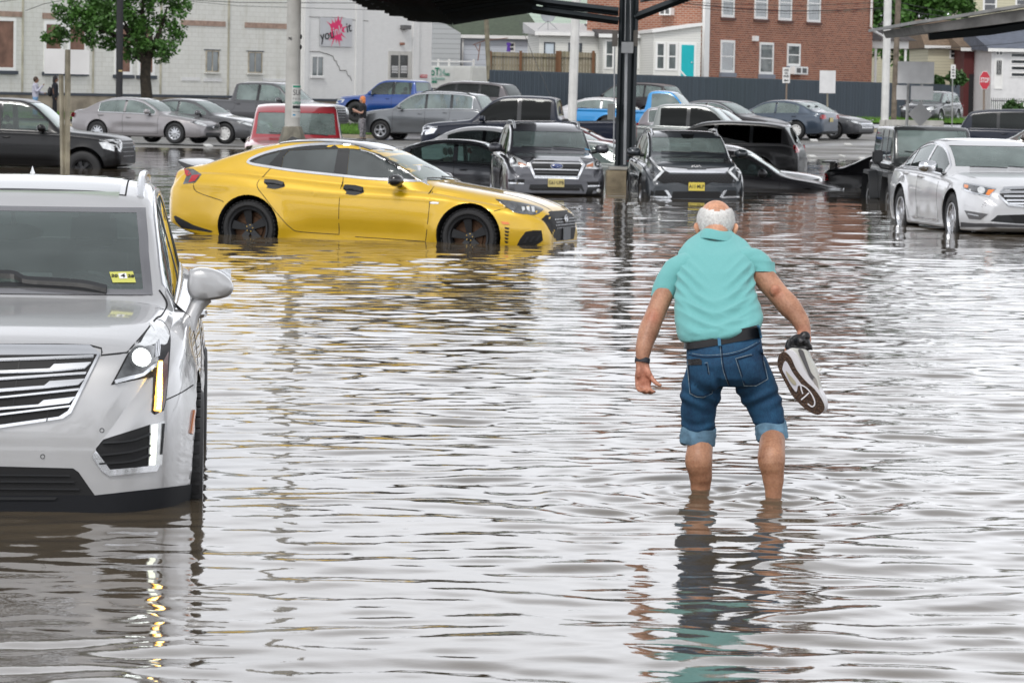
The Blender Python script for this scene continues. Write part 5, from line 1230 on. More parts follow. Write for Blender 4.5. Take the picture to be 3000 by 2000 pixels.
def board_mat(name, col, gap, horiz=True, dark=(.1, .1, .1), var=.15, rough=.7, stain=0.0, stcol=(.1, .1, .05)):
 """siding or fence boards: a groove every gap metres"""
 if name in MATS: return MATS[name]
 m, nt, b = new_mat(name); tc = N(nt, 'ShaderNodeTexCoord'); sp = N(nt, 'ShaderNodeSeparateXYZ'); nt.links.new(tc.outputs['Object'], sp.inputs[0])
 src = sp.outputs[2] if horiz else sp.outputs[0]
 dv = N(nt, 'ShaderNodeMath', operation='DIVIDE'); dv.inputs[1].default_value = gap; nt.links.new(src, dv.inputs[0])
 fr = N(nt, 'ShaderNodeMath', operation='FRACT'); nt.links.new(dv.outputs[0], fr.inputs[0])
 gt = N(nt, 'ShaderNodeMath', operation='LESS_THAN'); gt.inputs[1].default_value = .09; nt.links.new(fr.outputs[0], gt.inputs[0])
 fl = N(nt, 'ShaderNodeMath', operation='FLOOR'); nt.links.new(dv.outputs[0], fl.inputs[0])
 wn = N(nt, 'ShaderNodeTexWhiteNoise', noise_dimensions='1D'); nt.links.new(fl.outputs[0], wn.inputs['W'])
 nz = N(nt, 'ShaderNodeTexNoise', Scale=1.3, Detail=6.0, Roughness=.7); mp = N(nt, 'ShaderNodeMapping'); mp.inputs['Scale'].default_value = (1, 1, 3) if horiz else (4, 4, .5)
 nt.links.new(tc.outputs['Object'], mp.inputs[0]); nt.links.new(mp.outputs[0], nz.inputs['Vector'])
 av = N(nt, 'ShaderNodeMath', operation='ADD'); nt.links.new(wn.outputs['Value'], av.inputs[0]); nt.links.new(nz.outputs['Fac'], av.inputs[1])
 mr = N(nt, 'ShaderNodeMapRange'); mr.inputs['From Max'].default_value = 2; nt.links.new(av.outputs[0], mr.inputs['Value'])
 m1 = N(nt, 'ShaderNodeMix', data_type='RGBA'); m1.inputs[6].default_value = (*[c*(1-var) for c in col], 1); m1.inputs[7].default_value = (*[min(1, c*(1+var)) for c in col], 1); nt.links.new(mr.outputs[0], m1.inputs[0])
 m3 = N(nt, 'ShaderNodeMix', data_type='RGBA'); m3.inputs[7].default_value = (*stcol, 1); nt.links.new(m1.outputs[2], m3.inputs[6])
 r3 = N(nt, 'ShaderNodeMapRange'); r3.inputs['From Min'].default_value = .5; r3.inputs['From Max'].default_value = .75; r3.inputs['To Max'].default_value = stain; nt.links.new(nz.outputs['Fac'], r3.inputs['Value']); nt.links.new(r3.outputs[0], m3.inputs[0])
 m2 = N(nt, 'ShaderNodeMix', data_type='RGBA'); m2.inputs[7].default_value = (*dark, 1); nt.links.new(m3.outputs[2], m2.inputs[6]); nt.links.new(gt.outputs[0], m2.inputs[0])
 nt.links.new(m2.outputs[2], b.inputs['Base Color']); b.inputs['Roughness'].default_value = rough
 MATS[name] = m; return m
WBRICK = brick_mat('painted_brick', (.64, .64, .60), (.68, .68, .64), (.54, .53, .48), bw=.42, bh=.21, msz=.010, stain=.5, stcol=(.40, .38, .29))
WBRICK2 = brick_mat('painted_brick_clean', (.70, .70, .69), (.74, .74, .73), (.55, .55, .54), bw=.22, bh=.075, msz=.006, stain=.2, stcol=(.5, .5, .47))
REDB = brick_mat('red_brick', (.17, .038, .022), (.34, .11, .06), (.42, .30, .22), bw=.30, bh=.11, msz=.018, stain=.35, stcol=(.19, .06, .035))
REDB2 = brick_mat('orange_brick', (.27, .085, .045), (.38, .15, .085), (.42, .33, .27), bw=.30, bh=.11, msz=.018, stain=.2, stcol=(.3, .12, .08))
FOUND = mat('foundation', (.30, .26, .20), .9, var=.3, scale=1.2)
CONC = mat('concrete', (.42, .41, .38), .85, var=.18, scale=2.5, bump=.3, bscale=25)
CONC2 = mat('stained_concrete', (.30, .25, .17), .85, var=.35, scale=3, bump=.3, bscale=20)
DKTRIM = mat('dark_trim', (.045, .055, .07), .6)
SID_W = board_mat('white_siding', (.74, .74, .70), .12, dark=(.42, .42, .40), var=.05)
SID_G = board_mat('grey_siding', (.46, .48, .49), .26, dark=(.2, .21, .22), var=.06)
SID_B = board_mat('blue_white_siding', (.58, .62, .68), .26, dark=(.35, .38, .42), var=.05)
SID_M = board_mat('mint_siding', (.60, .72, .62), .22, dark=(.4, .5, .42), var=.05)
SID_Y = board_mat('cream_siding', (.60, .57, .42), .17, dark=(.33, .31, .22), var=.06)
WINW = mat('window_white', (.82, .82, .80), .4, var=.03)
WGL = mat('house_glass', (.10, .12, .12), .06, coat=1.0, var=.5, scale=1.2)
WGL2 = mat('house_glass_dark', (.03, .035, .04), .05, coat=1.0, var=.4, scale=1.2)
CURT = mat('brown_curtain', (.20, .11, .08), .8, var=.3, scale=2)
ROOFG = mat('green_shingle', (.055, .075, .045), .9, var=.3, scale=5, bump=.5, bscale=30)
ROOFD = mat('dark_shingle', (.07, .065, .065), .9, var=.3, scale=5)
ROOFB = mat('brown_shingle', (.17, .12, .08), .9, var=.25, scale=5)
STEEL = mat('dark_steel', (.018, .024, .028), .45, .3)
GALV = mat('galvanised', (.38, .39, .40), .45, .6, var=.15)
POLEW = mat('pole_white', (.66, .66, .64), .5, var=.08)
WOODP = mat('weathered_pole', (.16, .13, .10), .9, var=.35, scale=4)
SIGNB = mat('sign_back', (.68, .68, .68), .5, .0, var=.06)
BARK = mat('bark', (.035, .028, .02), .95, var=.4, scale=6, bump=.6, bscale=20)

class Wall:
 """an upright wall from (px0 at depth Y0) to (px1 at depth Y1), local frame u along it, v inwards, z up"""
 def __init__(s, px0, Y0, px1, Y1, name, label, cat, group=None):
  a = P(px0, 278, Y0); b = P(px1, 278, Y1); s.a = Vector((a.x, Y0, 0)); s.b = Vector((b.x, Y1, 0)); d = s.b-s.a; s.W = d.length
  s.root = thing(name, label, cat, s.a, math.atan2(d.y, d.x), group) if name else None
  s.M = Matrix.Translation(s.a) @ Matrix.Rotation(math.atan2(d.y, d.x), 4, 'Z'); s.Mi = s.M.inverted()
 def uz(s, px, py, v=0.0):
  o = s.Mi @ CAMO; q = s.Mi @ P(px, py, 100); d = q-o; p = o+d*((v-o.y)/d.y); return p.x, p.z
 def rect(s, x0, y0, x1, y1, v=0.0):
  u0, z1 = s.uz(x0, y0, v); u1, z0 = s.uz(x1, y1, v); return u0, z0, u1, z1
 def box(s, u0, z0, u1, z1, v0, v1, m, name, parent=None, **kw):
  mb = MB(); mb.box2((u0, v0, z0), (u1, v1, z1)); return mb.build(name, m, parent or s.root, **kw)
 def window(s, x0, y0, x1, y1, frame=WINW, gl=WGL, fw=.09, depth=.10, sash=True, mull=0, sill=None, lintel=None, proud=.04):
  u0, z0, u1, z1 = s.rect(x0, y0, x1, y1)
  mb = MB()
  for a in ((u0, z0, u0+fw, z1), (u1-fw, z0, u1, z1), (u0+fw, z0, u1-fw, z0+fw), (u0+fw, z1-fw, u1-fw, z1)): mb.box2((a[0], -proud, a[1]), (a[2], depth, a[3]))
  if sash: mb.box2((u0+fw, -proud*.4, (z0+z1)/2-.03), (u1-fw, depth, (z0+z1)/2+.03))
  for k in range(mull):
   c = u0+(u1-u0)*(k+1)/(mull+1); mb.box2((c-.03, -proud*.6, z0+fw), (c+.03, depth, z1-fw))
  w_ = mb.build('window', frame, s.root)
  mb = MB(); mb.box2((u0+fw*.9, -.012, z0+fw*.9), (u1-fw*.9, .002, z1-fw*.9)); mb.build('window_glass', gl, w_)
  if sill: mb = MB(); mb.box2((u0-.08, -.12, z0-sill[0]), (u1+.08, .02, z0-.003)); mb.build('window_sill', sill[1], w_)
  if lintel: mb = MB(); mb.box2((u0-.12, -.02, z1+.004), (u1+.12, .02, z1+lintel[0])); mb.build('lintel', lintel[1], w_)
  return w_
def crown_mesh(lobes, n, size, seed=1, flat=.75, shell=.55):
 rg = np.random.default_rng(seed); w = np.array([l[3]**2 for l in lobes]); w = w/w.sum(); idx = rg.choice(len(lobes), n, p=w)
 # clumps inside each lobe
 cl = [];
 for l in lobes:
  k = 26; d = rg.normal(size=(k, 3)); d /= np.linalg.norm(d, axis=1)[:, None]; r = rg.uniform(shell, 1.0, k)[:, None]
  cl.append(np.array(l[:3])+d*r*l[3]*np.array([1, 1, flat]))
 V = np.zeros((n*4, 3));
 ci = rg.integers(0, 26, n); cen = np.array([cl[a][b] for a, b in zip(idx, ci)]); rad = np.array([lobes[a][3] for a in idx])
 pos = cen+rg.normal(size=(n, 3))*rad[:, None]*.14
 nr = rg.normal(size=(n, 3)); nr[:, 2] += .8; nr /= np.linalg.norm(nr, axis=1)[:, None]
 t = np.cross(nr, rg.normal(size=(n, 3))); t /= np.linalg.norm(t, axis=1)[:, None]; b = np.cross(nr, t); sz = size*rg.uniform(.6, 1.3, n)[:, None]
 V[0::4] = pos-t*sz; V[1::4] = pos+b*sz*.6; V[2::4] = pos+t*sz; V[3::4] = pos-b*sz*.6
 me = bpy.data.meshes.new('crown'); me.vertices.add(n*4); me.vertices.foreach_set('co', V.ravel()); me.loops.add(n*4); me.loops.foreach_set('vertex_index', np.arange(n*4)); me.polygons.add(n)
 me.polygons.foreach_set('loop_start', np.arange(0, n*4, 4)); mi = rg.choice([0, 1, 2], n, p=[.5, .35, .15]); me.polygons.foreach_set('material_index', mi.astype(np.int32)); me.update(); me.validate(); return me
def leaf_mat(name, col):
 m = mat(name, col, .55, var=.35, scale=1.5); b = m.node_tree.nodes['Principled BSDF']; b.inputs['Transmission Weight'].default_value = 0; b.inputs['Subsurface Weight'].default_value = 0; return m
def tree(label, base, trunk_h, tr, lobes, n, size, cols, seed=1, limbs=6, name='tree', group=None):
 t = thing(name, label, 'tree', base, group=group); mb = MB(); rg = random.Random(seed)
 pts = [Vector((0, 0, -.1)), Vector((.05, 0, trunk_h*.35)), Vector((-.04, .05, trunk_h*.7)), Vector((.02, 0, trunk_h))]
 mb.tube(pts, [tr*1.35, tr, tr*.9, tr*.8], 12); mb.build('trunk', BARK, t, ang=60)
 ls = sorted(lobes, key=lambda l: -l[3])[:limbs]
 for l in ls:
  a = pts[-1]; e = Vector(l[:3]); mid = a.lerp(e, .45)+Vector((rg.uniform(-.3, .3), rg.uniform(-.3, .3), .3)); mb = MB(); mb.tube([a-Vector((0, 0, .3)), mid, e], [tr*.55, tr*.35, tr*.12], 8); mb.build('limb', BARK, t, ang=60)
 link('crown', crown_mesh(lobes, n, size, seed), [leaf_mat(name+str(i)+'_'+str(seed), c) for i, c in enumerate(cols)], t); return t
def pole_thing(name, label, cat, px0, py0, px1, py1, Y, w, m, taper=1.0, n=12, group=None, z0=None):
 a = P(px1, py1, Y); b = P(px0, py0, Y)
 if z0 is not None: a = Vector((a.x+(a.x-b.x)*(a.z-z0)/max(.1, b.z-a.z), a.y, z0))
 mb = MB(); mb.tube([(0, 0, 0), tuple(b-a)], [w/2, w/2*taper], n); t = thing(name, label, cat, a, group=group); mb.build('pole', m, t); return t, a, b
def sign_plate(px0, py0, px1, py1, Y, m, parent, base, name='sign_panel', thick=.02, rot=0):
 a = P(px0, py0, Y); b = P(px1, py1, Y); mb = MB(); c = (a+b)/2-Vector(base); mb.box(c, (abs(b.x-a.x), thick, abs(a.z-b.z)), Matrix.Rotation(rot, 3, 'Y')); return mb.build(name, m, parent), c

def setting():
 # ---- ground as one sheet rising out of the water
 xs = sorted(set([-600, -300, -150, -90, -60]+list(np.arange(-44, 45, 2))+[60, 90, 150, 300, 600])); ys = sorted(set([-600, -300, -100, -50, 0, 12, 30, 50, 70, 85]+list(np.arange(95, 200, 1.5))+[210, 230, 260, 300, 400, 600]))
 V = [(x, y, gz(y, x)) for y in ys for x in xs]; nx = len(xs); Fs = [(j*nx+i, j*nx+i+1, (j+1)*nx+i+1, (j+1)*nx+i) for j in range(len(ys)-1) for i in range(nx-1)]
 m, nt, b = new_mat('asphalt'); MATS['asphalt'] = m
 tc = N(nt, 'ShaderNodeTexCoord'); n1 = N(nt, 'ShaderNodeTexNoise', Scale=.25, Detail=8.0); n2 = N(nt, 'ShaderNodeTexNoise', Scale=30.0, Detail=3.0)
 for q in (n1, n2): nt.links.new(tc.outputs['Object'], q.inputs['Vector'])
 cr = N(nt, 'ShaderNodeValToRGB'); cr.color_ramp.elements[0].position = .3; cr.color_ramp.elements[0].color = (.085, .08, .075, 1); cr.color_ramp.elements[1].position = .7; cr.color_ramp.elements[1].color = (.17, .165, .155, 1)
 mxx = N(nt, 'ShaderNodeMath', operation='MULTIPLY_ADD'); mxx.inputs[1].default_value = .3; nt.links.new(n2.outputs['Fac'], mxx.inputs[0]); nt.links.new(n1.outputs['Fac'], mxx.inputs[2])
 nt.links.new(mxx.outputs[0], cr.inputs[0]); nt.links.new(cr.outputs[0], b.inputs['Base Color'])
 rr = N(nt, 'ShaderNodeMapRange'); rr.inputs['From Min'].default_value = .42; rr.inputs['From Max'].default_value = .6; rr.inputs['To Min'].default_value = .28; rr.inputs['To Max'].default_value = .8
 nt.links.new(n1.outputs['Fac'], rr.inputs['Value']); nt.links.new(rr.outputs[0], b.inputs['Roughness'])
 bp = N(nt, 'ShaderNodeBump', Strength=.25, Distance=.01); nt.links.new(n2.outputs['Fac'], bp.inputs['Height']); nt.links.new(bp.outputs[0], b.inputs['Normal'])
 tag(link('ground', mesh(V, Fs, True), m), kind='structure')
 def strip_ground(name, pts, m, dz=.004, hgt=0.0, kind='structure'):
  """sheet following the ground through (x, y) quads: pts = [((x0,y0),(x1,y1)), ...]"""
  vs = []; fs = []; k = 24
  for i, ((xa, ya), (xb, yb)) in enumerate(pts):
   for j in range(k+1):
    x, y = xa+(xb-xa)*j/k, ya+(yb-ya)*j/k; vs.append((x, y, gz(y, x)+dz+hgt))
  n = len(pts)
  for i in range(n-1):
   for j in range(k): fs.append((i*(k+1)+j, i*(k+1)+j+1, (i+1)*(k+1)+j+1, (i+1)*(k+1)+j))
  me = mesh(vs, fs, True); o = link(name, me, m); tag(o, kind=kind); return o
 GRASSM = mat('grass_green', (.10, .21, .03), .9, var=.5, scale=2.5)
 for k, (xa, ya, xb, yb, dep) in enumerate(((-40, 147, -14.5, 152, 11), (-10, 140.5, -5.2, 142, 10), (11, 171, 34, 180, 5))):
  o = strip_ground('grass_verge', [((xa, ya), (xb, yb)), ((xa, ya+dep*.5), (xb, yb+dep*.5)), ((xa, ya+dep), (xb, yb+dep))], GRASSM, hgt=.10)
  rg = np.random.default_rng(k); n = 9000; u = rg.uniform(0, 1, n); v = rg.uniform(0, 1, n); x = xa+(xb-xa)*u; y = ya+(yb-ya)*u+dep*v; z = np.array([gz(b_, a_) for a_, b_ in zip(x, y)])+.1
  Vv = np.zeros((n*3, 3)); a = rg.uniform(0, PI, n); h = rg.uniform(.06, .22, n); w_ = .03
  Vv[0::3] = np.stack([x-w_*np.cos(a), y-w_*np.sin(a), z], 1); Vv[1::3] = np.stack([x+w_*np.cos(a), y+w_*np.sin(a), z], 1); Vv[2::3] = np.stack([x+rg.normal(0, .04, n), y, z+h], 1)
  me = mesh([tuple(q) for q in Vv], [(i*3, i*3+1, i*3+2) for i in range(n)]); tag(link('grass', me, GRASSM), 'short bright green grass on the verge behind the parked cars', kind='stuff')
 KERB = mat('kerb_concrete', (.40, .35, .26), .9, var=.2)
 for (xa, ya, xb, yb) in ((-44, 145.5, -5, 139.2), (12, 160.5, 30, 166)):
  mb = MB(); d = Vector((xb-xa, yb-ya, 0)); L = d.length
  for i in range(20):
   p = Vector((xa, ya, 0))+d*(i+.5)/20; mb.box((p.x, p.y, gz(p.y, p.x)+.03), (L/20*1.0, .22, .2), Matrix.Rotation(math.atan2(d.y, d.x), 3, 'Z'))
  tag(mb.build('kerb', KERB), kind='structure')
 strip_ground('pavement', [((12, 163), (31, 170)), ((12, 169), (31, 176))], mat('pavement_slab', (.42, .43, .46), .7, var=.1), hgt=.08)
 mark = mat('road_marking', (.40, .40, .38), .8, var=.4, scale=6)
 strip_ground('parking_stripe', [((11.0, 131.0), (26, 136.5)), ((11.0, 131.35), (26, 136.85))], mark, dz=.008)
 strip_ground('parking_stripe', [((-22, 117.2), (-9, 117.2)), ((-22, 117.7), (-9, 117.7))], mark, dz=.008)

 # ---- white painted brick building
 w = Wall(-160, 163, 886, 180, 'brick_building', 'long white-painted brick building with brown lintels and small windows, behind the maple tree', 'building')
 W = w.W; zb = .45
 w.box(-14, 1.52, W, 9.6, 0, 14, WBRICK, 'wall'); w.box(-14, zb-.6, W, 1.40, -.10, 13.9, FOUND, 'foundation'); w.box(-14, 1.40, W+.002, 1.52, -.14, 13.95, DKTRIM, 'base_ledge')
 w.box(-14.2, 9.6, W+.2, 9.9, -.2, 14.2, DKTRIM, 'roof')
 for (x0, y0, x1, y1, fr, gl) in ((-60, 50, 45, 208, WINW, CURT), (128, 62, 183, 212, WINW, CURT), (198, 62, 252, 213, WINW, CURT), (336, 68, 386, 220, WINW, CURT), (404, 70, 452, 222, WINW, CURT)):
  w.window(x0, y0, x1, y1, fr, gl, fw=.14, sash=False, sill=(.16, DKTRIM))
 for (x0, y0, x1, y1) in ((603, 148, 640, 212), (727, 152, 767, 215)): w.window(x0, y0, x1, y1, mat('rusty_frame', (.35, .31, .24), .8, var=.3), WGL, fw=.05, sash=False, mull=1, sill=(.08, WBRICK), lintel=(.05, DKTRIM))
 for (x0, y0, x1, y1) in ((-20, 32, 68, 51), (124, 38, 160, 57), (530, 59, 660, 79), (717, 66, 842, 86)):
  u0, z0, u1, z1 = w.rect(x0, y0, x1, y1); w.box(u0, z0, u1, z1, -.03, .05, mat('brown_lintel', (.34, .24, .19), .9, var=.2, scale=5), 'lintel')
 for px in (65, 272, 470, 668): u, z = w.uz(px, 200); w.box(u-.04, 1.53, u+.04, 9.5, -.05, .02, mat('stained_pilaster', (.40, .38, .30), .9, var=.3, scale=1), 'downpipe')
 for (x0, x1, yy) in ((-60, 700, 0), (530, 770, 35)): pass
 for (x0, y0, x1, y1) in ((530, 226, 585, 238), (595, 229, 648, 240), (770, 230, 840, 240)): u0, z0, u1, z1 = w.rect(x0, y0, x1, y1); w.box(u0, z0, u1, z1, -.03, .02, WBRICK2, 'bricked_sill')
 # right section
 w2 = Wall(886, 179.4, 1263, 186.5, 'brick_building', 'clean white brick shop front with a stepped crack, double door and mounted sign board', 'building')
 w2.box(0, 1.44, w2.W, 9.2, 0, 12, WBRICK2, 'wall'); w2.box(0, 0, w2.W, 1.33, -.08, 11.9, FOUND, 'foundation'); w2.box(-.002, 1.33, w2.W+.002, 1.44, -.12, 11.95, DKTRIM, 'base_ledge')
 for px in (890, 1048, 1215): u, z = w2.uz(px, 200); w2.box(max(.02, u-.22), 1.45, u+.22, 9.1, -.09, .0, WBRICK2, 'pilaster')
 w2.window(912, 164, 947, 225, WBRICK2, WGL, fw=.05, sash=False, mull=1, sill=(.08, WBRICK2))
 u0, z0, u1, z1 = w2.rect(1138, 150, 1202, 290)
 d = w2.box(u0, z0, u1, z1, -.05, .04, mat('door_frame_grey', (.50, .49, .46), .5), 'double_door')
 for (x0, x1) in ((1143, 1164), (1170, 1191)):
  a0, c0, a1, c1 = w2.rect(x0, 162, x1, 228); mb = MB(); mb.box2((a0, -.07, c0), (a1, -.052, c1)); pn = mb.build('door_glass', WGL2, d)
  for q, (ln_, hh) in enumerate((('FACTORY', .5), ('SHOWROOM', .42), ('MON-FRI', .36), ('OPEN 9-5', .26), ('WELCOME', .1))):
   mb = MB(); zz = c0+(c1-c0)*hh;
   if q != 4: mb.box2((a0+.05, -.078, zz-.06), (a1-.05, -.071, zz+.03-.02*(q % 2))); mb.build('door_notice', mat('notice_white', (.5, .5, .5), .6), pn)
 cr_ = [(908, 152), (935, 152), (962, 160), (975, 165), (979, 178), (985, 179), (988, 192), (992, 194), (995, 207), (1014, 207), (1018, 221), (1025, 224), (1030, 237)]
 pts = [Vector((w2.uz(a, b_)[0], -.012, w2.uz(a, b_)[1])) for a, b_ in cr_]; mb = MB(); mb.tube(pts, .018, 4); mb.build('wall_crack', mat('crack', (.12, .11, .10), .9), w2.root)
 pts = [Vector((w2.uz(a, b_)[0], -.012, w2.uz(a, b_)[1])) for a, b_ in ((900, 50), (1000, 52), (1040, 60), (1080, 62))]; mb = MB(); mb.tube(pts, .014, 4); mb.build('wall_crack', mat('crack', (.12, .11, .10), .9), w2.root)
 # flood light, alarm bell, little sign
 def small(wl, x0, y0, x1, y1, m, name, label, cat, v=.3):
  u0, z0, u1, z1 = wl.rect(x0, y0, x1, y1); p = wl.M @ Vector(((u0+u1)/2, -v/2-.01, (z0+z1)/2)); mb = MB(); mb.box((0, 0, 0), (u1-u0, v, z1-z0)); o = mb.build(name, m, None, bevel=.02); o.location = p; o.rotation_euler = wl.root.rotation_euler; tag(o, label, cat); return o
 o = small(w2, 1172, 74, 1192, 87, mat('lamp_grey', (.12, .12, .12), .6), 'floodlight', 'small dark floodlight high on the white shop wall', 'lamp')
 o = small(w2, 1170, 125, 1180, 133, mat('bell_brown', (.28, .14, .10), .6), 'alarm_bell', 'small reddish alarm bell over the shop door', 'bell', .15)
 sg = small(w2, 1230, 219, 1251, 229, mat('sign_red', (.55, .05, .07), .5), 'parking_sign', 'small red and white sign low on the right end of the white shop wall', 'sign', .03)
 sgw = (w2.uz(1251, 224)[0]-w2.uz(1230, 224)[0]); text('sign_lettering', 'PARKING', .12, WHITEP, sg, (0, -.02, 0), sx=.8*sgw/.45)
 # sign board: "you ink it"
 u0, z0, u1, z1 = w2.rect(936, 51, 1028, 139); cx, cz = (u0+u1)/2, (z0+z1)/2; bw, bh = u1-u0, z1-z0
 t = thing('shop_sign', 'square grey sign board reading you ink it with a pink splatter', 'sign', w2.M @ Vector((cx, -.05, cz)), w2.root.rotation_euler[2])
 mb = MB(); mb.box((0, 0, 0), (bw, .05, bh)); mb.build('board', mat('board_grey', (.50, .51, .53), .5, var=.04), t, bevel=.005)
 PINK = mat('pink_ink', (.66, .02, .13), .5); rg = random.Random(3); mb = MB(); k = 64; vs = []; c0 = Vector((.02*bw, -.032, .06*bh))
 for i in range(k):
  a = 2*PI*i/k; r = .20*bw*(1+.12*math.sin(5*a+1)+.10*rg.uniform(-1, 1))
  if i % 8 == 3: r *= rg.uniform(1.35, 1.9)
  if i % 8 == 7: r *= rg.uniform(1.1, 1.5)
  vs.append(c0+Vector((r*math.cos(a), 0, r*math.sin(a)*1.05)))
 vs2 = [v+Vector((0, .006, 0)) for v in vs]; mb.add(vs+vs2, [tuple(range(k)), tuple(reversed(range(k, 2*k)))]+[(i, (i+1) % k, k+(i+1) % k, k+i) for i in range(k)]); mb.build('ink_splash', PINK, t, ang=0)
 for s_, x, z, sz, mm in (('you', -.29, -.11, .30, INK), ('it', .38, .17, .30, INK), ('ink', .035, .05, .26, mat('board_grey', (.50, .51, .53), .5))):
  o = link('sign_lettering', text_mesh(s_, sz*bw*1.0, .003, bold=.006), mm, t, (x*bw, -.04, z*bh)); o.rotation_euler = (PI/2, math.radians(-12), 0)

 # ---- house row behind the fence
 def house(px0, Y0, px1, Y1, z0, z1, dep, m, label, roof=None, roofm=ROOFD, name='house', ov=.25, rise=1.4, cat='house'):
  h = Wall(px0, Y0, px1, Y1, name, label, cat); h.box(0, z0, h.W, z1, 0, dep, m, 'wall')
  if roof == 'shed':
   mb = MB(); mb.add([(-ov, -ov, z1+.003), (h.W+ov, -ov, z1+.003), (h.W+ov, dep+ov, z1+rise), (-ov, dep+ov, z1+rise), (-ov, -ov, z1-.18), (h.W+ov, -ov, z1-.18), (h.W+ov, dep+ov, z1+.003), (-ov, dep+ov, z1+.003)], [(0, 1, 2, 3), (0, 4, 5, 1), (1, 5, 6, 2), (0, 3, 7, 4), (3, 2, 6, 7), (4, 7, 6, 5)]); mb.build('roof', roofm, h.root, ang=20)
   h.box(-ov, z1-.20, h.W+ov, z1-.02, -ov-.06, -ov-.004, WINW, 'gutter')
  elif roof == 'gable':
   mb = MB(); y2 = dep/2; mb.add([(-ov, -ov, z1), (h.W+ov, -ov, z1), (h.W+ov, y2, z1+rise), (-ov, y2, z1+rise), (h.W+ov, dep+ov, z1), (-ov, dep+ov, z1), (-ov, -ov, z1-.15), (h.W+ov, -ov, z1-.15), (h.W+ov, dep+ov, z1-.15), (-ov, dep+ov, z1-.15)],
     [(0, 1, 2, 3), (3, 2, 4, 5), (0, 6, 7, 1), (1, 7, 8, 4, 2), (5, 4, 8, 9), (5, 9, 6, 0, 3), (6, 9, 8, 7)]); mb.build('roof', roofm, h.root, ang=20)
   h.box(-ov, z1-.17, h.W+ov, z1-.01, -ov-.06, -ov-.004, WINW, 'gutter')
  elif roof == 'flat': h.box(-.15, z1+.003, h.W+.15, z1+.22, -.15, dep+.15, roofm, 'roof')
  return h
 zt = lambda px, py, Y: P(px, py, Y).z
 # pale grey gable end beside the white building
 g = house(1266, 200, 1347, 200.1, .5, zt(1347, 97, 200.1), 8, SID_G, 'pale grey clapboard gable end squeezed beside the white shop', None)
 mb = MB(); zz = zt(1347, 97, 200); mb.add([(0, -.0, zz), (g.W, 0, zz), (0, 0, zt(1266, 50, 200)), (0, 8, zz), (g.W, 8, zz), (0, 8, zt(1266, 50, 200))], [(0, 1, 2), (4, 3, 5), (1, 4, 5, 2), (0, 2, 5, 3), (0, 3, 4, 1)]); mb.build('gable', SID_G, g.root, ang=0)
 h = house(1349, 203, 1576, 203.4, .5, zt(1450, 103, 203), 8, SID_B, 'low blue-white clapboard house under a mossy green roof', 'shed', ROOFG, rise=1.35)
 h.window(1490, 124, 1509, 153, WINW, WGL2, fw=.08); u0, z0, u1, z1 = h.rect(1353, 105, 1357, 190); h.box(u0, .6, u1, z1, -.12, -.02, WINW, 'downspout')
 m_ = house(1468, 222, 1715, 222.5, .5, 8.2, 8, SID_M, 'tall mint green clapboard house rising behind the low roofs', 'gable', ROOFD)
 m_.window(1508, 18, 1532, 54, WINW, WGL2, fw=.1)
 e = house(1577, 190, 1762, 190.3, .5, zt(1660, 94, 190), 6, SID_W, 'white clapboard lean-to with a low white roof behind the wooden fence', 'shed', mat('white_roof', (.5, .5, .5), .8), rise=.55)
 e.window(1594, 124, 1625, 175, DKTRIM, mat('pale_door', (.55, .62, .68), .5), fw=.06, sash=False); e.window(1665, 126, 1704, 180, DKTRIM, WGL, fw=.08, sash=False, mull=1)
 p = house(1764, 188, 1914, 188.2, .5, zt(1840, 100, 188), 7, SID_W, 'white clapboard house front with tall sash windows, left of the teal door', 'shed', ROOFD, rise=.6)
 p.window(1772, 116, 1799, 204, WINW, WGL, fw=.1); p.window(1850, 120, 1872, 202, WINW, WGL, fw=.1); p.window(1874, 120, 1904, 204, WINW, WGL, fw=.1)
 q = Wall(1912, 184, 2050, 184.3, 'porch_extension', 'white clapboard porch extension with a teal door and sloping roof', 'house'); zl, zr = zt(1912, 97, 184), zt(2050, 76, 184.3)
 mb = MB(); D_ = 4.5; mb.add([(0, 0, .5), (q.W, 0, .5), (q.W, 0, zr), (0, 0, zl), (0, D_, .5), (q.W, D_, .5), (q.W, D_, zr), (0, D_, zl)], [(0, 1, 2, 3), (5, 4, 7, 6), (1, 5, 6, 2), (4, 0, 3, 7), (3, 2, 6, 7), (0, 4, 5, 1)]); mb.build('wall', SID_W, q.root, ang=0)
 mb = MB(); mb.add([(-.1, -.2, zl+.004), (q.W+.1, -.2, zr+.004), (q.W+.1, D_, zr+.004), (-.1, D_, zl+.004), (-.1, -.2, zl+.16), (q.W+.1, -.2, zr+.16), (q.W+.1, D_, zr+.16), (-.1, D_, zl+.16)], [(0, 3, 2, 1), (4, 5, 6, 7), (0, 1, 5, 4), (1, 2, 6, 5), (2, 3, 7, 6), (3, 0, 4, 7)]); mb.build('roof', WINW, q.root, ang=0)
 q.window(1921, 123, 1949, 207, WINW, WGL, fw=.1); q.window(1955, 124, 1984, 208, WINW, WGL, fw=.1)
 u0, z0, u1, z1 = q.rect(1996.5, 132, 2031, 245); fr_ = q.box(u0-.12, z0, u1+.12, z1+.12, -.03, .02, WINW, 'door_frame'); mb = MB(); mb.box2((u0, -.05, z0), (u1, -.032, z1)); mb.build('door', mat('teal_door', (.0, .42, .46), .5, var=.03), fr_)
 mb = MB(); mb.box2((u1-.14, -.09, z0+1.0), (u1-.08, -.055, z0+1.06)); mb.build('door_knob', CHROME, fr_)
 pts = [Vector((q.uz(a, b_)[0], -.5, q.uz(a, b_)[1])) for a, b_ in ((1988, 208), (2013, 236))]; mb = MB(); mb.tube(pts, .05, 6); mb.build('hand_rail', WINW, q.root)
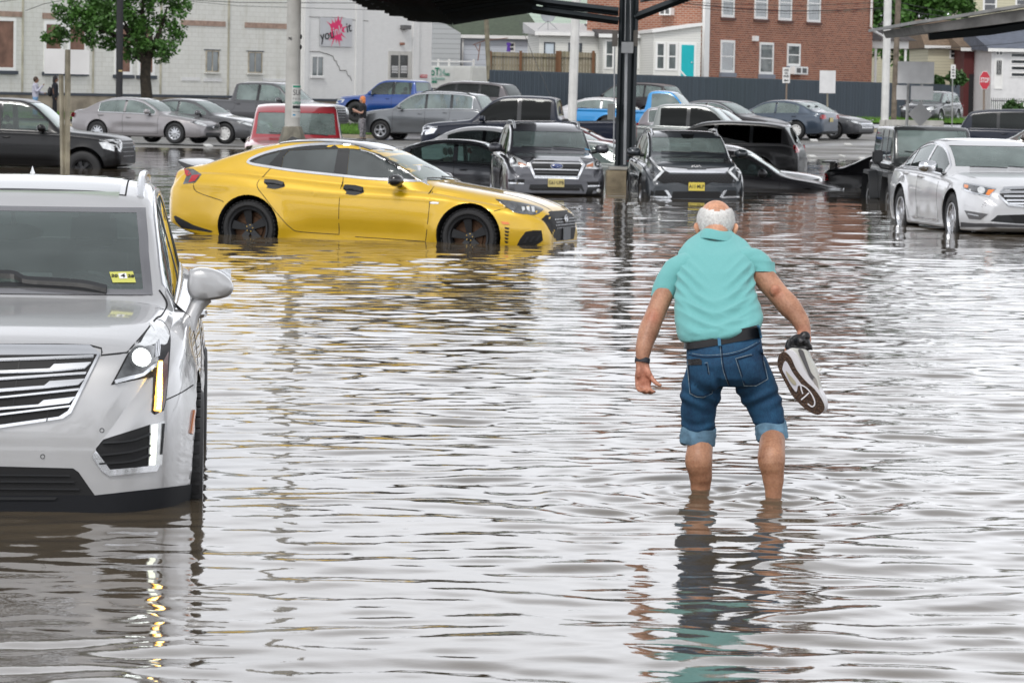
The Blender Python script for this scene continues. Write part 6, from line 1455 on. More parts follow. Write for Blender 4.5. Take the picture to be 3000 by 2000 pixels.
 # brick buildings
 def ac(wl, x0, y0, x1, y1, label):
  u0, z0, u1, z1 = wl.rect(x0, y0, x1, y1); p_ = wl.M @ Vector(((u0+u1)/2, -.22, (z0+z1)/2)); t_ = thing('air_conditioner', label, 'air conditioner', p_, wl.M.to_euler().z)
  mb = MB(); mb.box((0, 0, 0), (u1-u0, .42, z1-z0)); mb.build('casing', WINW, t_, bevel=.01)
  for sx in (-.22, .22):
   mb = MB(); mb.box((sx*(u1-u0), -.212, 0), ((u1-u0)*.32, .01, (z1-z0)*.62)); mb.build('grille', mat('ac_grille', (.12, .12, .12), .7), t_)
 b1 = Wall(2052, 188, 2552, 205, 'brick_building', 'tall dark red brick building with white sash windows and a white downpipe', 'building')
 b1.box(0, .5, b1.W, 11, 0, 6.6, REDB, 'wall'); b1.box(-.02, .5, .22, 10.99, .003, 6.59, REDB2, 'side_wall')
 lp_ = b1.M @ Vector((-.02, 6.5, 0)); sw = Wall(proj((lp_.x, lp_.y, HC))[0], lp_.y, 2050, (b1.M @ Vector((-.02, 0, 0))).y, None, None, None); ac(sw, 1943, 24, 1976, 46, 'window air conditioner on the orange brick side wall beside the steel column')
 b1.box(-.2, 11.003, b1.W+.2, 11.3, -.2, 6.8, DKTRIM, 'roof')
 SLB = mat('blue_grey_sill', (.22, .24, .28), .8); BS = mat('brick_sill', (.12, .06, .05), .9)
 for (x0, x1, yb) in ((2115, 2150, 53), (2211, 2247, 58), (2282, 2318, 62), (2366, 2402, 67)): b1.window(x0, -46, x1, yb, WINW, WGL, fw=.13, sill=(.13, BS), mull=0)
 for (x0, y0, x1, y1) in ((2111, 117, 2150, 214), (2225, 124, 2264, 219), (2306, 128, 2343, 195)): b1.window(x0, y0, x1, y1, WINW, WGL, fw=.13, sill=(.22, SLB))
 ac(b1, 2308, 195, 2346, 219, 'window air conditioner under the right-hand lower sash window of the brick building')
 u0, z0, u1, z1 = b1.rect(2059, -40, 2068, 236); b1.box(u0, z0, u1, z1, -.16, -.02, WINW, 'downpipe')
 u0, z0, u1, z1 = b1.rect(2203, 106, 2213, 121); b1.box(u0, z0, u1, z1, -.2, -.01, WINW, 'vent_hood')
 pts = [Vector((b1.uz(a, b_)[0], -.12, b1.uz(a, b_)[1])) for a, b_ in ((2549, -60), (2546, 80), (2552, 90), (2590, 112))]; mb = MB(); mb.tube(pts, .07, 8); mb.build('downspout', WINW, b1.root)
 # side porch at the right end
 s1 = Wall(2556, 207, 2665, 207.2, 'porch_roof', 'small white porch canopy on the right side of the brick building', 'porch')
 u0, z0, u1, z1 = s1.rect(2556, 118, 2662, 143); s1.box(0, z0, u1, z1, 0, 3, WINW, 'fascia'); mb = MB(); mb.add([(-.2, -.3, z1), (u1+.4, -.3, z1), (u1+.4, 3.2, z1), (-.2, 3.2, z1), (-.2, 1.5, z1+.7), (u1*.7, 1.5, z1+.7)], [(0, 1, 5, 4), (1, 2, 5), (2, 3, 4, 5), (3, 0, 4), (0, 3, 2, 1)]); mb.build('roof', ROOFD, s1.root, ang=0)
 for u in (.1, u1-.2): s1.box(u, .6, u+.12, z0, .1, .22, WINW, 'porch_post')
 # right-hand houses
 y1 = house(2716, 212, 2824, 212.1, .6, zt(2770, 134, 212), 7, SID_Y, 'cream clapboard house between the blank road signs and the red porch', 'gable', ROOFB, rise=1.5)
 y1.window(2782, 142, 2803, 173, WINW, WGL2, fw=.08)
 y1.window(2694, 140, 2712, 180, WINW, WGL2, fw=.08) if False else None
 y2 = house(2560, 232, 2700, 232.2, .6, 5.5, 6, SID_Y, 'cream house seen low between the brick building and the utility pole', 'gable', ROOFD)
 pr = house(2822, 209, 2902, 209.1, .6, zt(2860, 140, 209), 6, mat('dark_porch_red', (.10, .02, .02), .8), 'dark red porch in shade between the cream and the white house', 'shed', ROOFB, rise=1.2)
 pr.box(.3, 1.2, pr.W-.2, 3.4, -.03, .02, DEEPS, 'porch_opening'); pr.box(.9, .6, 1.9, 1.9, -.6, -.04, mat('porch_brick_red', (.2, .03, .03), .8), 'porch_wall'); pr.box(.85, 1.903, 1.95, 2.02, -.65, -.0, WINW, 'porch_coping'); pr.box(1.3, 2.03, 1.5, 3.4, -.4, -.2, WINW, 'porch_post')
 wv = house(2902, 204, 3160, 204.3, .6, zt(2960, 142, 204), 7, mat('white_panel', (.72, .72, .72), .5), 'white glazed porch house with slatted windows at the right edge', 'shed', mat('blue_shingle', (.10, .115, .15), .9, var=.2), rise=1.3)
 wv.window(2914, 171, 2937, 262, WINW, WINW, fw=.1, sash=False); u0, z0, u1, z1 = wv.rect(2919, 178, 2934, 219)
 for i in range(3):
  wv.box(u0+(u1-u0)*i/3+.02, z0, u0+(u1-u0)*(i+1)/3-.02, z1, -.07, -.045, WGL2, 'door_pane')
 wv.window(2917, 149, 2938, 163, WINW, WGL2, fw=.05, sash=False, mull=1)
 for i in range(4): wv.window(2961, 155+i*19, 3060, 171+i*19, WINW, WGL2, fw=.05, sash=False)
 up = house(2822, 240, 3200, 240.5, .6, 9.5, 6, SID_Y, 'tall cream house in the far upper right corner', 'gable', ROOFD)
 up.window(2880, -10, 2920, 36, WINW, WGL2, fw=.12); up.window(2975, -20, 3050, 20, WINW, WGL2, fw=.12)

 # ---- fences
 FB = board_mat('blue_fence_boards', (.055, .075, .095), .14, horiz=False, dark=(.025, .035, .045), var=.2, rough=.8, stain=.3, stcol=(.04, .07, .08))
 def fence(px0, Y0, px1, Y1, top0, top1, z0, m, label, scallop=.05, post=None):
  f = Wall(px0, Y0, px1, Y1, 'board_fence', label, 'fence'); n = max(2, int(f.W/.14)); vs = []; za = zt(px0, top0, Y0); zb_ = zt(px1, top1, Y1); poly = []
  vs = []; fs = []
  for i in range(n):
   ua, ub = f.W*i/n, f.W*(i+1)/n; z = za+(zb_-za)*i/n; c = (ub-ua)*.22; g_ = .004; b0 = z0-.3
   q_ = [(ua+g_, b0), (ub-g_, b0), (ub-g_, z-scallop), (ub-c, z), (ua+c, z), (ua+g_, z-scallop)]; k = len(vs); off = .006*((i*7) % 3)
   vs += [(a, -off, b_) for a, b_ in q_]+[(a, .025-off, b_) for a, b_ in q_]; fs += [tuple(k+j for j in range(6)), tuple(k+11-j for j in range(6))]+[(k+j, k+6+j, k+6+(j+1) % 6, k+(j+1) % 6) for j in range(6)]
  link('fence_boards', mesh(vs, fs), m, f.root)
  for zz in (.25, .8): f.box(0, z0+(za-z0)*zz-.05, f.W, z0+(za-z0)*zz+.05, .03, .08, m, 'rail') if abs(za-zb_) < .3 else None
  return f
 fence(1434, 152, 2790, 203, 205, 249, .6, FB, 'long slate blue board fence running behind the parked cars')
 fence(2790, 203, 2812, 204, 243, 243, .8, mat('blue_grey_fence', (.11, .13, .16), .8), 'short blue-grey fence panel right of the blank road signs')
 WF = board_mat('old_fence_boards', (.24, .21, .15), .14, horiz=False, dark=(.08, .07, .05), var=.35, rough=.9, stain=.6, stcol=(.14, .16, .06))
 f = fence(1434, 187, 1636, 187, 152, 158, .6, WF, 'weathered wooden board fence with mossy streaks behind the blue fence', .02)
 f2 = fence(1638, 186.5, 1744, 186.5, 150, 156, .6, WF, 'shorter weathered fence section with brown posts beside the white house', .02)
 for ff, pxs in ((f, (1436, 1525, 1632)), (f2, (1640, 1738))):
  for px in pxs: u = ff.uz(px, 180)[0]; ff.box(u-.07, .5, u+.07, zt(px, 150, 187), -.14, -.03, mat('brown_post', (.16, .08, .04), .9), 'fence_post')
  ff.box(.0, zt(1500, 166, 187), ff.W, zt(1500, 162, 187), -.09, -.01, WF, 'rail')

 # ---- iron railing by the van
 rl = Wall(1256, 176, 1300, 177, 'iron_railing', 'small black iron railing beside the service van', 'railing')
 for i in range(9): rl.box(rl.W*i/8-.015, .9, rl.W*i/8+.015, 2.0, -.015, .015, BLACKP, 'baluster')
 rl.box(-.02, 2.0, rl.W+.02, 2.05, -.02, .02, BLACKP, 'top_rail')

 # ---- white service van with green lettering
 vb = Wall(1215, 196, 1380, 193, 'service_van', 'white box service van with green lettering and a roof ladder rack', 'van'); W_ = vb.W; ztop = zt(1380, 194, 193); zz0 = 1.1
 mb = MB(); mb.box2((0, 0, zz0), (W_, 2.1, ztop)); mb.build('box_body', mat('van_white', (.66, .67, .65), .4, .0, var=.04), vb.root, bevel=.08)
 rear = Wall(1381, 193, 1438, 195.2, None, None, None); Wr = rear.W; a0 = vb.Mi @ rear.a;
 mb = MB(); d_ = (vb.Mi @ rear.b)-a0; rot = Matrix.Rotation(math.atan2(d_.y, d_.x), 3, 'Z'); mb.box(a0+d_/2+rot @ Vector((0, .5, 0))+Vector((0, 0, (zz0+ztop)/2)), (Wr, 1.0, ztop-zz0), rot); bo = mb.build('rear_body', mat('van_white', (.66, .67, .65), .4), vb.root, bevel=.06)
 mb = MB(); mb.box(a0+d_/2+rot @ Vector((0, -.012, 0))+Vector((0, 0, (zz0+ztop)/2-.05)), (Wr*.78, .02, (ztop-zz0)*.82), rot); mb.build('rear_door', mat('van_door', (.60, .60, .58), .45), bo, bevel=.005)
 GT = mat('green_lettering', (.0, .24, .14), .5); GL2 = mat('pale_green_lettering', (.30, .48, .42), .5)
 def vt(wl, s_, px, py, size, m, v=-.03, al='LEFT', root=None):
  u, z = wl.uz(px, py, v); o = link('lettering', text_mesh(s_, size, .004, align=al, bold=.006), m, root or vb.root);
  if root is None: o.location = (u, v, z); o.rotation_euler = (PI/2, 0, 0)
  return o
 sc_ = 193/11000
 vt(vb, 'RooT', 1236, 211, 24*sc_*1.35, GT); vt(vb, '24', 1286, 213, 20*sc_*1.3, GL2); vt(vb, 'HRS', 1304, 219, 8*sc_*1.3, GT); vt(vb, 'Drain Cleaning Specialist', 1226, 229.5, 9*sc_*1.25, GL2); vt(vb, '609-934-4040', 1238, 240, 8*sc_*1.35, GT)
 for s_, px, py, sz, m in (('RooT24', 1386, 212, 13, GT), ('Cleaning', 1388, 224, 6, GL2), ('Specialist', 1386, 233, 6, GL2), ('934-4040', 1388, 241, 6, GT)):
  p_ = P(px, py, 193.2); lp = vb.Mi @ p_; o = link('lettering', text_mesh(s_, sz*sc_*1.2, .004, align='LEFT', bold=.004), m, vb.root, lp+rot @ Vector((0, -.05, 0))); o.rotation_euler = (PI/2, 0, math.atan2(d_.y, d_.x))
 for u in (.6, 1.5, 2.3, W_-.1): vb.box(u-.04, ztop, u+.04, ztop+.35, .2, .28, WINW, 'rack_post')
 vb.box(.3, ztop+.2, W_-.05, ztop+.26, .2, .28, WINW, 'rack_rail')
 for u in (.8, W_-.6): mb = MB(); mb.lathe([(0, -.14), (.36, -.14), (.40, -.1), (.40, .1), (.36, .14), (0, .14)], 24, c=(u, .2, gz(190)+.40)); mb.build('wheel', RUBBER, vb.root)
 vb.box(.1, gz(190)+.45, W_-.1, zz0+.01, .1, 2.0, BLACKP, 'chassis')

 # ---- trees
 s = 150/11000
 def lob(px, py, r, dy=0, Y=150): p_ = P(px, py, Y); return (p_.x, dy, p_.z, r*Y/F)
 base = P(427, 320, 150); base.z = gz(150, -14)
 L = [lob(225, 66, 66), lob(300, 92, 62, -.6), lob(365, 60, 70, -.3), lob(440, 92, 82, .4), lob(165, 104, 40), lob(150, 112, 26), lob(330, -20, 100), lob(280, 30, 60), lob(490, 20, 62), lob(492, 142, 38, -.3), lob(470, 170, 28), lob(400, 132, 50, -.4), lob(318, 128, 30), lob(262, 118, 26), lob(200, 30, 50), lob(512, 88, 34), lob(530, 100, 18), lob(530, 12, 30), lob(420, -60, 110, .5), lob(385, 168, 26)]
 L = [(a-base.x, b_, c-base.z, r) for a, b_, c, r in L]
 tree('broad green maple tree with a short dark trunk in front of the white brick building', base, 2.7, .24, L, 13500, .085, [(.055, .14, .022), (.028, .075, .015), (.11, .10, .028)], 3, name='maple_tree', limbs=8)
 base = P(2690, 350, 225); base.z = gz(225)
 L = [lob(2600, 60, 90, 0, 225), lob(2690, 40, 110, 0, 225), lob(2650, 140, 80, -1, 225), lob(2740, 120, 80, 0, 225), lob(2600, -40, 110, 0, 225), lob(2750, -20, 90, 0, 225), lob(2700, 190, 45, 0, 225), lob(2800, 20, 60, 0, 225)]
 L = [(a-base.x, b_, c-base.z, r) for a, b_, c, r in L]
 tree('tall bright green tree behind the utility pole, right of the brick building', base, 3.2, .3, L, 14000, .17, [(.06, .15, .025), (.035, .095, .02), (.11, .17, .03)], 4, name='garden_tree')
 # shrubs
 for k, (px, py, r, Y, lb) in enumerate(((2800, 228, 26, 200, 'dark green shrub beside the stop sign and the red porch'), (2745, 236, 16, 205, 'low shrub in front of the cream clapboard house'), (2965, 318, 26, 170, 'leafy flower bed shrub by the white lattice at the right edge'))):
  b_ = P(px, py+r, Y); t_ = thing('shrub', lb, 'shrub', b_); link('foliage', crown_mesh([(0, 0, r*Y/F, r*Y/F), (r*Y/F*.6, 0, r*Y/F*.8, r*Y/F*.7)], 1500, .11, 10+k), [leaf_mat('shrub0', (.04, .10, .02)), leaf_mat('shrub1', (.025, .07, .015)), leaf_mat('shrub2', (.12, .14, .03))], t_)
  mb = MB(); mb.tube([(0, 0, -.1), (0, 0, r*Y/F)], .03, 6); mb.build('stem', BARK, t_)
 # distant wood behind the roofs
 L = []; rg = random.Random(9)
 for i in range(46): x = -90+i*4.2; L.append((x, rg.uniform(-3, 3), rg.uniform(2, 9), rg.uniform(3.2, 5))); L.append((x, rg.uniform(-2, 4), rg.uniform(9, 15), rg.uniform(3.4, 5)))
 o = link('distant_trees', crown_mesh(L, 42000, .36, 8), [leaf_mat('wood0', (.035, .08, .02)), leaf_mat('wood1', (.025, .06, .016)), leaf_mat('wood2', (.06, .10, .025))]); o.location = (0, 262, 2); tag(o, 'mass of distant green trees closing the view behind the houses', kind='stuff')

 L = []  # unseen trees added behind the camera to block the bright horizon in reflections
 for i in range(40): x = -110+i*5.6; L.append((x, rg.uniform(-3, 3), rg.uniform(3, 11), rg.uniform(4, 6)))
 o = link('distant_trees', crown_mesh(L, 15000, .5, 12), [leaf_mat('wood0', (.035, .08, .02)), leaf_mat('wood1', (.025, .06, .016)), leaf_mat('wood2', (.06, .10, .025))]); o.location = (0, -48, 0); tag(o, 'mass of unseen trees added behind the viewpoint to darken reflections', kind='stuff')
 # ---- steel solar canopy
 cp = thing('solar_canopy', 'black steel solar canopy with its column and braces standing in the water', 'canopy', (P(1832, 540, 76).x, 76, 0))
 X0, Y0 = cp.location.x, 76.0; q = lambda px, py, Y=76: P(px, py, Y)-Vector((X0, Y0, 0))
 top, bot = q(1845, -60), q(1829, 487); zbt = bot.z
 mb = MB(); ax = (top-bot)
 for dx in (-.135, .135): mb.tube([bot+Vector((dx, 0, 0)), top+Vector((dx, 0, 0))], .062, 4)
 mb.tube([bot, top], .14, 4); mb.build('column', STEEL, cp, ang=20)
 for nm, (x0, y0, x1, y1), r_, m in (('conduit', (1834, 156, 1829, 482), .028, GALV), ('conduit', (1832, -10, 1830, 120), .008, GALV), ('conduit', (1846, -10, 1846, 120), .008, GALV), ('conduit', (1800, 137, 1797, 470), .014, GALV)):
  mb = MB(); a, b_ = q(x0, y0), q(x1, y1); mb.tube([a-Vector((0, .19, 0)), b_-Vector((0, .19, 0))], r_, 8); mb.build(nm, m, cp)
 for nm, (x0, y0, x1, y1), m, dy in (('junction_box', (1820, 124, 1854, 157), GALV, -.22), ('switch_box', (1780, 304, 1801, 351), mat('box_grey', (.25, .26, .25), .6), -.1), ('side_plate', (1794, 89, 1809, 137), mat('plate_brown', (.12, .11, .10), .7), .0), ('side_plate', (1856, 89, 1868, 137), mat('plate_brown', (.12, .11, .10), .7), .0)):
  a, b_ = q(x0, y0), q(x1, y1); mb = MB(); mb.box((a+b_)/2+Vector((0, dy, 0)), (b_.x-a.x, .12, a.z-b_.z)); mb.build(nm, m, cp, bevel=.005)
 a, b_ = q(1783, 488), q(1862, 498); mb = MB(); mb.box2((a.x, -.45, b_.z), (b_.x, .45, a.z)); mb.build('base_plate', CONC, cp, bevel=.01)
 a, b_ = q(1780, 498), q(1864, 560); mb = MB(); mb.box2((a.x-.03, -.5, -.4), (b_.x+.03, .5, a.z-.003)); mb.build('pier', CONC2, cp, bevel=.02)
 def beam(pts, r_, Y=76, name='brace', n=4): mb = MB(); mb.tube([q(a, b_, Y) for a, b_ in pts], r_, n); mb.build(name, STEEL, cp, ang=20)
 beam([(1812, 33), (1600, 8), (1540, -3)], .075); beam([(1812, 62), (1560, 28)], .08); beam([(1812, 44), (1590, 17)], .03); beam([(1858, 52), (1935, 22), (2025, -12)], .085)
 # roof: sloping panel decks with purlins, running away from the camera
 far_e = [(1060, 2), (1083, 3), (1085, 17), (1145, 19), (1148, 34), (1198, 36), (1201, 47), (1225, 51), (1290, 53), (1330, 60), (1440, 42), (1566, 24)]
 Yn, Yf = 66.0, 96.0; vs = []; n = len(far_e)
 for Yk in (Yf, Yn):
  for (a, b_) in far_e:
   p_ = P(a, b_, Yf); vs.append((p_.x-X0, Yk-Y0, p_.z))
 vs += [(v[0], v[1], v[2]+.14) for v in vs]; fs = [(i, n+i, n+i+1, i+1) for i in range(n-1)]+[(2*n+i, 2*n+i+1, 3*n+i+1, 3*n+i) for i in range(n-1)]+[(i, i+1, 2*n+i+1, 2*n+i) for i in range(n-1)]+[(n+i, 3*n+i, 3*n+i+1, n+i+1) for i in range(n-1)]+[(0, 2*n, 3*n, n), (n-1, 2*n-1, 4*n-1, 3*n-1)]
 mb = MB(); mb.add(vs, fs); mb.build('roof_deck', mat('panel_underside', (.012, .014, .017), .6), cp, ang=20)
 for k_, Yk in enumerate(np.linspace(68, 94, 9)):
  mb = MB()
  for i in range(n-1):
   a, b_ = Vector(vs[i]), Vector(vs[i+1]); a.y = b_.y = Yk-Y0; a.z -= .09; b_.z -= .09; mb.tube([a, b_], .07, 4)
  mb.build('purlin', STEEL, cp, ang=20)
 # roof over the right side of the column (above the frame, it shades and reflects)
 mb = MB(); mb.box((3.2, 3, 4.6), (5.0, 26, .14), Matrix.Rotation(math.radians(-10), 3, 'Y')); mb.build('roof_deck', mat('panel_underside', (.012, .014, .017), .6), cp)
 # right canopy, galvanised fascia
 cr = thing('solar_canopy', 'grey-edged canopy roof reaching in from the upper right corner', 'canopy', (P(2900, 60, 118).x, 118, 0)); X1 = cr.location.x; q1 = lambda px, py, Y=118: P(px, py, Y)-Vector((X1, 118, 0))
 te = [(2667, 64), (2790, 46), (2920, 24), (3120, -6)]; mb = MB(); vs = []
 for (a, b_) in te: v = q1(a, b_); vs += [v, v+Vector((0, 14, 0)), v-Vector((0, 0, .10)), v+Vector((0, 14, -.10))]
 fs = []
 for i in range(3): k = i*4; fs += [(k, k+4, k+5, k+1), (k+2, k+3, k+7, k+6), (k, k+2, k+6, k+4), (k+1, k+5, k+7, k+3)]
 fs += [(0, 1, 3, 2), (12, 14, 15, 13)]; mb.add(vs, fs); mb.build('roof_sheet', mat('sheet_grey', (.24, .24, .235), .6, .3, var=.2), cr, ang=20)
 be = [(2703, 72, 95), (2790, 60, 88), (2920, 38, 72), (3120, 10, 45)]; mb = MB(); vs = []
 for (a, t0, t1) in be: v0, v1 = q1(a, t0), q1(a+(12 if a == 2703 else 0), t1); vs += [v0+Vector((0, .3, 0)), v1+Vector((0, .3, 0)), v0+Vector((0, 13, 0)), v1+Vector((0, 13, 0))]
 fs = []
 for i in range(3): k = i*4; fs += [(k, k+1, k+5, k+4), (k+1, k+3, k+7, k+5), (k+2, k+6, k+7, k+3), (k, k+4, k+6, k+2)]
 fs += [(0, 2, 3, 1), (12, 13, 15, 14)]; mb.add(vs, fs); mb.build('fascia', mat('fascia_galv', (.20, .195, .185), .6, .3, var=.3, scale=2), cr, ang=20)
 mb = MB(); a, b_ = q1(2706, 96, 122), q1(3120, 60, 122); mb.tube([q1(2720, 100, 124), q1(2900, 84, 124), q1(3120, 50, 124)], .22, 4); mb.build('edge_beam', STEEL, cr)
 mb = MB(); mb.tube([q1(3085, 80, 124), Vector((q1(3085, 80, 124).x, 6, -.2))], .16, 4); mb.build('column', STEEL, cr)

 # ---- poles
 a, b_ = P(856, 375, 68), P(862, -90, 68); t = thing('concrete_pole', 'tapered concrete lamp pole with a suicide prevention sticker, rising from the water', 'pole', (a.x, 68, 0))
 o0 = Vector((a.x, 68, 0)); mb = MB(); mb.tube([a-o0, P(862, 0, 68)-o0, Vector((b_.x, 68, 9))-o0], [.138, .124, .09], 28); mb.build('shaft', mat('pole_concrete', (.46, .455, .43), .85, var=.12, scale=3, bump=.35, bscale=30), t, ang=60)
 pa = P(857, 412, 68)-o0; mb = MB(); mb.tube([Vector((pa.x, 0, -.4)), pa, P(856, 374, 68)-o0+Vector((0, 0, .01)), P(856, 370, 68)-o0], [.36, .25, .17, .14], 8); mb.build('flared_base', mat('base_concrete', (.17, .16, .13), .9, var=.35, scale=5, bump=.4), t, ang=30)
 def wrap(me, R_, cx, cz, ang0):
  for v in me.vertices:
   u, zz, dd = v.co.x, v.co.y, v.co.z; th = ang0+u/R_; rr_ = R_+.004+dd; v.co = Vector((cx+rr_*math.sin(th), -rr_*math.cos(th), cz+zz))
  return me
 def lerpx(py): return (P(856+(862-856)*(375-py)/375, py, 68)-o0)
 R_ = .136
 def grid_patch(u0, u1, h, nu=16):
  vs = [(u0+(u1-u0)*i/nu, (j-.5)*h, 0) for j in range(2) for i in range(nu+1)]; return mesh(vs, [(i, i+1, nu+2+i, nu+1+i) for i in range(nu)], True)
 c0 = lerpx(296); st = link('sticker', wrap(grid_patch(-.01, .30, .60), R_+.001, c0.x, c0.z, 0), mat('sticker_paper', (.60, .60, .58), .6, var=.05), t)
 GR = mat('sticker_green', (.02, .28, .17), .5)
 for (s_, py, hh, m, b_) in (('SUICIDE', 272, .115, INK, .0), ('P R E V E N', 290, .045, mat('sticker_grey', (.16, .16, .16), .6), .0), ('LIFELINE', 302, .052, GR, .002), ('There is hope. 24 hours', 327, .018, INK, 0)):
  cc = lerpx(py); me = text_mesh(s_, hh*1.25, .0005, align='LEFT', bold=b_, sx=.78 if s_ == 'SUICIDE' else 1); link('sticker_lettering', wrap(me, R_+.003, cc.x, cc.z, .07), m, st)
 for (py, u0, u1, hh, m) in ((254, .012, .22, .035, GR), (314, .012, .24, .055, INK), (337, .012, .065, .03, mat('sticker_blue2', (.08, .30, .50), .6))): cc = lerpx(py); link('sticker_bar', wrap(grid_patch(u0, u1, hh), R_+.003, cc.x, cc.z, 0), m, st)
 cc = lerpx(114.5); link('pole_number', wrap(text_mesh('P6', .075, .001, align='LEFT', bold=.002), R_-.004, cc.x, cc.z, -.72), mat('stencil_dark', (.10, .10, .10), .8), t)
 for py in (108, 138): c1 = lerpx(py); mb = MB(); mb.ell((c1.x+.13, -.02, c1.z), (.025, .03, .045)); mb.build('bolt_cap', BLACKP, t)
 for (nm, lb, a0, a1, Y, wd, z0) in (('light_pole', 'white square-section light pole behind the navy pickup truck', (1690, -60), (1676, 350), 116, .25, -.3), ('light_pole', 'tall white light pole on a concrete drum base, left of the utility pole', (2603, -60), (2592, 352), 160, .30, None)):
  t, pa, pb = pole_thing(nm, lb, 'light pole', a0[0], a0[1], a1[0], a1[1], Y, wd*1.1, POLEW, n=8, z0=z0)
 pb_ = P(2590, 352, 160); mb = MB(); zg = gz(160); mb.tube([(0, 0, 0), (0, 0, zg-pb_.z-.2)], [.21, .27], 12); mb.build('drum_base', CONC, t); mb = MB(); mb.box((0, 0, zg-pb_.z+.02), (.9, .6, .12)); mb.build('base_slab', KERB, t)
 for (nm, lb, x0, y0, x1, y1, Y, wd, m) in (('utility_pole', 'weathered wooden utility pole stub behind the service van', 1424, 46, 1432, 210, 178, .22, mat('grey_wood', (.20, .18, .13), .9, var=.3, scale=3)), ('utility_pole', 'dark wooden utility pole beside the blank road signs', 2634, -60, 2618, 352, 174, .26, WOODP), ('utility_pole', 'black utility pole half hidden by the maple tree', 352, -60, 349, 310, 148, .27, mat('black_pole', (.025, .025, .028), .8))):
  t, pa, pb = pole_thing(nm, lb, 'utility pole', x0, y0, x1, y1, Y, wd, m, z0=gz(Y, (x1-1500)*Y/F)-.1)
  if x0 == 352: mb = MB(); c1 = P(354, 208, 148)-pa; mb.box(c1+Vector((0, -.145, 0)), (.14, .02, .06)); mb.build('tag', mat('tag_tan', (.5, .4, .2), .6), t)
 # ---- wires
 WIRE = mat('wire', (.02, .02, .022), .7)
 def wire(pts, Y0_, Y1_, r_, label):
  n = len(pts); P3 = [P(a, b_, Y0_+(Y1_-Y0_)*i/(n-1)) for i, (a, b_) in enumerate(pts)]; mb = MB(); sm = []
  for i in range(n-1):
   for k in range(6): sm.append(P3[i].lerp(P3[i+1], k/6))
  sm.append(P3[-1]); mb.tube([p_-P3[0] for p_ in sm], r_, 5); o = mb.build('overhead_wire', WIRE, None); o.location = P3[0]; tag(o, label, 'wire')
 wire([(1975, 8), (2150, 25), (2300, 33), (2450, 32), (2620, 22)], 172, 174, .022, 'thickest overhead wire crossing the brick building to the utility pole')
 wire([(1860, -4), (2100, 12), (2350, 18), (2620, 6)], 172, 174, .012, 'upper thin overhead wire crossing the brick building')
 wire([(1950, 14), (2150, 34), (2350, 42), (2620, 28)], 172, 174, .010, 'lowest thin overhead wire crossing the brick building')
 wire([(2636, 24), (2700, 40), (2760, 48)], 174, 190, .014, 'overhead wire running right from the dark utility pole into the tree')
 wire([(2636, 8), (2720, 26), (2800, 42)], 174, 190, .010, 'higher overhead wire running right from the dark utility pole')
 wire([(2650, 145), (2800, 140), (2960, 128), (3060, 118)], 195, 198, .014, 'low wire in front of the cream and white houses')
 wire([(540, 0), (700, 8), (1090, 10)], 160, 160, .014, 'upper overhead wire across the white building, left of the canopy')
 wire([(540, 3), (700, 18), (1090, 30)], 160, 160, .010, 'lower overhead wire across the white building, left of the canopy')
 wire([(-30, 10), (90, -6)], 155, 155, .012, 'overhead wire cutting the top left corner'); wire([(75, 32), (130, 12), (230, -8)], 155, 155, .012, 'overhead wire running into the maple tree at the top left')
 wire([(1520, 60), (1560, 160), (1613, 285)], 170, 150, .012, 'thin steel guy wire slanting down in front of the blue fence')
 # ---- dish
 t = thing('satellite_dish', 'grey satellite dish on a tripod on the white lean-to roof', 'satellite dish', P(1605, 90, 191)); mb = MB(); mb.lathe([(0, .10), (.2, .07), (.36, 0), (.37, .01), (.2, .09), (0, .12)], 24, axis='Y', c=(0, 0, .78)); mb.build('dish', mat('dish_grey', (.30, .32, .34), .5), t)
 for dx in (-.4, 0, .4): mb = MB(); mb.tube([(dx*1.4, 0, 0), (0, 0, .5)], .02, 5); mb.build('tripod_leg', GALV, t)
 # ---- clothes and clothesline
 t = thing('clothes_line', 'rusty bent clothes line pole between the van and the pale house', 'clothes line', P(1400, 178, 196)); mb = MB(); oo = Vector(t.location); mb.tube([P(1400, 178, 196)-oo, P(1407, 128, 196)-oo], .03, 6); mb.tube([P(1385, 132, 196)-oo, P(1420, 120, 196)-oo, P(1488, 112, 196)-oo], .02, 6); mb.tube([P(1390, 130, 196)-oo, P(1403, 152, 196)-oo], .02, 6); mb.build('frame', mat('rust', (.20, .09, .06), .8), t)
 mb = MB(); oo = P(1490, 138, 196); k = 0.0175; mb.add([(-5*k, 0, 13*k), (5*k, 0, 13*k), (7*k, 0, 6*k), (4*k, 0, 5*k), (6*k, 0, -14*k), (-6*k, 0, -14*k), (-4*k, 0, 5*k), (-7*k, 0, 6*k)]+[(-5*k, .08, 13*k), (5*k, .08, 13*k), (7*k, .08, 6*k), (4*k, .08, 5*k), (6*k, .08, -14*k), (-6*k, .08, -14*k), (-4*k, .08, 5*k), (-7*k, .08, 6*k)], [tuple(range(8)), tuple(reversed(range(8, 16)))]+[(i, 8+i, 8+(i+1) % 8, (i+1) % 8) for i in range(8)])
 o = mb.build('shirt', mat('purple_cloth', (.10, .04, .32), .8)); o.location = oo; tag(o, 'purple shirt hanging on the clothes line against the pale house', 'shirt')
 # ---- road signs
 SG = mat('sign_white', (.72, .72, .70), .45); GP = mat('galv_post', (.33, .33, .32), .5, .5, var=.2)
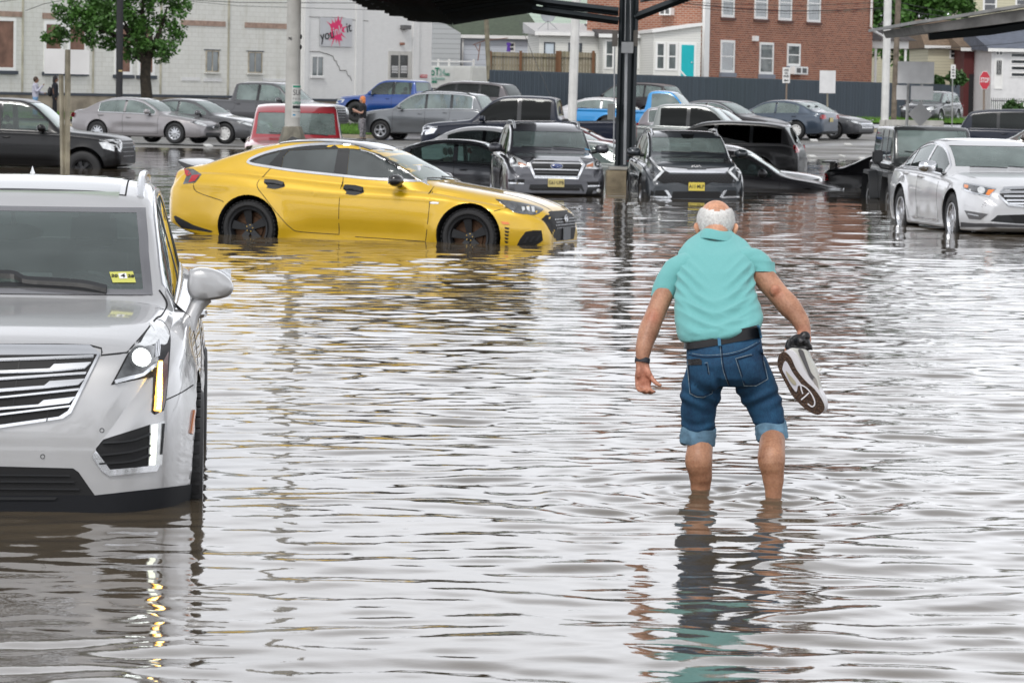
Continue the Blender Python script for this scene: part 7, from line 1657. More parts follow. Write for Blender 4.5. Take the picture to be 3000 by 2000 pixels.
 def sign(label, panels, posts, Y, extra=None, name='road_sign', pm=GP, zfix=None):
  x = P(posts[0][2], posts[0][3], Y).x; zb_ = gz(Y, x) if zfix is None else zfix; oo = Vector((x, Y, zb_)); t = thing(name, label, 'sign', oo)
  for (x0, y0, x1, y1, w_) in posts:
   a, b_ = P(x0, y0, Y)-oo, P(x1, y1, Y)-oo; b_.z = -.2; mb = MB(); mb.tube([a+Vector((0, .03, 0)), b_+Vector((0, .03, 0))], w_/2, 4); mb.build('post', pm, t)
  for (x0, y0, x1, y1, m, rot) in panels: sign_plate(x0, y0, x1, y1, Y-.02, m, t, oo, rot=rot)
  if extra: extra(t, oo)
  return t
 rusty = mat('rust_streaked_post', (.32, .29, .22), .6, .4, var=.4, scale=3)
 sign('pair of blank grey sign backs on a rust-streaked post at the far left', [(131, 143, 189, 217, SIGNB, .0), (207, 146, 262, 219, SIGNB, .0)], [(199, 146, 194, 520, .075), (178, 219, 191, 470, .06)], 47.5, pm=rusty, zfix=-.26)
 def lg(t, oo):
  for i, s_ in enumerate(('LARGE', 'CAR', 'SPACES')): p_ = P(2303, 206+i*9, 150)-oo; text('sign_lettering', s_, .105, INK, t, (p_.x, -.045, p_.z), sx=.62, bold=.002)
  p_ = P(2303, 236, 150)-oo; mb = MB(); mb.box((p_.x+.02, -.045, p_.z), (.13, .01, .035)); mb.add([(p_.x-.09, -.05, p_.z), (p_.x-.03, -.05, p_.z+.05), (p_.x-.03, -.05, p_.z-.05), (p_.x-.09, -.04, p_.z), (p_.x-.03, -.04, p_.z+.05), (p_.x-.03, -.04, p_.z-.05)], [(0, 1, 2), (5, 4, 3), (0, 3, 4, 1), (1, 4, 5, 2), (2, 5, 3, 0)]); mb.build('arrow', INK, t)
 sign('tall white sign with black words and a left arrow, before the brick building', [(2293, 198, 2314, 244, SG, .0)], [(2305, 244, 2302, 330, .07)], 150, lg, pm=mat('wood_post', (.22, .17, .13), .8))
 sign('blank grey sign back on a single post in front of the dark fence', [(2402, 207, 2447, 274, SIGNB, .0)], [(2424, 207, 2426, 340, .075)], 152, pm=mat('dull_post', (.25, .23, .18), .7))
 sign('cluster of blank square sign backs on two posts', [(2631, 180, 2736, 246, SIGNB, .0), (2627, 250, 2656, 293, SIGNB, .0), (2669, 252, 2733, 294, SIGNB, .0)], [(2664, 185, 2654, 400, .10), (2704, 183, 2694, 400, .10)], 126)
 sign('blank grey diamond sign back below the square sign backs', [(2671, 311, 2721, 361, mat('diamond_grey', (.33, .33, .33), .5), PI/4)], [(2696, 305, 2695, 400, .08)], 125)
 def lg2(t, oo):
  for i, s_ in enumerate(('20', 'MIN', 'PKG')): p_ = P(2792.5, 197+i*8.5, 152)-oo; text('sign_lettering', s_, .09, INK, t, (p_.x, -.045, p_.z), sx=.6, bold=.002)
  p_ = P(2792.5, 223, 152)-oo; mb = MB(); mb.box((p_.x, -.045, p_.z), (.09, .01, .05)); mb.build('arrow', INK, t)
 sign('narrow white sign with black words on a thin post, left of the stop sign', [(2786, 190, 2799, 231, SG, .0)], [(2791, 231, 2790, 360, .05)], 152, lg2)
 def stp(t, oo):
  c = P(2885, 236, 165)-oo; r_ = 27*165/F; mb = MB(); vs = [(c.x+r_*.62*math.cos(PI/8+i*PI/4)*.94, -.05, c.z+r_*math.sin(PI/8+i*PI/4)) for i in range(8)]; vs += [(v[0], -.035, v[2]) for v in vs]
  mb.add(vs, [tuple(range(8)), tuple(reversed(range(8, 16)))]+[(i, (i+1) % 8, 8+(i+1) % 8, 8+i) for i in range(8)]); mb.build('sign_panel', mat('stop_red', (.50, .03, .05), .45), t, ang=0)
  text('sign_lettering', 'STOP', .30, WHITEP, t, (c.x, -.06, c.z), sx=.52, bold=.006)
  mb = MB(); vs = [(c.x+r_*.66*math.cos(PI/8+i*PI/4)*.95, -.034, c.z+r_*1.06*math.sin(PI/8+i*PI/4)) for i in range(8)]; vs += [(v[0], -.02, v[2]) for v in vs]; mb.add(vs, [tuple(range(8)), tuple(reversed(range(8, 16)))]+[(i, (i+1) % 8, 8+(i+1) % 8, 8+i) for i in range(8)]); mb.build('sign_border', WHITEP, t, ang=0)
 sign('red octagonal stop sign in front of the white porch house', [], [(2883, 255, 2884, 330, .09)], 165, stp, name='stop_sign', pm=mat('wood_post', (.22, .17, .13), .8))
 # ---- garden edge at the right: picket railing and lattice
 rl = Wall(2905, 176, 3060, 177, 'garden_fence', 'thin dark garden railing in front of the white porch house', 'fence')
 for i in range(26): rl.box(rl.W*i/25-.012, .8, rl.W*i/25+.012, 2.05, -.012, .012, BLACKP, 'picket')
 rl.box(0, 1.9, rl.W, 1.94, -.015, .015, BLACKP, 'rail')
 la = Wall(2958, 181, 3060, 182, 'lattice', 'white diamond lattice panel at the foot of the white porch house', 'lattice')
 mb = MB();
 for i in range(-6, 14): u = la.W*i/12; mb.tube([(u, 0, 1.0), (u+.9, 0, 1.9)], .02, 4); mb.tube([(u+.9, .02, 1.0), (u, .02, 1.9)], .02, 4)
 mb.build('lattice_strips', WINW, la.root); la.box(-.2, 1.9, la.W, 2.0, -.03, .05, WINW, 'lattice_frame')
 b_ = P(2700, 365, 150); mb = MB(); mb.box((0, 0, .3), (2.4, .5, .6)); o = mb.build('concrete_barrier', CONC, None, bevel=.03); o.location = (P(2678, 365, 155).x, 155, gz(155)); tag(o, 'low pale concrete block wall behind the sign posts', 'barrier')
 # litter at the water's edge
 rg = random.Random(4)
 for i, (px, py) in enumerate(((2384, 437), (2484, 444), (2468, 462), (2700, 441), (2380, 462), (610, 428), (2530, 467))):
  Y = 118+rg.uniform(-1, 1); p_ = G(px, py, .02); mb = MB(); mb.box((0, 0, 0), (.28, .2, .05), Matrix.Rotation(.3, 3, 'X')); o = mb.build('litter', mat('litter_white', (.6, .6, .58), .7), None, bevel=.015); o.location = (p_.x, p_.y, gz(p_.y, p_.x)+.04); o.rotation_euler = (0, 0, rg.uniform(0, 3)); tag(o, 'scrap of pale litter at the water edge by the dry asphalt', 'litter', 'litter scraps at the water edge')
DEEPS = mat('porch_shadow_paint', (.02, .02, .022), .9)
# ------------------------------------------------------------------ water
def water():
 rg = np.random.default_rng(11)
 comps = []
 def addset(n, l0, l1, slope, dirsd, base=PI/2):
  for _ in range(n):
   lam = math.exp(rg.uniform(math.log(l0), math.log(l1))); k = 2*PI/lam; a = base+rg.normal(0, dirsd); s = slope*rg.uniform(.5, 1.4)/math.sqrt(n)
   comps.append((k*math.cos(a), k*math.sin(a), s/k, rg.uniform(0, 2*PI)))
 addset(12, 1.0, 3.0, .03, .5); addset(48, .22, .72, .086, .48); addset(36, .12, .22, .026, .8)
 f = 1024/3000.0
 rows = []
 y = 8.0
 while y < 118: rows.append(y); y += max(.018, .36*y*y/(HC*F*f)) if y < 100 else .6
 rows = np.array(rows+[118.0]); nr = len(rows); nc = 1100
 t = np.linspace(-1, 1, nc); half = .136*rows*1.5+1.6
 X = half[:, None]*t[None, :]; Yg = np.repeat(rows[:, None], nc, 1)
 Z = np.zeros_like(X); Xf, Yf = X, Yg
 cell = np.maximum(np.gradient(rows), .02)[:, None]
 for kx, ky, A, ph in comps:
  lam = 2*PI/math.hypot(kx, ky)
  fade = np.clip((lam/(cell*1.0)-.9)/1.2, .12, 1)          # waves finer than the sampling are thinned out
  Z += A*fade*np.sin(kx*Xf+ky*Yf+ph)
 # gusts: calmer and rougher patches
 g = .78+.30*np.sin(Xf*.35+Yf*.11+1)*np.sin(Yf*.19-Xf*.13+2)
 g *= np.interp(Yg, [8, 40, 62, 85, 118], [1.0, 1.0, .85, .55, .3])
 Z *= g
 # ring waves spreading from the wading man's legs
 for (px, py) in ((2050, 1437), (2265, 1452)):
  c = G(px, py, 0); r = np.hypot(Xf-c.x, Yf-c.y); Z += .0045*np.exp(-r/.45)*np.cos(r*2*PI/.17+.9*np.sin(Xf*7+Yf*5))*np.clip(r/.05, 0, 1)
 c = G(2150, 1450, 0); r = np.hypot(Xf-c.x, Yf-c.y); Z += .006*np.exp(-((r-.9)/.5)**2)*np.sin(r*2*PI/.42+1.6*np.sin(Xf*4+1)+np.sin(Yf*6))*(Yf < c.y+.3)
 Z = np.minimum(Z, .06)
 # fade the surface flat at the borders of the fine sheet
 e = np.clip((1-np.abs(t))*20, 0, 1)[None, :]*np.clip((Yg-8)/1.0, 0, 1)*np.clip((118-Yg)/2, 0, 1); Z *= e
 co = np.stack([X, Yg, Z], -1).reshape(-1, 3).astype(np.float32)
 n0 = len(co)
 # flat skirt out to the sides and behind the camera
 big = 400.0; sk = []; left = np.arange(nr)*nc; right = left+nc-1
 sk_co = [(-big, r, 0) for r in rows]+[(big, r, 0) for r in rows]+[(-big, -300, 0), (big, -300, 0)]
 co = np.concatenate([co, np.array(sk_co, np.float32)])
 i, j = np.meshgrid(np.arange(nr-1), np.arange(nc-1), indexing='ij'); a = (i*nc+j).ravel(); F4 = np.stack([a, a+1, a+nc+1, a+nc], 1)
 L = n0+np.arange(nr); R = n0+nr+np.arange(nr); B0, B1 = n0+2*nr, n0+2*nr+1
 ex = [(L[k], left[k], left[k+1], L[k+1]) for k in range(nr-1)]+[(right[k], R[k], R[k+1], right[k+1]) for k in range(nr-1)]+[(B0, left[0], L[0], L[0])]
 F4 = np.concatenate([F4, np.array(ex[:-1])]); nf = len(F4)
 me = bpy.data.meshes.new('water'); me.vertices.add(len(co)); me.vertices.foreach_set('co', co.ravel()); me.loops.add(nf*4+8);
 extra = [B0, left[0], L[0]], [B0, B1, right[0], left[0]]
 lv = np.concatenate([F4.ravel(), np.array([B0, B1, right[0], left[0]]), np.array([B0, left[0], L[0]])]);
 tri2 = np.array([B1, R[0], right[0]]); lv = np.concatenate([lv, tri2]); me.loops.add(len(lv)-(nf*4+8)) if len(lv) > nf*4+8 else None
 me.loops.foreach_set('vertex_index', lv.astype(np.int32)); ls = list(np.arange(0, nf*4, 4))+[nf*4, nf*4+4, nf*4+7]; me.polygons.add(len(ls)); me.polygons.foreach_set('loop_start', np.array(ls, np.int32))
 me.update(calc_edges=True); me.shade_smooth()
 m, nt, b = new_mat('flood_water'); b.inputs['Base Color'].default_value = (.115, .085, .052, 1); b.inputs['Roughness'].default_value = .015; b.inputs['IOR'].default_value = 1.333; b.inputs['Specular IOR Level'].default_value = .5
 tc = N(nt, 'ShaderNodeTexCoord'); nz = N(nt, 'ShaderNodeTexNoise', Scale=.5, Detail=4.0); nt.links.new(tc.outputs['Object'], nz.inputs['Vector'])
 mx = N(nt, 'ShaderNodeMix', data_type='RGBA'); mx.inputs[6].default_value = (.060, .047, .030, 1); mx.inputs[7].default_value = (.11, .086, .058, 1); nt.links.new(nz.outputs['Fac'], mx.inputs[0]); nt.links.new(mx.outputs[2], b.inputs['Base Color'])
 mp = N(nt, 'ShaderNodeMapping'); mp.inputs['Scale'].default_value = (1, 1.5, 1); n2 = N(nt, 'ShaderNodeTexNoise', Scale=13.0, Detail=3.0, Roughness=.6); nt.links.new(tc.outputs['Object'], mp.inputs[0]); nt.links.new(mp.outputs[0], n2.inputs['Vector'])
 bp = N(nt, 'ShaderNodeBump', Strength=.02, Distance=.02); nt.links.new(n2.outputs['Fac'], bp.inputs['Height']); nt.links.new(bp.outputs[0], b.inputs['Normal'])
 o = link('water', me, m); tag(o, kind='structure')
 return o
# ------------------------------------------------------------------ people
def skin_mat():
 if 'skin' in MATS: return MATS['skin']
 m, nt, b = new_mat('skin'); MATS['skin'] = m; tc = N(nt, 'ShaderNodeTexCoord')
 n1 = N(nt, 'ShaderNodeTexNoise', Scale=9.0, Detail=6.0, Roughness=.7); n2 = N(nt, 'ShaderNodeTexNoise', Scale=110.0, Detail=5.0)
 for q in (n1, n2): nt.links.new(tc.outputs['Object'], q.inputs['Vector'])
 mx = N(nt, 'ShaderNodeMix', data_type='RGBA'); mx.inputs[6].default_value = (.30, .135, .078, 1); mx.inputs[7].default_value = (.52, .27, .17, 1)
 mr = N(nt, 'ShaderNodeMapRange'); mr.inputs['From Min'].default_value = .32; mr.inputs['From Max'].default_value = .68; ma = N(nt, 'ShaderNodeMath', operation='MULTIPLY_ADD'); ma.inputs[1].default_value = .45; nt.links.new(n2.outputs['Fac'], ma.inputs[0]); nt.links.new(n1.outputs['Fac'], ma.inputs[2]); ms = N(nt, 'ShaderNodeMath', operation='SUBTRACT'); ms.inputs[1].default_value = .225; nt.links.new(ma.outputs[0], ms.inputs[0]); nt.links.new(ms.outputs[0], mr.inputs['Value']); nt.links.new(mr.outputs[0], mx.inputs[0])
 at = N(nt, 'ShaderNodeVertexColor'); at.layer_name = 'Tint'
 m2 = N(nt, 'ShaderNodeMix', data_type='RGBA', blend_type='MULTIPLY'); m2.inputs[0].default_value = 1; nt.links.new(mx.outputs[2], m2.inputs[6]); nt.links.new(at.outputs['Color'], m2.inputs[7])
 nt.links.new(m2.outputs[2], b.inputs['Base Color']); b.inputs['Roughness'].default_value = .48; b.inputs['Subsurface Weight'].default_value = .12; b.inputs['Subsurface Radius'].default_value = (.012, .005, .003); b.inputs['Subsurface Scale'].default_value = 1
 bp = N(nt, 'ShaderNodeBump', Strength=.5, Distance=.003); nt.links.new(n2.outputs['Fac'], bp.inputs['Height']); nt.links.new(bp.outputs[0], b.inputs['Normal'])
 return m
def limb(mb, pts, rs, n=16, ell=None):
 """closed round-ended tapered limb through points"""
 pts = [Vector(p) for p in pts]; sm = []; rr = []
 k = 4
 for i in range(len(pts)-1):
  p0 = pts[max(i-1, 0)]; p1, p2 = pts[i], pts[i+1]; p3 = pts[min(i+2, len(pts)-1)]
  for j in range(k):
   t = j/k; sm.append(.5*((2*p1)+(p2-p0)*t+(2*p0-5*p1+4*p2-p3)*t*t+(3*p1-p0-3*p2+p3)*t**3)); rr.append(rs[i]+(rs[i+1]-rs[i])*(t*t*(3-2*t)))
 sm.append(pts[-1]); rr.append(rs[-1])
 a, b = sm[0], sm[-1]; d0 = (sm[0]-sm[1]).normalized(); d1 = (sm[-1]-sm[-2]).normalized()
 sm = [a+d0*rr[0]*.9, a+d0*rr[0]*.6]+sm+[b+d1*rr[-1]*.6, b+d1*rr[-1]*.9]; rr = [rr[0]*.35, rr[0]*.78]+rr+[rr[-1]*.78, rr[-1]*.35]
 mb.tube(sm, rr, n)
def rings(mb, rs, n=28, p=2.3):
 """torso-like loft: rings = (centre, half-width vector, half-depth vector)"""
 vs = []; fs = []
 for c, u, v in rs:
  c, u, v = Vector(c), Vector(u), Vector(v)
  for k in range(n):
   a = 2*PI*k/n; ca, sa = math.cos(a), math.sin(a); vs.append(c+u*math.copysign(abs(ca)**(2/p), ca)+v*math.copysign(abs(sa)**(2/p), sa))
 for i in range(len(rs)-1): fs += [(i*n+k, i*n+(k+1) % n, (i+1)*n+(k+1) % n, (i+1)*n+k) for k in range(n)]
 fs += [tuple(range(n)), tuple(reversed(range((len(rs)-1)*n, len(rs)*n)))]
 mb.add(vs, fs)
def rm(mb, voxel, it=3, f=.5):
 me = mesh(mb.v, mb.f); bm = bmesh.new(); bm.from_mesh(me); bmesh.ops.recalc_face_normals(bm, faces=bm.faces); bm.to_mesh(me); bm.free(); return remesh(me, voxel, it, f)
def wrinkle(me, fn):
 n = len(me.vertices); co = np.empty(n*3); me.vertices.foreach_get('co', co); co = co.reshape(-1, 3); nr = np.empty(n*3); me.vertices.foreach_get('normal', nr); nr = nr.reshape(-1, 3)
 co = co+nr*fn(co, nr)[:, None]; me.vertices.foreach_set('co', co.ravel()); me.update(); return me
def tint(me, fn):
 n = len(me.vertices); co = np.empty(n*3); me.vertices.foreach_get('co', co); co = co.reshape(-1, 3); c = fn(co)
 at = me.color_attributes.new('Tint', 'FLOAT_COLOR', 'POINT'); at.data.foreach_set('color', np.concatenate([c, np.ones((n, 1))], 1).ravel())
def noise3(co, s, seed=0):
 rg = np.random.default_rng(seed); o = np.zeros(len(co))
 for i in range(7): d = rg.normal(size=3); d /= np.linalg.norm(d); o += np.sin(co@d*s*rg.uniform(.6, 1.5)+rg.uniform(0, 6.3)+1.3*np.sin(co@rg.normal(size=3)*s*.4))
 return o/7

def man():
 Y = 17.2; X0 = P(2130, 1440, Y).x; root = thing('person', 'balding white-haired man in a turquoise polo and rolled jeans, wading away barefoot', 'person', (X0, Y, 0))
 O = Vector((X0, Y, 0))
 def M(px, py, dy=0.0): return P(px, py, Y+dy)-O
 k = Y/F  # metres per photo pixel
 SK = skin_mat()
 body = MB()
 # legs: hip, knee, calf, ankle (under water), foot
 legs = [((2060, 1075, .02), (2052, 1262, .10), (2047, 1350, .02), (2052, 1435, .04)), ((2200, 1060, .02), (2262, 1248, .03), (2260, 1345, -.13), (2266, 1452, -.14))]
 for i, (h, kn, ca, an) in enumerate(legs):
  a = M(*an); foot = Vector((a.x, a.y, -.20))
  limb(body, [M(*h), M((h[0]+kn[0])/2, (h[1]+kn[1])/2, .06), M(kn[0], kn[1]+12, kn[2]), M((kn[0]+ca[0])/2+1, (kn[1]+ca[1])/2+6, (kn[2]+ca[2])/2-.01), M(*ca), M((ca[0]+an[0])/2+(2 if i else 3), (ca[1]+an[1])/2, (ca[2]+an[2])/2), a, foot],
    [.064, .060, .054, .060, .064, .054 if i == 0 else .050, .046 if i == 0 else .038, .036], 20)
  s_ = -1 if i == 0 else 1
  limb(body, [foot+Vector((0, -.03, .02)), foot+Vector((s_*.01, .08, .0)), foot+Vector((s_*.03, .17, -.02))], [.038, .036, .026], 12)
 # trunk under the clothes
 rings(body, [(M(2125, 1120, .03), (.10, 0, 0), (0, .07, 0)), (M(2122, 1040, .02), (.13, 0, 0), (0, .095, 0)), (M(2118, 975, .03), (.135, 0, 0), (0, .095, .02)), (M(2110, 880, .12), (.165, 0, 0), (0, .12, .03)), (M(2100, 790, .23), (.170, 0, 0), (0, .095, .05)), (M(2100, 745, .30), (.12, 0, 0), (0, .06, .04))])
 limb(body, [M(2098, 725, .33), M(2097, 690, .385), M(2097, 660, .42)], [.050, .058, .060], 18)
 # head, tipped forward
 hc = M(2097, 648, .46); tilt = Matrix.Rotation(math.radians(34), 3, 'X')
 tilt = Matrix.Rotation(math.radians(-34), 3, 'X')
 body.ell(hc, (.083, .100, .098), 28, 18, tilt)
 body.ell(hc+tilt @ Vector((0, .035, -.055)), (.064, .075, .075), 20, 12, tilt)      # face and jaw
 body.ell(hc+tilt @ Vector((0, .095, -.115)), (.030, .025, .022), 14, 8, tilt)        # chin
 limb(body, [hc+tilt @ Vector((0, .098, -.015)), hc+tilt @ Vector((0, .122, -.055))], [.009, .015], 10)   # nose
 for sx in (-1, 1):
  e = hc+tilt @ Vector((sx*.086, -.002, -.045)); body.ell(e, (.010, .020, .033), 12, 10, tilt @ Matrix.Rotation(sx*.45, 3, 'Z')); limb(body, [e+tilt @ Vector((sx*.008, -.012, .022)), e+tilt @ Vector((sx*.014, -.016, 0)), e+tilt @ Vector((0, -.004, -.030))], [.006, .007, .006], 8)
  body.ell(hc+tilt @ Vector((sx*.033, .098, -.005)), (.018, .008, .006), 10, 6, tilt)
 # arms
 la = [M(1992, 798, .25), M(1952, 848, .205), M(1918, 925, .12), M(1902, 965, .09), M(1888, 1010, .05), M(1882, 1050, .03)]
 limb(body, la, [.050, .048, .046, .048, .040, .031], 18)
 body.ell(M(1916, 922, .095), (.030, .022, .030), 12, 8)
 ra = [M(2200, 772, .27), M(2238, 812, .22), M(2280, 862, .14), M(2310, 895, .12), M(2342, 935, .09), M(2356, 968, .07)]
 limb(body, ra, [.052, .054, .050, .053, .042, .033], 18)
 body.ell(M(2272, 852, .105), (.030, .022, .030), 12, 8)
 # left hand: open, palm towards us, fingers curled up, thumb to the right
 w0 = M(1882, 1056, .025)
 rings(body, [(M(1881, 1056, .025), (.030, 0, 0), (0, .019, 0)), (M(1884, 1080, .02), (.034, 0, 0), (0, .017, 0)), (M(1884, 1105, .022), (.040, 0, 0), (0, .015, 0)), (M(1885, 1125, .022), (.038, 0, 0), (0, .013, 0))], 18)
 body.ell(M(1899, 1092, .005), (.016, .014, .026), 12, 8, Matrix.Rotation(-.35, 3, 'Y')); body.ell(M(1871, 1092, .008), (.013, .012, .028), 12, 8)
 limb(body, [M(1903, 1096, .015), M(1913, 1112, .0), M(1925, 1124, -.012), M(1935, 1128, -.018)], [.013, .0115, .010, .0085], 10)
 for (a, b_, c_, d_, r) in (((1866, 1124, .015), (1868, 1138, .012), (1877, 1145, -.015), (1887, 1144, -.03), .0085), ((1876, 1128, .02), (1882, 1144, .008), (1893, 1149, -.018), (1903, 1144, -.035), .0095),
          ((1887, 1128, .02), (1894, 1143, .008), (1905, 1150, -.01), (1914, 1147, -.022), .0095), ((1898, 1124, .02), (1904, 1138, .014), (1910, 1146, .004), (1918, 1147, -.002), .0090)):
  limb(body, [M(*a), M(*b_), M(*c_), M(*d_)], [r*1.15, r*1.05, r, r*.82], 10)
 # right hand: closed on the heel collar of the shoe
 rings(body, [(M(2355, 970, .06), (.030, 0, .004), (0, .020, 0)), (M(2354, 992, .05), (.036, 0, .004), (0, .019, 0)), (M(2350, 1012, .045), (.040, 0, 0), (0, .018, 0)), (M(2345, 1026, .05), (.038, 0, 0), (0, .017, 0))], 18)
 limb(body, [M(2332, 992, .04), M(2316, 1004, .02), M(2305, 1020, .005), M(2303, 1030, .0)], [.014, .012, .0105, .009], 10)
 for (x, dx) in ((2322, -2), (2334, 0), (2346, 3), (2357, 5)):
  limb(body, [M(x+2, 1014, .055), M(x+dx, 1028, .075), M(x+dx+1, 1038, .055), M(x+dx+2, 1036, .030)], [.0105, .0098, .009, .008], 10)
 me = rm(body, .0048, 3, .5)
 hw = np.array(hc); elb = [np.array(M(1914, 925, .06)), np.array(M(2274, 852, .07))]; hands = [np.array(M(1890, 1105, .01)), np.array(M(2348, 1010, .04))]
 def tf(co):
  c = np.ones((len(co), 3)); n_ = noise3(co, 40, 2)
  for e in elb: w = np.exp(-(np.linalg.norm(co-e, axis=1)/.035)**2)[:, None]; c = c*(1-w)+w*np.array([1.05, .76, .72])
  for e in hands: w = np.clip(1.2-(np.linalg.norm(co-e, axis=1)/.085), 0, 1)[:, None]; c = c*(1-w)+w*np.array([1.45, 1.25, 1.35])
  w = np.clip((co[:, 2]-hw[2]+.06)/.05, 0, 1)[:, None]*(np.linalg.norm(co-hw, axis=1) < .16)[:, None]; c = c*(1-w)+w*np.array([1.5, 1.55, 1.55])
  w = (co[:, 2] < .42)[:, None]*1.0; c = c*(1-w)+w*np.array([.95, .95, .90])
  return c*(1+.08*n_[:, None])
 tint(me, tf); link('body', me, SK, root)
 # hair: close-cropped shell round the sides and back, crown left bald
 hb = MB(); hb.ell(hc, (.0885, .105, .104), 40, 30, tilt); hm = mesh(hb.v, hb.f); bm = bmesh.new(); bm.from_mesh(hm); ti = tilt.transposed(); dele = []
 for f_ in bm.faces:
  q = f_.calc_center_median()-hc; l = ti @ q; az = math.atan2(l.x, -l.y); zz = q.z
  if q.z > .040+.012*math.cos(az*2)-.035*(abs(q.x)/.085)**2*-1 or q.y > .055 or l.z < -.085 or (l.z < -.055 and abs(l.x) > .07) : dele.append(f_)
 bmesh.ops.delete(bm, geom=dele, context='FACES'); bmesh.ops.remove_doubles(bm, verts=bm.verts, dist=1e-5); bmesh.ops.recalc_face_normals(bm, faces=bm.faces); bm.to_mesh(hm); bm.free(); hm.shade_smooth()
 HR = mat('white_hair', (.78, .76, .74), .7, var=.12, scale=60, sheen=.3)
 hair = link('hair', hm, HR, root)
 rg = random.Random(7); vs = []; fs = []   # short strands combed down
 for i in range(5200):
  a = rg.uniform(-PI*.62, PI*.62); z_ = rg.uniform(-.088, .058); az = a
  q = Vector((math.sin(az), -math.cos(az), 0)); zz = max(-.98, min(.98, z_/.104)); r_ = math.sqrt(1-zz*zz)
  l = Vector((q.x*.0885*r_, q.y*.105*r_, z_)); w_ = tilt @ l
  lim = .040+.035*(abs(w_.x)/.085)**2+.006*rg.uniform(-1, 1)
  if w_.z > lim or w_.y > .06: continue
  nrm = (tilt @ Vector((l.x/.0885**2, l.y/.105**2, l.z/.104**2))).normalized(); dn = Vector((rg.uniform(-.25, .25)+w_.x*1.5, -.1, -1)); dn = (dn-nrm*dn.dot(nrm)).normalized(); sd = nrm.cross(dn)*.0009; p_ = hc+w_+nrm*.001; ln_ = rg.uniform(.010, .020); q2 = p_+dn*ln_+nrm*rg.uniform(.001, .005)
  n0 = len(vs); vs += [p_-sd, p_+sd, q2]; fs.append((n0, n0+1, n0+2))
 link('hair_strands', mesh(vs, fs), mat('hair_strand', (.85, .84, .82), .6, var=.2, scale=90), hair)
 # ---- polo shirt
 sh = MB()
 rings(sh, [(M(2114, 992, .035), (.150, 0, .030), (0, .108, 0)), (M(2112, 984, .035), (.166, 0, .034), (0, .126, 0)), (M(2110, 975, .038), (.188, 0, .038), (0, .146, .01)), (M(2108, 956, .05), (.197, 0, .036), (0, .152, .01)), (M(2103, 920, .085), (.197, 0, .024), (0, .147, .02)), (M(2095, 860, .14), (.190, 0, .014), (0, .142, .03)),
  (M(2093, 800, .20), (.188, 0, .012), (0, .138, .05)), (M(2097, 765, .24), (.192, 0, .014), (0, .132, .05)), (M(2099, 738, .275), (.180, 0, .012), (0, .122, .05)), (M(2098, 716, .305), (.146, 0, .006), (0, .112, .045)), (M(2098, 698, .335), (.095, 0, 0), (0, .095, .04)), (M(2098, 686, .355), (.078, 0, 0), (0, .085, .035))], 40, 2.3)
 me = rm(sh, .0065, 6, .5)
 sleeves = [[(2050, 785, .26, .062), (2015, 782, .26, .070), (1982, 796, .25, .068), (1960, 822, .23, .062), (1948, 848, .21, .057), (1941, 871, .195, .0545)], [(2150, 768, .27, .062), (2180, 766, .27, .069), (2205, 768, .265, .068), (2222, 778, .25, .064), (2232, 788, .238, .060), (2238, 799, .226, .0575)]]
 hems = [Vector((-.12, -.15, -1)).normalized(), Vector((-.02, -.15, -1)).normalized()]; cuffs = [(M(*sl[-1][:3]), n_, sl[-1][3]) for sl, n_ in zip(sleeves, hems)]
 S0 = np.array(M(2110, 985, 0)); UP = 1/k
 def fold(co, nr):
  px = co[:, 0]; z = co[:, 2]; d = np.zeros(len(co)); zb = M(2110, 1000, 0).z
  h = np.clip((z-zb)/.42, 0, 1)
  d += -.0065*np.sin(px*38+z*9+1.5*np.sin(z*14))*np.exp(-h*2.2)              # gathers over the belt
  d += .010*np.exp(-((z-zb-.045-.04*np.sin(px*11))/.022)**2)*np.cos(px*16)
  d += .0085*noise3(co, 15, 3)*(.45+.55*(1-h)); d += .0045*noise3(co*np.array([1.6, 1, .7]), 30, 5)
  for (ax_, az_, sl_, am_) in ((2010, 830, .9, 1), (2190, 825, -.9, 1), (2040, 900, .5, .8), (2165, 890, -.5, .8), (2080, 950, .25, .7), (2150, 940, -.3, .7)):
   a0 = M(ax_, az_, 0); t_ = (co[:, 2]-a0.z)+sl_*(co[:, 0]-a0.x); w_ = np.exp(-((co[:, 0]-a0.x)/.07)**2-((co[:, 2]-a0.z)/.09)**2); d += am_*.010*w_*(1-np.abs(np.sin(t_*55))*1.6)
  for sx, sg in ((-.20, 1), (.17, -1)): d += .009*np.exp(-((px-(M(2100, 800, 0).x+sx)+sg*.10*(z-M(2100, 800, 0).z))/.018)**2)*np.clip((z-zb)/.1, 0, 1)*np.cos((z-zb)*9)
  d = np.where(h < .14, np.maximum(d, .001), d)
  d -= .004*np.exp(-((z-M(2100, 745, 0).z-.3*np.abs(px-M(2100, 745, 0).x))/.008)**2)*0
  return d
 wrinkle(me, fold)
 POLO = MATS.get('polo')
 if POLO is None:
  POLO, nt, b = new_mat('polo'); MATS['polo'] = POLO; tc = N(nt, 'ShaderNodeTexCoord'); wv = N(nt, 'ShaderNodeTexWave', Scale=75.0, Distortion=1.2); wv.bands_direction = 'Z'; wv.inputs['Detail'].default_value = 2; wv.inputs['Detail Scale'].default_value = 4
  nz = N(nt, 'ShaderNodeTexNoise', Scale=260.0, Detail=2.0); n3 = N(nt, 'ShaderNodeTexNoise', Scale=5.0, Detail=4.0)
  for q in (wv, nz, n3): nt.links.new(tc.outputs['Object'], q.inputs['Vector'])
  ad = N(nt, 'ShaderNodeMath', operation='ADD'); nt.links.new(wv.outputs['Fac'], ad.inputs[0]); nt.links.new(nz.outputs['Fac'], ad.inputs[1])
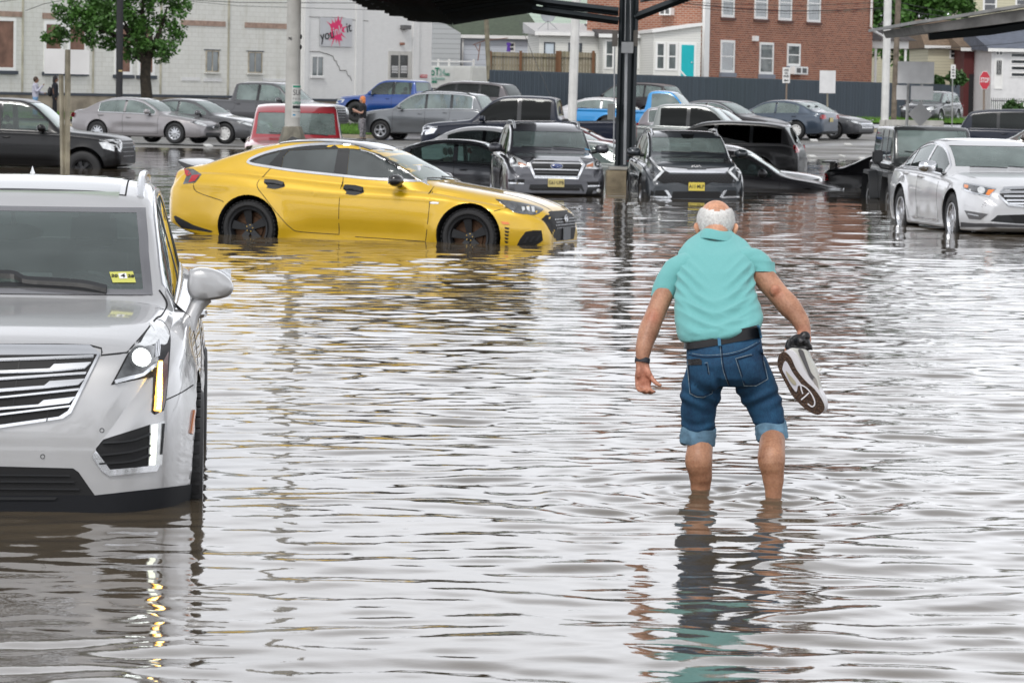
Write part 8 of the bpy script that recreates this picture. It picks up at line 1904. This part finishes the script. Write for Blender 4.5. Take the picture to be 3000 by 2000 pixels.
  mr = N(nt, 'ShaderNodeMapRange'); mr.inputs['From Min'].default_value = .4; mr.inputs['From Max'].default_value = 1.6; nt.links.new(ad.outputs[0], mr.inputs['Value'])
  mx = N(nt, 'ShaderNodeMix', data_type='RGBA'); mx.inputs[6].default_value = (.125, .385, .385, 1); mx.inputs[7].default_value = (.19, .50, .49, 1); nt.links.new(mr.outputs[0], mx.inputs[0]); nt.links.new(mx.outputs[2], b.inputs['Base Color'])
  b.inputs['Roughness'].default_value = .9; b.inputs['Sheen Weight'].default_value = .25
  bp = N(nt, 'ShaderNodeBump', Strength=.25, Distance=.002); nt.links.new(ad.outputs[0], bp.inputs['Height']); nt.links.new(bp.outputs[0], b.inputs['Normal'])
 shirt = link('polo_shirt', me, POLO, root)
 # collar: turned-down band round the neck
 vs = []; n = 44; cc = M(2098, 688, .365); t2 = Matrix.Rotation(math.radians(-12), 3, 'X')
 prof = [(.050, .012), (.053, .017), (.060, .012), (.070, -.010), (.078, -.030), (.076, -.034), (.062, -.03)]
 for j, (r_, h_) in enumerate(prof):
  for i in range(n):
   a = 2*PI*i/n; vs.append(cc+t2 @ Vector((r_*1.14*math.cos(a), r_*1.05*math.sin(a), h_+.008*math.sin(a*2+.6))))
 mb = MB(); mb.add(vs, [(j*n+i, j*n+(i+1) % n, (j+1)*n+(i+1) % n, (j+1)*n+i) for j in range(len(prof)-1) for i in range(n)]); mb.build('collar', POLO, shirt, ang=50)
 for si, (sl, hn) in enumerate(zip(sleeves, hems)):   # set-in sleeves, open at the hem
  C_ = [M(*q[:3]) for q in sl]; vs = []; m_ = 40; K_ = []
  for i in range(len(C_)-1):
   for j in range(5): t_ = j/5; K_.append((C_[i].lerp(C_[i+1], t_), sl[i][3]+(sl[i+1][3]-sl[i][3])*t_, (i+t_)/(len(C_)-1)))
  K_.append((C_[-1], sl[-1][3], 1.0)); K_.append((C_[-1]-hn*.004, sl[-1][3]-.006, 1.0)); K_.append((C_[-1]-hn*.05, sl[-1][3]-.009, 1.0))
  for i, (c_, r_, q_) in enumerate(K_):
   ax_ = (K_[min(i+1, len(K_)-3)][0]-K_[max(0, min(i-1, len(K_)-4))][0]).normalized(); ax_ = ax_.lerp(hn, min(1, q_**1.5)).normalized(); e1 = Vector((0, -1, 0)); e1 = (e1-ax_*e1.dot(ax_)).normalized(); e2 = ax_.cross(e1)
   for k2 in range(m_): a = 2*PI*k2/m_; w_ = 1+.03*math.sin(a*3+q_*9+si)*q_+.02*math.sin(a*5-q_*14)*(1-q_*.5); vs.append(c_+(e1*math.sin(a)+e2*math.cos(a))*r_*w_)
  mb = MB(); mb.add(vs, [(i*m_+k2, i*m_+(k2+1) % m_, (i+1)*m_+(k2+1) % m_, (i+1)*m_+k2) for i in range(len(K_)-1) for k2 in range(m_)]); mb.build('sleeve', POLO, shirt, ang=60)
 for (c_, n_, rr_) in ():
  rot = n_.to_track_quat('Z', 'Y').to_matrix(); mb = MB(); vs = []
  for j, (dr, h_) in enumerate(((.004, -.022), (.0065, -.02), (.006, .003), (.002, .004), (-.004, .0))):
   for i in range(32): a = 2*PI*i/32; vs.append(c_+rot @ Vector(((rr_+dr)*math.cos(a), (rr_+dr)*math.sin(a), h_)))
  mb.add(vs, [(j*32+i, j*32+(i+1) % 32, (j+1)*32+(i+1) % 32, (j+1)*32+i) for j in range(4) for i in range(32)]); mb.build('sleeve_hem', POLO, shirt, ang=50)
 # ---- jeans
 jn = MB()
 rings(jn, [(M(2117, 976, .03), (.158, 0, .032), (0, .118, 0)), (M(2118, 990, .03), (.166, 0, .033), (0, .126, 0)), (M(2121, 1020, .02), (.174, 0, .026), (0, .136, 0)), (M(2125, 1065, .01), (.180, 0, .008), (0, .140, 0)), (M(2128, 1105, .015), (.182, 0, 0), (0, .132, 0)), (M(2130, 1128, .03), (.16, 0, 0), (0, .105, 0))], 36, 2.5)
 limb(jn, [M(2066, 1080, .02), M(2055, 1140, .035), M(2046, 1200, .06), M(2046, 1262, .08)], [.088, .094, .083, .073], 26)
 limb(jn, [M(2192, 1070, .02), M(2215, 1130, .035), M(2242, 1190, .045), M(2258, 1246, .03)], [.092, .094, .080, .068], 26)
 jn.ell(M(2078, 1095, -.045), (.075, .075, .085)); jn.ell(M(2178, 1082, -.045), (.075, .075, .085))
 me = rm(jn, .0065, 4, .5)
 def jf(co, nr):
  z = co[:, 2]; x = co[:, 0]; d = .0035*noise3(co, 22, 9)+.0025*noise3(co, 48, 4)
  zk = M(0, 1235, 0).z; low = np.exp(-((z-zk)/.05)**2); d += .006*low*np.sin(z*120+x*14+2*np.sin(x*30)); zc_ = M(0, 1125, 0).z
  d += .005*np.exp(-((z-zc_)/.05)**2)*np.sin((z-.5*np.abs(x-M(2130, 0, 0).x))*95)
  for e0, sx in ((2128, 1),): d -= .008*np.exp(-((x-M(e0, 0, 0).x-.02*(z-.5))/.012)**2)*(co[:, 1] < 0)*np.clip((.62-z)/.1, 0, 1)
  return d
 wrinkle(me, jf)
 DEN = MATS.get('denim')
 if DEN is None:
  DEN, nt, b = new_mat('denim'); MATS['denim'] = DEN; tc = N(nt, 'ShaderNodeTexCoord'); n1 = N(nt, 'ShaderNodeTexNoise', Scale=7.0, Detail=8.0, Roughness=.7); mp = N(nt, 'ShaderNodeMapping'); mp.inputs['Scale'].default_value = (420, 420, 60)
  n2 = N(nt, 'ShaderNodeTexNoise', Scale=1.0, Detail=2.0); nt.links.new(tc.outputs['Object'], n1.inputs['Vector']); nt.links.new(tc.outputs['Object'], mp.inputs[0]); nt.links.new(mp.outputs[0], n2.inputs['Vector'])
  ad = N(nt, 'ShaderNodeMath', operation='MULTIPLY_ADD'); ad.inputs[1].default_value = .5; nt.links.new(n2.outputs['Fac'], ad.inputs[0]); nt.links.new(n1.outputs['Fac'], ad.inputs[2])
  cr = N(nt, 'ShaderNodeValToRGB'); cr.color_ramp.elements[0].position = .50; cr.color_ramp.elements[0].color = (.003, .016, .052, 1); cr.color_ramp.elements[1].position = 1.0; cr.color_ramp.elements[1].color = (.018, .10, .205, 1)
  nt.links.new(ad.outputs[0], cr.inputs[0]); nt.links.new(cr.outputs[0], b.inputs['Base Color']); b.inputs['Roughness'].default_value = .85
  bp = N(nt, 'ShaderNodeBump', Strength=.2, Distance=.002); nt.links.new(n2.outputs['Fac'], bp.inputs['Height']); nt.links.new(bp.outputs[0], b.inputs['Normal'])
 jeans = link('jeans', me, DEN, root)
 js = Surf([v.co.copy() for v in me.vertices], [tuple(p.vertices) for p in me.polygons])
 ss = Surf([v.co.copy() for v in shirt.data.vertices], [tuple(p.vertices) for p in shirt.data.polygons])
 def seam(pts, m, w_=.003, off=.001, S_=js, name='stitching', parent=jeans, sm=4, closed=False):
  pts = smooth2(pts, sm, closed) if sm else pts; v3 = []
  for (a, b_) in pts:
   o_ = CAMO-O; d_ = ray(a, b_); h_ = S_.bvh.ray_cast(o_, d_, 40)
   if h_[0] is not None: v3.append(h_[0]-d_*off)
  if len(v3) > 1: mb = MB(); mb.tube(v3, w_/2, 5); return mb.build(name, m, parent)
 def onjeans(poly, m, off, name, parent=jeans, res=.012):
  v2, fs = cdt_poly(poly, res/k); vs = []
  for q in v2:
   d_ = ray(q[0], q[1]); h_ = js.bvh.ray_cast(CAMO-O, d_, 40); p_ = h_[0] if h_[0] is not None else M(q[0], q[1], -.1)
   vs.append(p_-d_*off)
  n0 = len(vs); cnt = {}
  for f_ in fs:
   for i in range(len(f_)): cnt[(f_[i], f_[(i+1) % len(f_)])] = 1
  be = [e for e in cnt if (e[1], e[0]) not in cnt]; mpp = {}
  for e in be:
   for q in e:
    if q not in mpp: mpp[q] = len(vs); vs.append(vs[q]+Vector((0, off+.003, 0)))
  fs = [tuple(f_) for f_ in fs]+[(b_, a, mpp[a], mpp[b_]) for a, b_ in be]
  me_ = mesh(vs, fs); bm = bmesh.new(); bm.from_mesh(me_); bmesh.ops.recalc_face_normals(bm, faces=bm.faces); bm.to_mesh(me_); bm.free(); me_.shade_smooth(); me_.set_sharp_from_angle(angle=.7)
  return link(name, me_, m, parent)
 ST = mat('stitch_thread', (.30, .36, .38), .8, var=.4, scale=80); STD = mat('stitch_dark', (.003, .012, .035), .9)
 pk1 = [(2013, 1066), (2073, 1062), (2077, 1090), (2087, 1152), (2060, 1164), (2040, 1162), (2021, 1152), (2016, 1100)]
 pk2 = [(2155, 1050), (2200, 1038), (2235, 1022), (2239, 1060), (2250, 1110), (2215, 1130), (2180, 1130), (2168, 1090)]
 for pk in (pk1, pk2):
  onjeans(pk, DEN, .004, 'back_pocket'); n_ = len(pk); seam([p_ for p_ in pk]+[pk[0]], ST, .0022, .010, sm=0); cx = sum(p_[0] for p_ in pk)/n_; cy = sum(p_[1] for p_ in pk)/n_
  seam([(cx+(x-cx)*.90, cy+(y-cy)*.92) for x, y in pk]+[(cx+(pk[0][0]-cx)*.9, cy+(pk[0][1]-cy)*.92)], STD, .0035, .010, sm=0)
 seam([(2009, 1031), (2060, 1040), (2112, 1038), (2150, 1032), (2190, 1018), (2234, 993)], ST, .0018); seam([(2009, 1037), (2060, 1046), (2112, 1044), (2150, 1038), (2190, 1024), (2234, 999)], STD, .005)
 seam([(2110, 1014), (2114, 1060), (2120, 1090), (2134, 1128)], ST, .0018); seam([(2114, 1014), (2118, 1060), (2124, 1090), (2137, 1128)], STD, .005); seam([(2020, 1012), (2060, 1008), (2105, 1002)], ST, .0016); seam([(2112, 1001), (2170, 990), (2222, 975)], ST, .0016)
 # belt
 BELT = mat('belt_black', (.006, .006, .008), .45)
 mb = MB(); vs = []; n = 60
 for (r_, py_) in ((.99, 966), (1.02, 966), (1.035, 980), (1.03, 1001), (.99, 1001)):
  c_ = M(2117, py_+1, .03); q_ = (py_-966)/35*.006
  for i in range(n): a = 2*PI*i/n; ca, sa = math.cos(a), math.sin(a); vs.append(c_+Vector(((.168+q_)*r_, 0, .034))*math.copysign(abs(ca)**(2/2.5), ca)+Vector((0, (.128+q_)*r_, 0))*math.copysign(abs(sa)**(2/2.5), sa))
 mb.add(vs, [(j*n+i, j*n+(i+1) % n, (j+1)*n+(i+1) % n, (j+1)*n+i) for j in range(4) for i in range(n)]); mb.build('belt', BELT, root, ang=50)
 onjeans([(2101, 978), (2110, 977), (2113, 1012), (2104, 1013)], mat('belt_loop', (.05, .16, .27), .9, var=.3), .018, 'belt_loop'); onjeans([(2218, 955), (2225, 953), (2234, 990), (2227, 992)], mat('belt_loop', (.05, .16, .27), .9, var=.3), .018, 'belt_loop')
 onjeans([(2014, 1053), (2050, 1050), (2056, 1056), (2056, 1068), (2016, 1070)], mat('wallet_black', (.01, .01, .012), .5, bump=.8, bscale=150), .008, 'wallet_edge')
 # rolled cuffs, paler inside of the denim
 CUFF = mat('denim_inside', (.13, .24, .34), .9, var=.3, scale=20, bump=.3, bscale=200)
 for (cx_, cy_, dy_, rx, ry, tl, hh) in ((2045, 1276, .075, .078, .072, .02, .042), (2260, 1262, .02, .070, .070, -.20, .040)):
  mb = MB(); n = 40; c_ = M(cx_, cy_, dy_); vs = []; rot = Matrix.Rotation(tl, 3, 'Y')
  pr = [(.90, .8), (1.0, 1.0), (1.06, .7), (1.05, .2), (1.09, 0), (1.05, -.25), (1.07, -.7), (1.02, -1.0), (.86, -.9), (.80, 0)]
  for (q, h_) in pr:
   for i in range(n): a = 2*PI*i/n; wv_ = 1+.02*math.sin(a*5+h_*3)+.015*math.sin(a*9); vs.append(c_+rot @ Vector((rx*q*wv_*math.cos(a), ry*q*wv_*math.sin(a), hh*h_*(1+.12*math.sin(a*3+1))+.006*math.sin(a*2))))
  mb.add(vs, [(j*n+i, j*n+(i+1) % n, (j+1)*n+(i+1) % n, (j+1)*n+i) for j in range(len(pr)-1) for i in range(n)]); mb.build('rolled_cuff', CUFF, jeans, ang=60)
 # wrist band
 mb = MB(); c_ = M(1882, 1055, .03); a_ = (M(1882, 1060, .025)-M(1885, 1040, .033)).normalized(); rot = a_.to_track_quat('Z', 'Y').to_matrix(); vs = []
 for (r_, h_) in ((.031, -.012), (.036, -.011), (.037, 0), (.036, .012), (.031, .013)):
  for i in range(28): a = 2*PI*i/28; vs.append(c_+rot @ Vector((r_*math.cos(a), r_*.80*math.sin(a), h_)))
 mb.add(vs, [(j*28+i, j*28+(i+1) % 28, (j+1)*28+(i+1) % 28, (j+1)*28+i) for j in range(4) for i in range(28)]); o = mb.build('watch_band', mat('band_black', (.02, .022, .03), .6), None, ang=50); o.location = O; tag(o, 'black watch band on the wading man\'s left wrist', 'watch')
 # knotted black sock over the right hand
 mb = MB(); c_ = M(2345, 1000, .005)
 mb.ell(c_, (.048, .022, .034), 20, 12, Matrix.Rotation(.2, 3, 'Y')); mb.ell(M(2358, 985, -.002), (.026, .020, .024)); mb.ell(M(2320, 1005, .01), (.026, .018, .026))
 for j in range(3):
  pts = [M(2345+(13-3*j)*math.cos(t_), 998+(11-3*j)*math.sin(t_), -.018-.006*j) for t_ in np.linspace(j, j+5.2, 14)]; mb.tube(pts, [.006]*14, 7)
 limb(mb, [M(2312, 1000, .0), M(2308, 1018, -.005), M(2330, 1024, -.008), M(2362, 1020, -.01), M(2378, 1024, -.012)], [.013, .013, .013, .011, .003], 10)
 limb(mb, [M(2362, 1002, -.01), M(2372, 1014, -.012), M(2381, 1026, -.015)], [.016, .011, .002], 8)
 me = rm(mb, .0035, 1, .5); o = link('sock', me, mat('sock_black', (.010, .010, .012), .35, bump=.4, bscale=70), None, O); tag(o, 'knotted black sock bunched over the wading man\'s right hand', 'sock')
 mb = MB(); mb.ell(M(2346, 998, -.036), (.009, .005, .009), 12, 8); b2 = mb.build('sock_button', mat('button_grey', (.08, .08, .085), .3), o)
 # ---- the shoe, sole towards us
 toe, heel = Vector((2398, 1196)), Vector((2303, 1052)); ax = (toe-heel).normalized(); nx_ = Vector((-ax.y, ax.x))   # nx_ to the lower left
 if nx_.x > 0: nx_ = -nx_
 outl = [(2300, 1030), (2285, 1036), (2278, 1055), (2279, 1075), (2290, 1100), (2305, 1130), (2322, 1160), (2345, 1185), (2370, 1205), (2395, 1215), (2410, 1207), (2416, 1190), (2405, 1165), (2385, 1138), (2365, 1120), (2345, 1098), (2330, 1075), (2318, 1048)]
 outl = smooth2(outl, 3); dep = lambda x, y: .0
 def slab(poly, y0, y1, m, name, parent, res=.02, scale1=1.0, shift1=(0, 0)):
  cx = sum(p_[0] for p_ in poly)/len(poly); cy = sum(p_[1] for p_ in poly)/len(poly)
  v2, fs = cdt_poly(poly, res/k); vs = [M(q[0], q[1], y0) for q in v2]; n0 = len(vs); vs += [M(cx+(q[0]-cx)*scale1+shift1[0], cy+(q[1]-cy)*scale1+shift1[1], y1) for q in v2]
  cnt = {}
  for f_ in fs:
   for i in range(len(f_)): cnt[(f_[i], f_[(i+1) % len(f_)])] = 1
  be = [e for e in cnt if (e[1], e[0]) not in cnt]
  F_ = [tuple(f_) for f_ in fs]+[tuple(n0+i for i in reversed(f_)) for f_ in fs]+[(b_, a, n0+a, n0+b_) for a, b_ in be]
  me_ = mesh(vs, F_); bm = bmesh.new(); bm.from_mesh(me_); bmesh.ops.recalc_face_normals(bm, faces=bm.faces); bm.to_mesh(me_); bm.free(); me_.shade_smooth(); me_.set_sharp_from_angle(angle=.6); return link(name, me_, m, parent)
 shoe = thing('sneaker', 'white sneaker with a brown ribbed sole, carried by the wading man', 'shoe', O)
 GUM = MATS.get('gum_sole')
 if GUM is None:
  GUM, nt, b = new_mat('gum_sole'); MATS['gum_sole'] = GUM; tc = N(nt, 'ShaderNodeTexCoord'); vo = N(nt, 'ShaderNodeTexVoronoi', Scale=110.0); nt.links.new(tc.outputs['Object'], vo.inputs['Vector'])
  cr = N(nt, 'ShaderNodeValToRGB'); cr.color_ramp.elements[0].color = (.13, .065, .03, 1); cr.color_ramp.elements[1].color = (.035, .016, .008, 1); cr.color_ramp.elements[1].position = .55; nt.links.new(vo.outputs['Distance'], cr.inputs[0]); nt.links.new(cr.outputs[0], b.inputs['Base Color']); b.inputs['Roughness'].default_value = .6
  bp = N(nt, 'ShaderNodeBump', Strength=.8, Distance=.004); bp.invert = True; nt.links.new(vo.outputs['Distance'], bp.inputs['Height']); nt.links.new(bp.outputs[0], b.inputs['Normal'])
 FOAM = mat('white_foam', (.74, .73, .76), .5, var=.05); TAUPE = mat('shoe_taupe', (.34, .32, .30), .7); DG = mat('shoe_dark_grey', (.11, .105, .11), .6); CLOTH = mat('shoe_mesh', (.66, .66, .62), .8, var=.08)
 slab(outl, -.052, -.040, GUM, 'outsole', shoe)
 mid = smooth2([(2300, 1028), (2318, 1026), (2336, 1044), (2352, 1075), (2372, 1108), (2398, 1140), (2414, 1168), (2417, 1200), (2400, 1212), (2370, 1200), (2340, 1175), (2300, 1115), (2288, 1070), (2286, 1042)], 3)
 slab(mid, -.040, -.010, FOAM, 'midsole', shoe, shift1=(8, -4))
 upp = smooth2([(2312, 1022), (2345, 1022), (2362, 1026), (2372, 1050), (2384, 1072), (2395, 1105), (2403, 1140), (2416, 1176), (2416, 1198), (2405, 1190), (2385, 1150), (2350, 1100), (2325, 1060)], 3)
 slab(upp, -.030, .045, CLOTH, 'upper', shoe, shift1=(6, -3))
 slab(smooth2([(2338, 1026), (2352, 1026), (2362, 1052), (2376, 1090), (2390, 1108), (2386, 1114), (2374, 1106), (2358, 1072)], 3), -.036, -.029, DG, 'side_stripe', shoe)
 slab(smooth2([(2382, 1112), (2392, 1110), (2400, 1140), (2415, 1172), (2417, 1196), (2412, 1196), (2400, 1160)], 3), -.038, -.028, TAUPE, 'toe_panel', shoe)
 slab(smooth2([(2299, 1058), (2308, 1064), (2322, 1090), (2338, 1112), (2350, 1130), (2338, 1130), (2333, 1148), (2318, 1130), (2300, 1098), (2292, 1080)], 3), -.056, -.051, mat('sole_inlay', (.62, .61, .66), .4), 'sole_inlay', shoe)
 slab(smooth2([(2302, 1086), (2312, 1096), (2332, 1120), (2328, 1128), (2312, 1112)], 3), -.060, -.055, mat('sole_cream', (.42, .38, .28), .6), 'sole_inlay', shoe)
 for pts in ([(2345, 1126), (2362, 1136), (2376, 1152), (2386, 1172), (2386, 1186), (2378, 1191), (2366, 1182)], [(2347, 1171), (2360, 1160), (2370, 1150)], [(2346, 1130), (2348, 1142), (2352, 1153)]):
  sm = smooth2(pts, 3, False); mb = MB(); mb.tube([M(a, b_, -.0535) for a, b_ in sm], .0035, 6); mb.build('sole_groove', FOAM, shoe)
 for (pts) in ([(2392, 1080), (2402, 1076), (2406, 1082), (2400, 1086)], [(2392, 1098), (2398, 1100), (2402, 1108)]):
  mb = MB(); mb.tube([M(a, b_, -.01) for a, b_ in smooth2(pts, 3, False)], .002, 5); mb.build('lace', mat('lace_cream', (.6, .58, .5), .8), shoe)
 return root

def walker(label, Y, zf, px, head_py, feet_py, shirt, legs, hairc, skin=(.30, .16, .10), face=-1, arm='phone', hairlen=0, H=1.65, shoes=(.05, .05, .05), longs=True, print_=False, bag=None, scale=None):
 """a small figure seen from the side; face -1 looks left, +1 looks right"""
 x0 = P(px, feet_py, Y).x; t = thing('person', label, 'person', (x0, Y, zf)); h = H
 f = face; V_ = Vector; mb = MB()
 sk = mat('skin_%d' % int(skin[0]*100), skin, .55, var=.12)
 for i, (dy, dx) in enumerate(((-.09, .05), (.09, -.06))):
  limb(mb, [V_((0, dy, h*.50)), V_((dx*.6*f, dy, h*.27)), V_((dx*f, dy, h*.05))], [h*.055, h*.036, h*.024], 10); limb(mb, [V_((dx*f, dy, .04)), V_((dx*f+f*.14, dy, .03))], [.04, .03], 8)
 rings(mb, [(V_((0, 0, h*.47)), (.095, 0, 0), (0, .15, 0)), (V_((-.01*f, 0, h*.56)), (.105, 0, 0), (0, .145, 0)), (V_((0, 0, h*.66)), (.105, 0, 0), (0, .15, 0)), (V_((0, 0, h*.76)), (.11, 0, 0), (0, .17, 0)), (V_((0, 0, h*.82)), (.07, 0, 0), (0, .12, 0)), (V_((.01*f, 0, h*.86)), (.045, 0, 0), (0, .05, 0))], 16)
 hd = V_((.03*f, 0, h*.925)); mb.ell(hd, (.095, .075, .115), 16, 12); limb(mb, [hd+V_((.08*f, 0, -.01)), hd+V_((.108*f, 0, -.025))], [.012, .014], 6); mb.ell(hd+V_((.06*f, 0, -.085)), (.03, .03, .025), 8, 6)
 for sy in (-1, 1): mb.ell(hd+V_((0, sy*.076, -.01)), (.02, .008, .03), 8, 6)
 hands = []
 for sy in (-1, 1):
  sh_ = V_((0, sy*.185, h*.79))
  if arm == 'phone': el, wr = sh_+V_((.02*f, sy*.03, -.27)), sh_+V_((.28*f, -sy*.06, -.20-.03*sy))
  elif arm == 'raised': el, wr = sh_+V_((.08*f, sy*.02, -.24)), sh_+V_((.30*f, -sy*.02, -.02 if sy < 0 else -.30))
  else: el, wr = sh_+V_((-.02*f, sy*.03, -.27)), sh_+V_((.05*f, sy*.02, -.50))
  limb(mb, [sh_, el, wr], [.048, .038, .026], 10); d = (wr-el).normalized(); hands.append(wr); mb.ell(wr+d*.05, (.040, .018, .030), 8, 6)
  for q in range(4): limb(mb, [wr+d*.07+V_((0, 0, -.022+.014*q)), wr+d*.11+V_((0, -.012*sy, -.022+.014*q))], [.009, .007], 6)
  limb(mb, [wr+d*.03, wr+d*.06+V_((0, 0, .035))], [.010, .008], 6)
 link('body', rm(mb, .012, 2, .5), sk, t)
 mb = MB(); rings(mb, [(V_((0, 0, h*(.50 if shirt[3:] else .52))), (.125, 0, 0), (0, .175, 0)), (V_((0, 0, h*.60)), (.13, 0, 0), (0, .172, 0)), (V_((0, 0, h*.70)), (.135, 0, 0), (0, .178, 0)), (V_((0, 0, h*.78)), (.13, 0, 0), (0, .19, 0)), (V_((0, 0, h*.83)), (.085, 0, 0), (0, .13, 0)), (V_((.005*f, 0, h*.85)), (.06, 0, 0), (0, .065, 0))], 16)
 for sy, wr in zip((-1, 1), hands):
  sh_ = V_((0, sy*.185, h*.79)); el = sh_+V_((.02*f if arm != 'raised' else .08*f, sy*.03, -.27 if arm != 'raised' else -.24))
  if longs: limb(mb, [sh_, el, wr], [.066, .056, .042], 10)
  else: limb(mb, [sh_, sh_.lerp(el, .65)], [.066, .060], 10)
 link('top', rm(mb, .014, 2, .5), mat('cloth_%s' % label[:14].replace(' ', '_'), shirt[:3], .85, var=.12, scale=6), t)
 mb = MB(); rings(mb, [(V_((0, 0, h*.44)), (.11, 0, 0), (0, .155, 0)), (V_((0, 0, h*.50)), (.115, 0, 0), (0, .165, 0)), (V_((0, 0, h*.56)), (.112, 0, 0), (0, .158, 0))], 14)
 for i, (dy, dx) in enumerate(((-.09, .05), (.09, -.06))): limb(mb, [V_((0, dy, h*.48)), V_((dx*.6*f, dy, h*.27)), V_((dx*f, dy, h*.09))], [h*.062, h*.045, h*.035], 10)
 lm = mat('legs_%s' % label[:14].replace(' ', '_'), legs, .9, var=.8 if print_ else .12, scale=24 if print_ else 6)
 link('trousers', rm(mb, .014, 2, .5), lm, t)
 mb = MB(); mb.ell(hd+V_((-.022*f, 0, .022)), (.105, .092, .115), 14, 10)
 if hairlen: mb.ell(hd+V_((-.06*f, 0, -.06)), (.07, .09, .12), 12, 8)
 if hairlen > 1: mb.ell(hd+V_((-.07*f, 0, -.18)), (.05, .08, .14), 12, 8)
 hm = rm(mb, .012, 1, .5); wrinkle(hm, lambda co, nr: .010*noise3(co, 55, 1)); link('hair', hm, mat('hair_%d_%d' % (int(hairc[0]*100), int(hairc[1]*100)), hairc, .6, var=.4, scale=30), t)
 mb = MB()
 for dy, dx in ((-.09, .05), (.09, -.06)): limb(mb, [V_((dx*f-.03*f, dy, .05)), V_((dx*f+f*.15, dy, .04))], [.055, .04], 8)
 link('shoes', rm(mb, .014, 1, .5), mat('shoe_%d' % int(shoes[0]*100), shoes, .6), t)
 if arm == 'phone': mb = MB(); w_ = (hands[0]+hands[1])/2+V_((.08*f, 0, .03)); mb.box(w_+t.location, (.015, .075, .14)); o = mb.build('phone', BLACKP, None, bevel=.004); tag(o, 'dark mobile phone held by the orange-haired woman', 'phone')
 if bag: mb = MB(); mb.ell(V_((-.20*f, .02, h*.62))+t.location, (.10, .16, .20), 14, 10); o = mb.build('backpack', mat('bag_black', (.015, .015, .02), .7), None, ang=60); tag(o, 'black backpack on the person in black by the white building', 'backpack')
 return t
def people():
 man()
 walker('woman with orange curly hair, black top and patterned leggings holding a phone', 137, gz(137, -5.5)-.03, 1062, 273, 402, (.012, .012, .014, 1), (.22, .21, .22), (.62, .20, .06), skin=(.52, .30, .22), face=-1, arm='phone', hairlen=1, H=1.62, longs=False, print_=True)
 walker('person in a pale grey hoodie and blue jeans raising one hand, by the white building', 150, gz(150, -19)+.15, 103, 232, 351, (.42, .42, .50, 1), (.16, .30, .48), (.05, .03, .02), skin=(.20, .10, .06), face=1, arm='raised', H=1.62)
 walker('person in black with long dark hair and a backpack, by the white building', 151, gz(151, -18)+.15, 160, 230, 352, (.012, .013, .02, 1), (.012, .012, .016), (.012, .010, .012), skin=(.20, .10, .06), face=1, arm='down', hairlen=2, H=1.66, bag=True)
 # two passengers looking out of the rear window of the grey suv
 for (px, py, hc_, sk_, lb) in ((1266, 288, (.55, .38, .22), (.50, .30, .22), 'fair-haired passenger at the open rear window of the grey suv'), (1295, 286, (.16, .08, .05), (.42, .24, .18), 'dark-haired passenger at the open rear window of the grey suv')):
  p_ = P(px, py, 137.6); t = thing('person', lb, 'person', p_-Vector((0, 0, .4))); mb = MB(); mb.ell((0, 0, .4), (.075, .09, .11), 14, 10); mb.ell((0, -.07, .33), (.035, .03, .03), 8, 6); limb(mb, [(0, -.08, .40), (0, -.105, .375)], [.010, .013], 6)
  limb(mb, [(0, .02, .32), (0, .03, .20)], [.045, .05], 10); rings(mb, [((0, .04, -.05), (.17, 0, 0), (0, .09, 0)), ((0, .04, .12), (.19, 0, 0), (0, .09, 0)), ((0, .03, .20), (.10, 0, 0), (0, .07, 0))], 14)
  link('body', rm(mb, .011, 2, .5), mat('skin_%d' % int(sk_[0]*100), sk_, .55, var=.12), t); mb = MB(); mb.ell((0, .025, .43), (.085, .09, .11), 14, 10); link('hair', rm(mb, .012, 1, .5), mat('hair_%d' % int(hc_[0]*100), hc_, .6, var=.3, scale=30), t)
  mb = MB(); rings(mb, [((0, .04, -.06), (.18, 0, 0), (0, .10, 0)), ((0, .04, .11), (.20, 0, 0), (0, .10, 0)), ((0, .03, .18), (.12, 0, 0), (0, .08, 0))], 14); link('top', rm(mb, .013, 1, .5), mat('cloth_brown', (.20, .10, .07), .8), t)
import time, os
T0 = time.time()
setting(); print('setting', time.time()-T0)
water(); print('water', time.time()-T0)
cream_suv(); yellow_sedan(); graphite_suv(); gravity_suv(); silver_sedan(); offroader(); print('main', time.time()-T0)
people(); print('people', time.time()-T0)
if not os.environ.get('NOBACK'): back_vehicles()
print('cars', time.time()-T0)
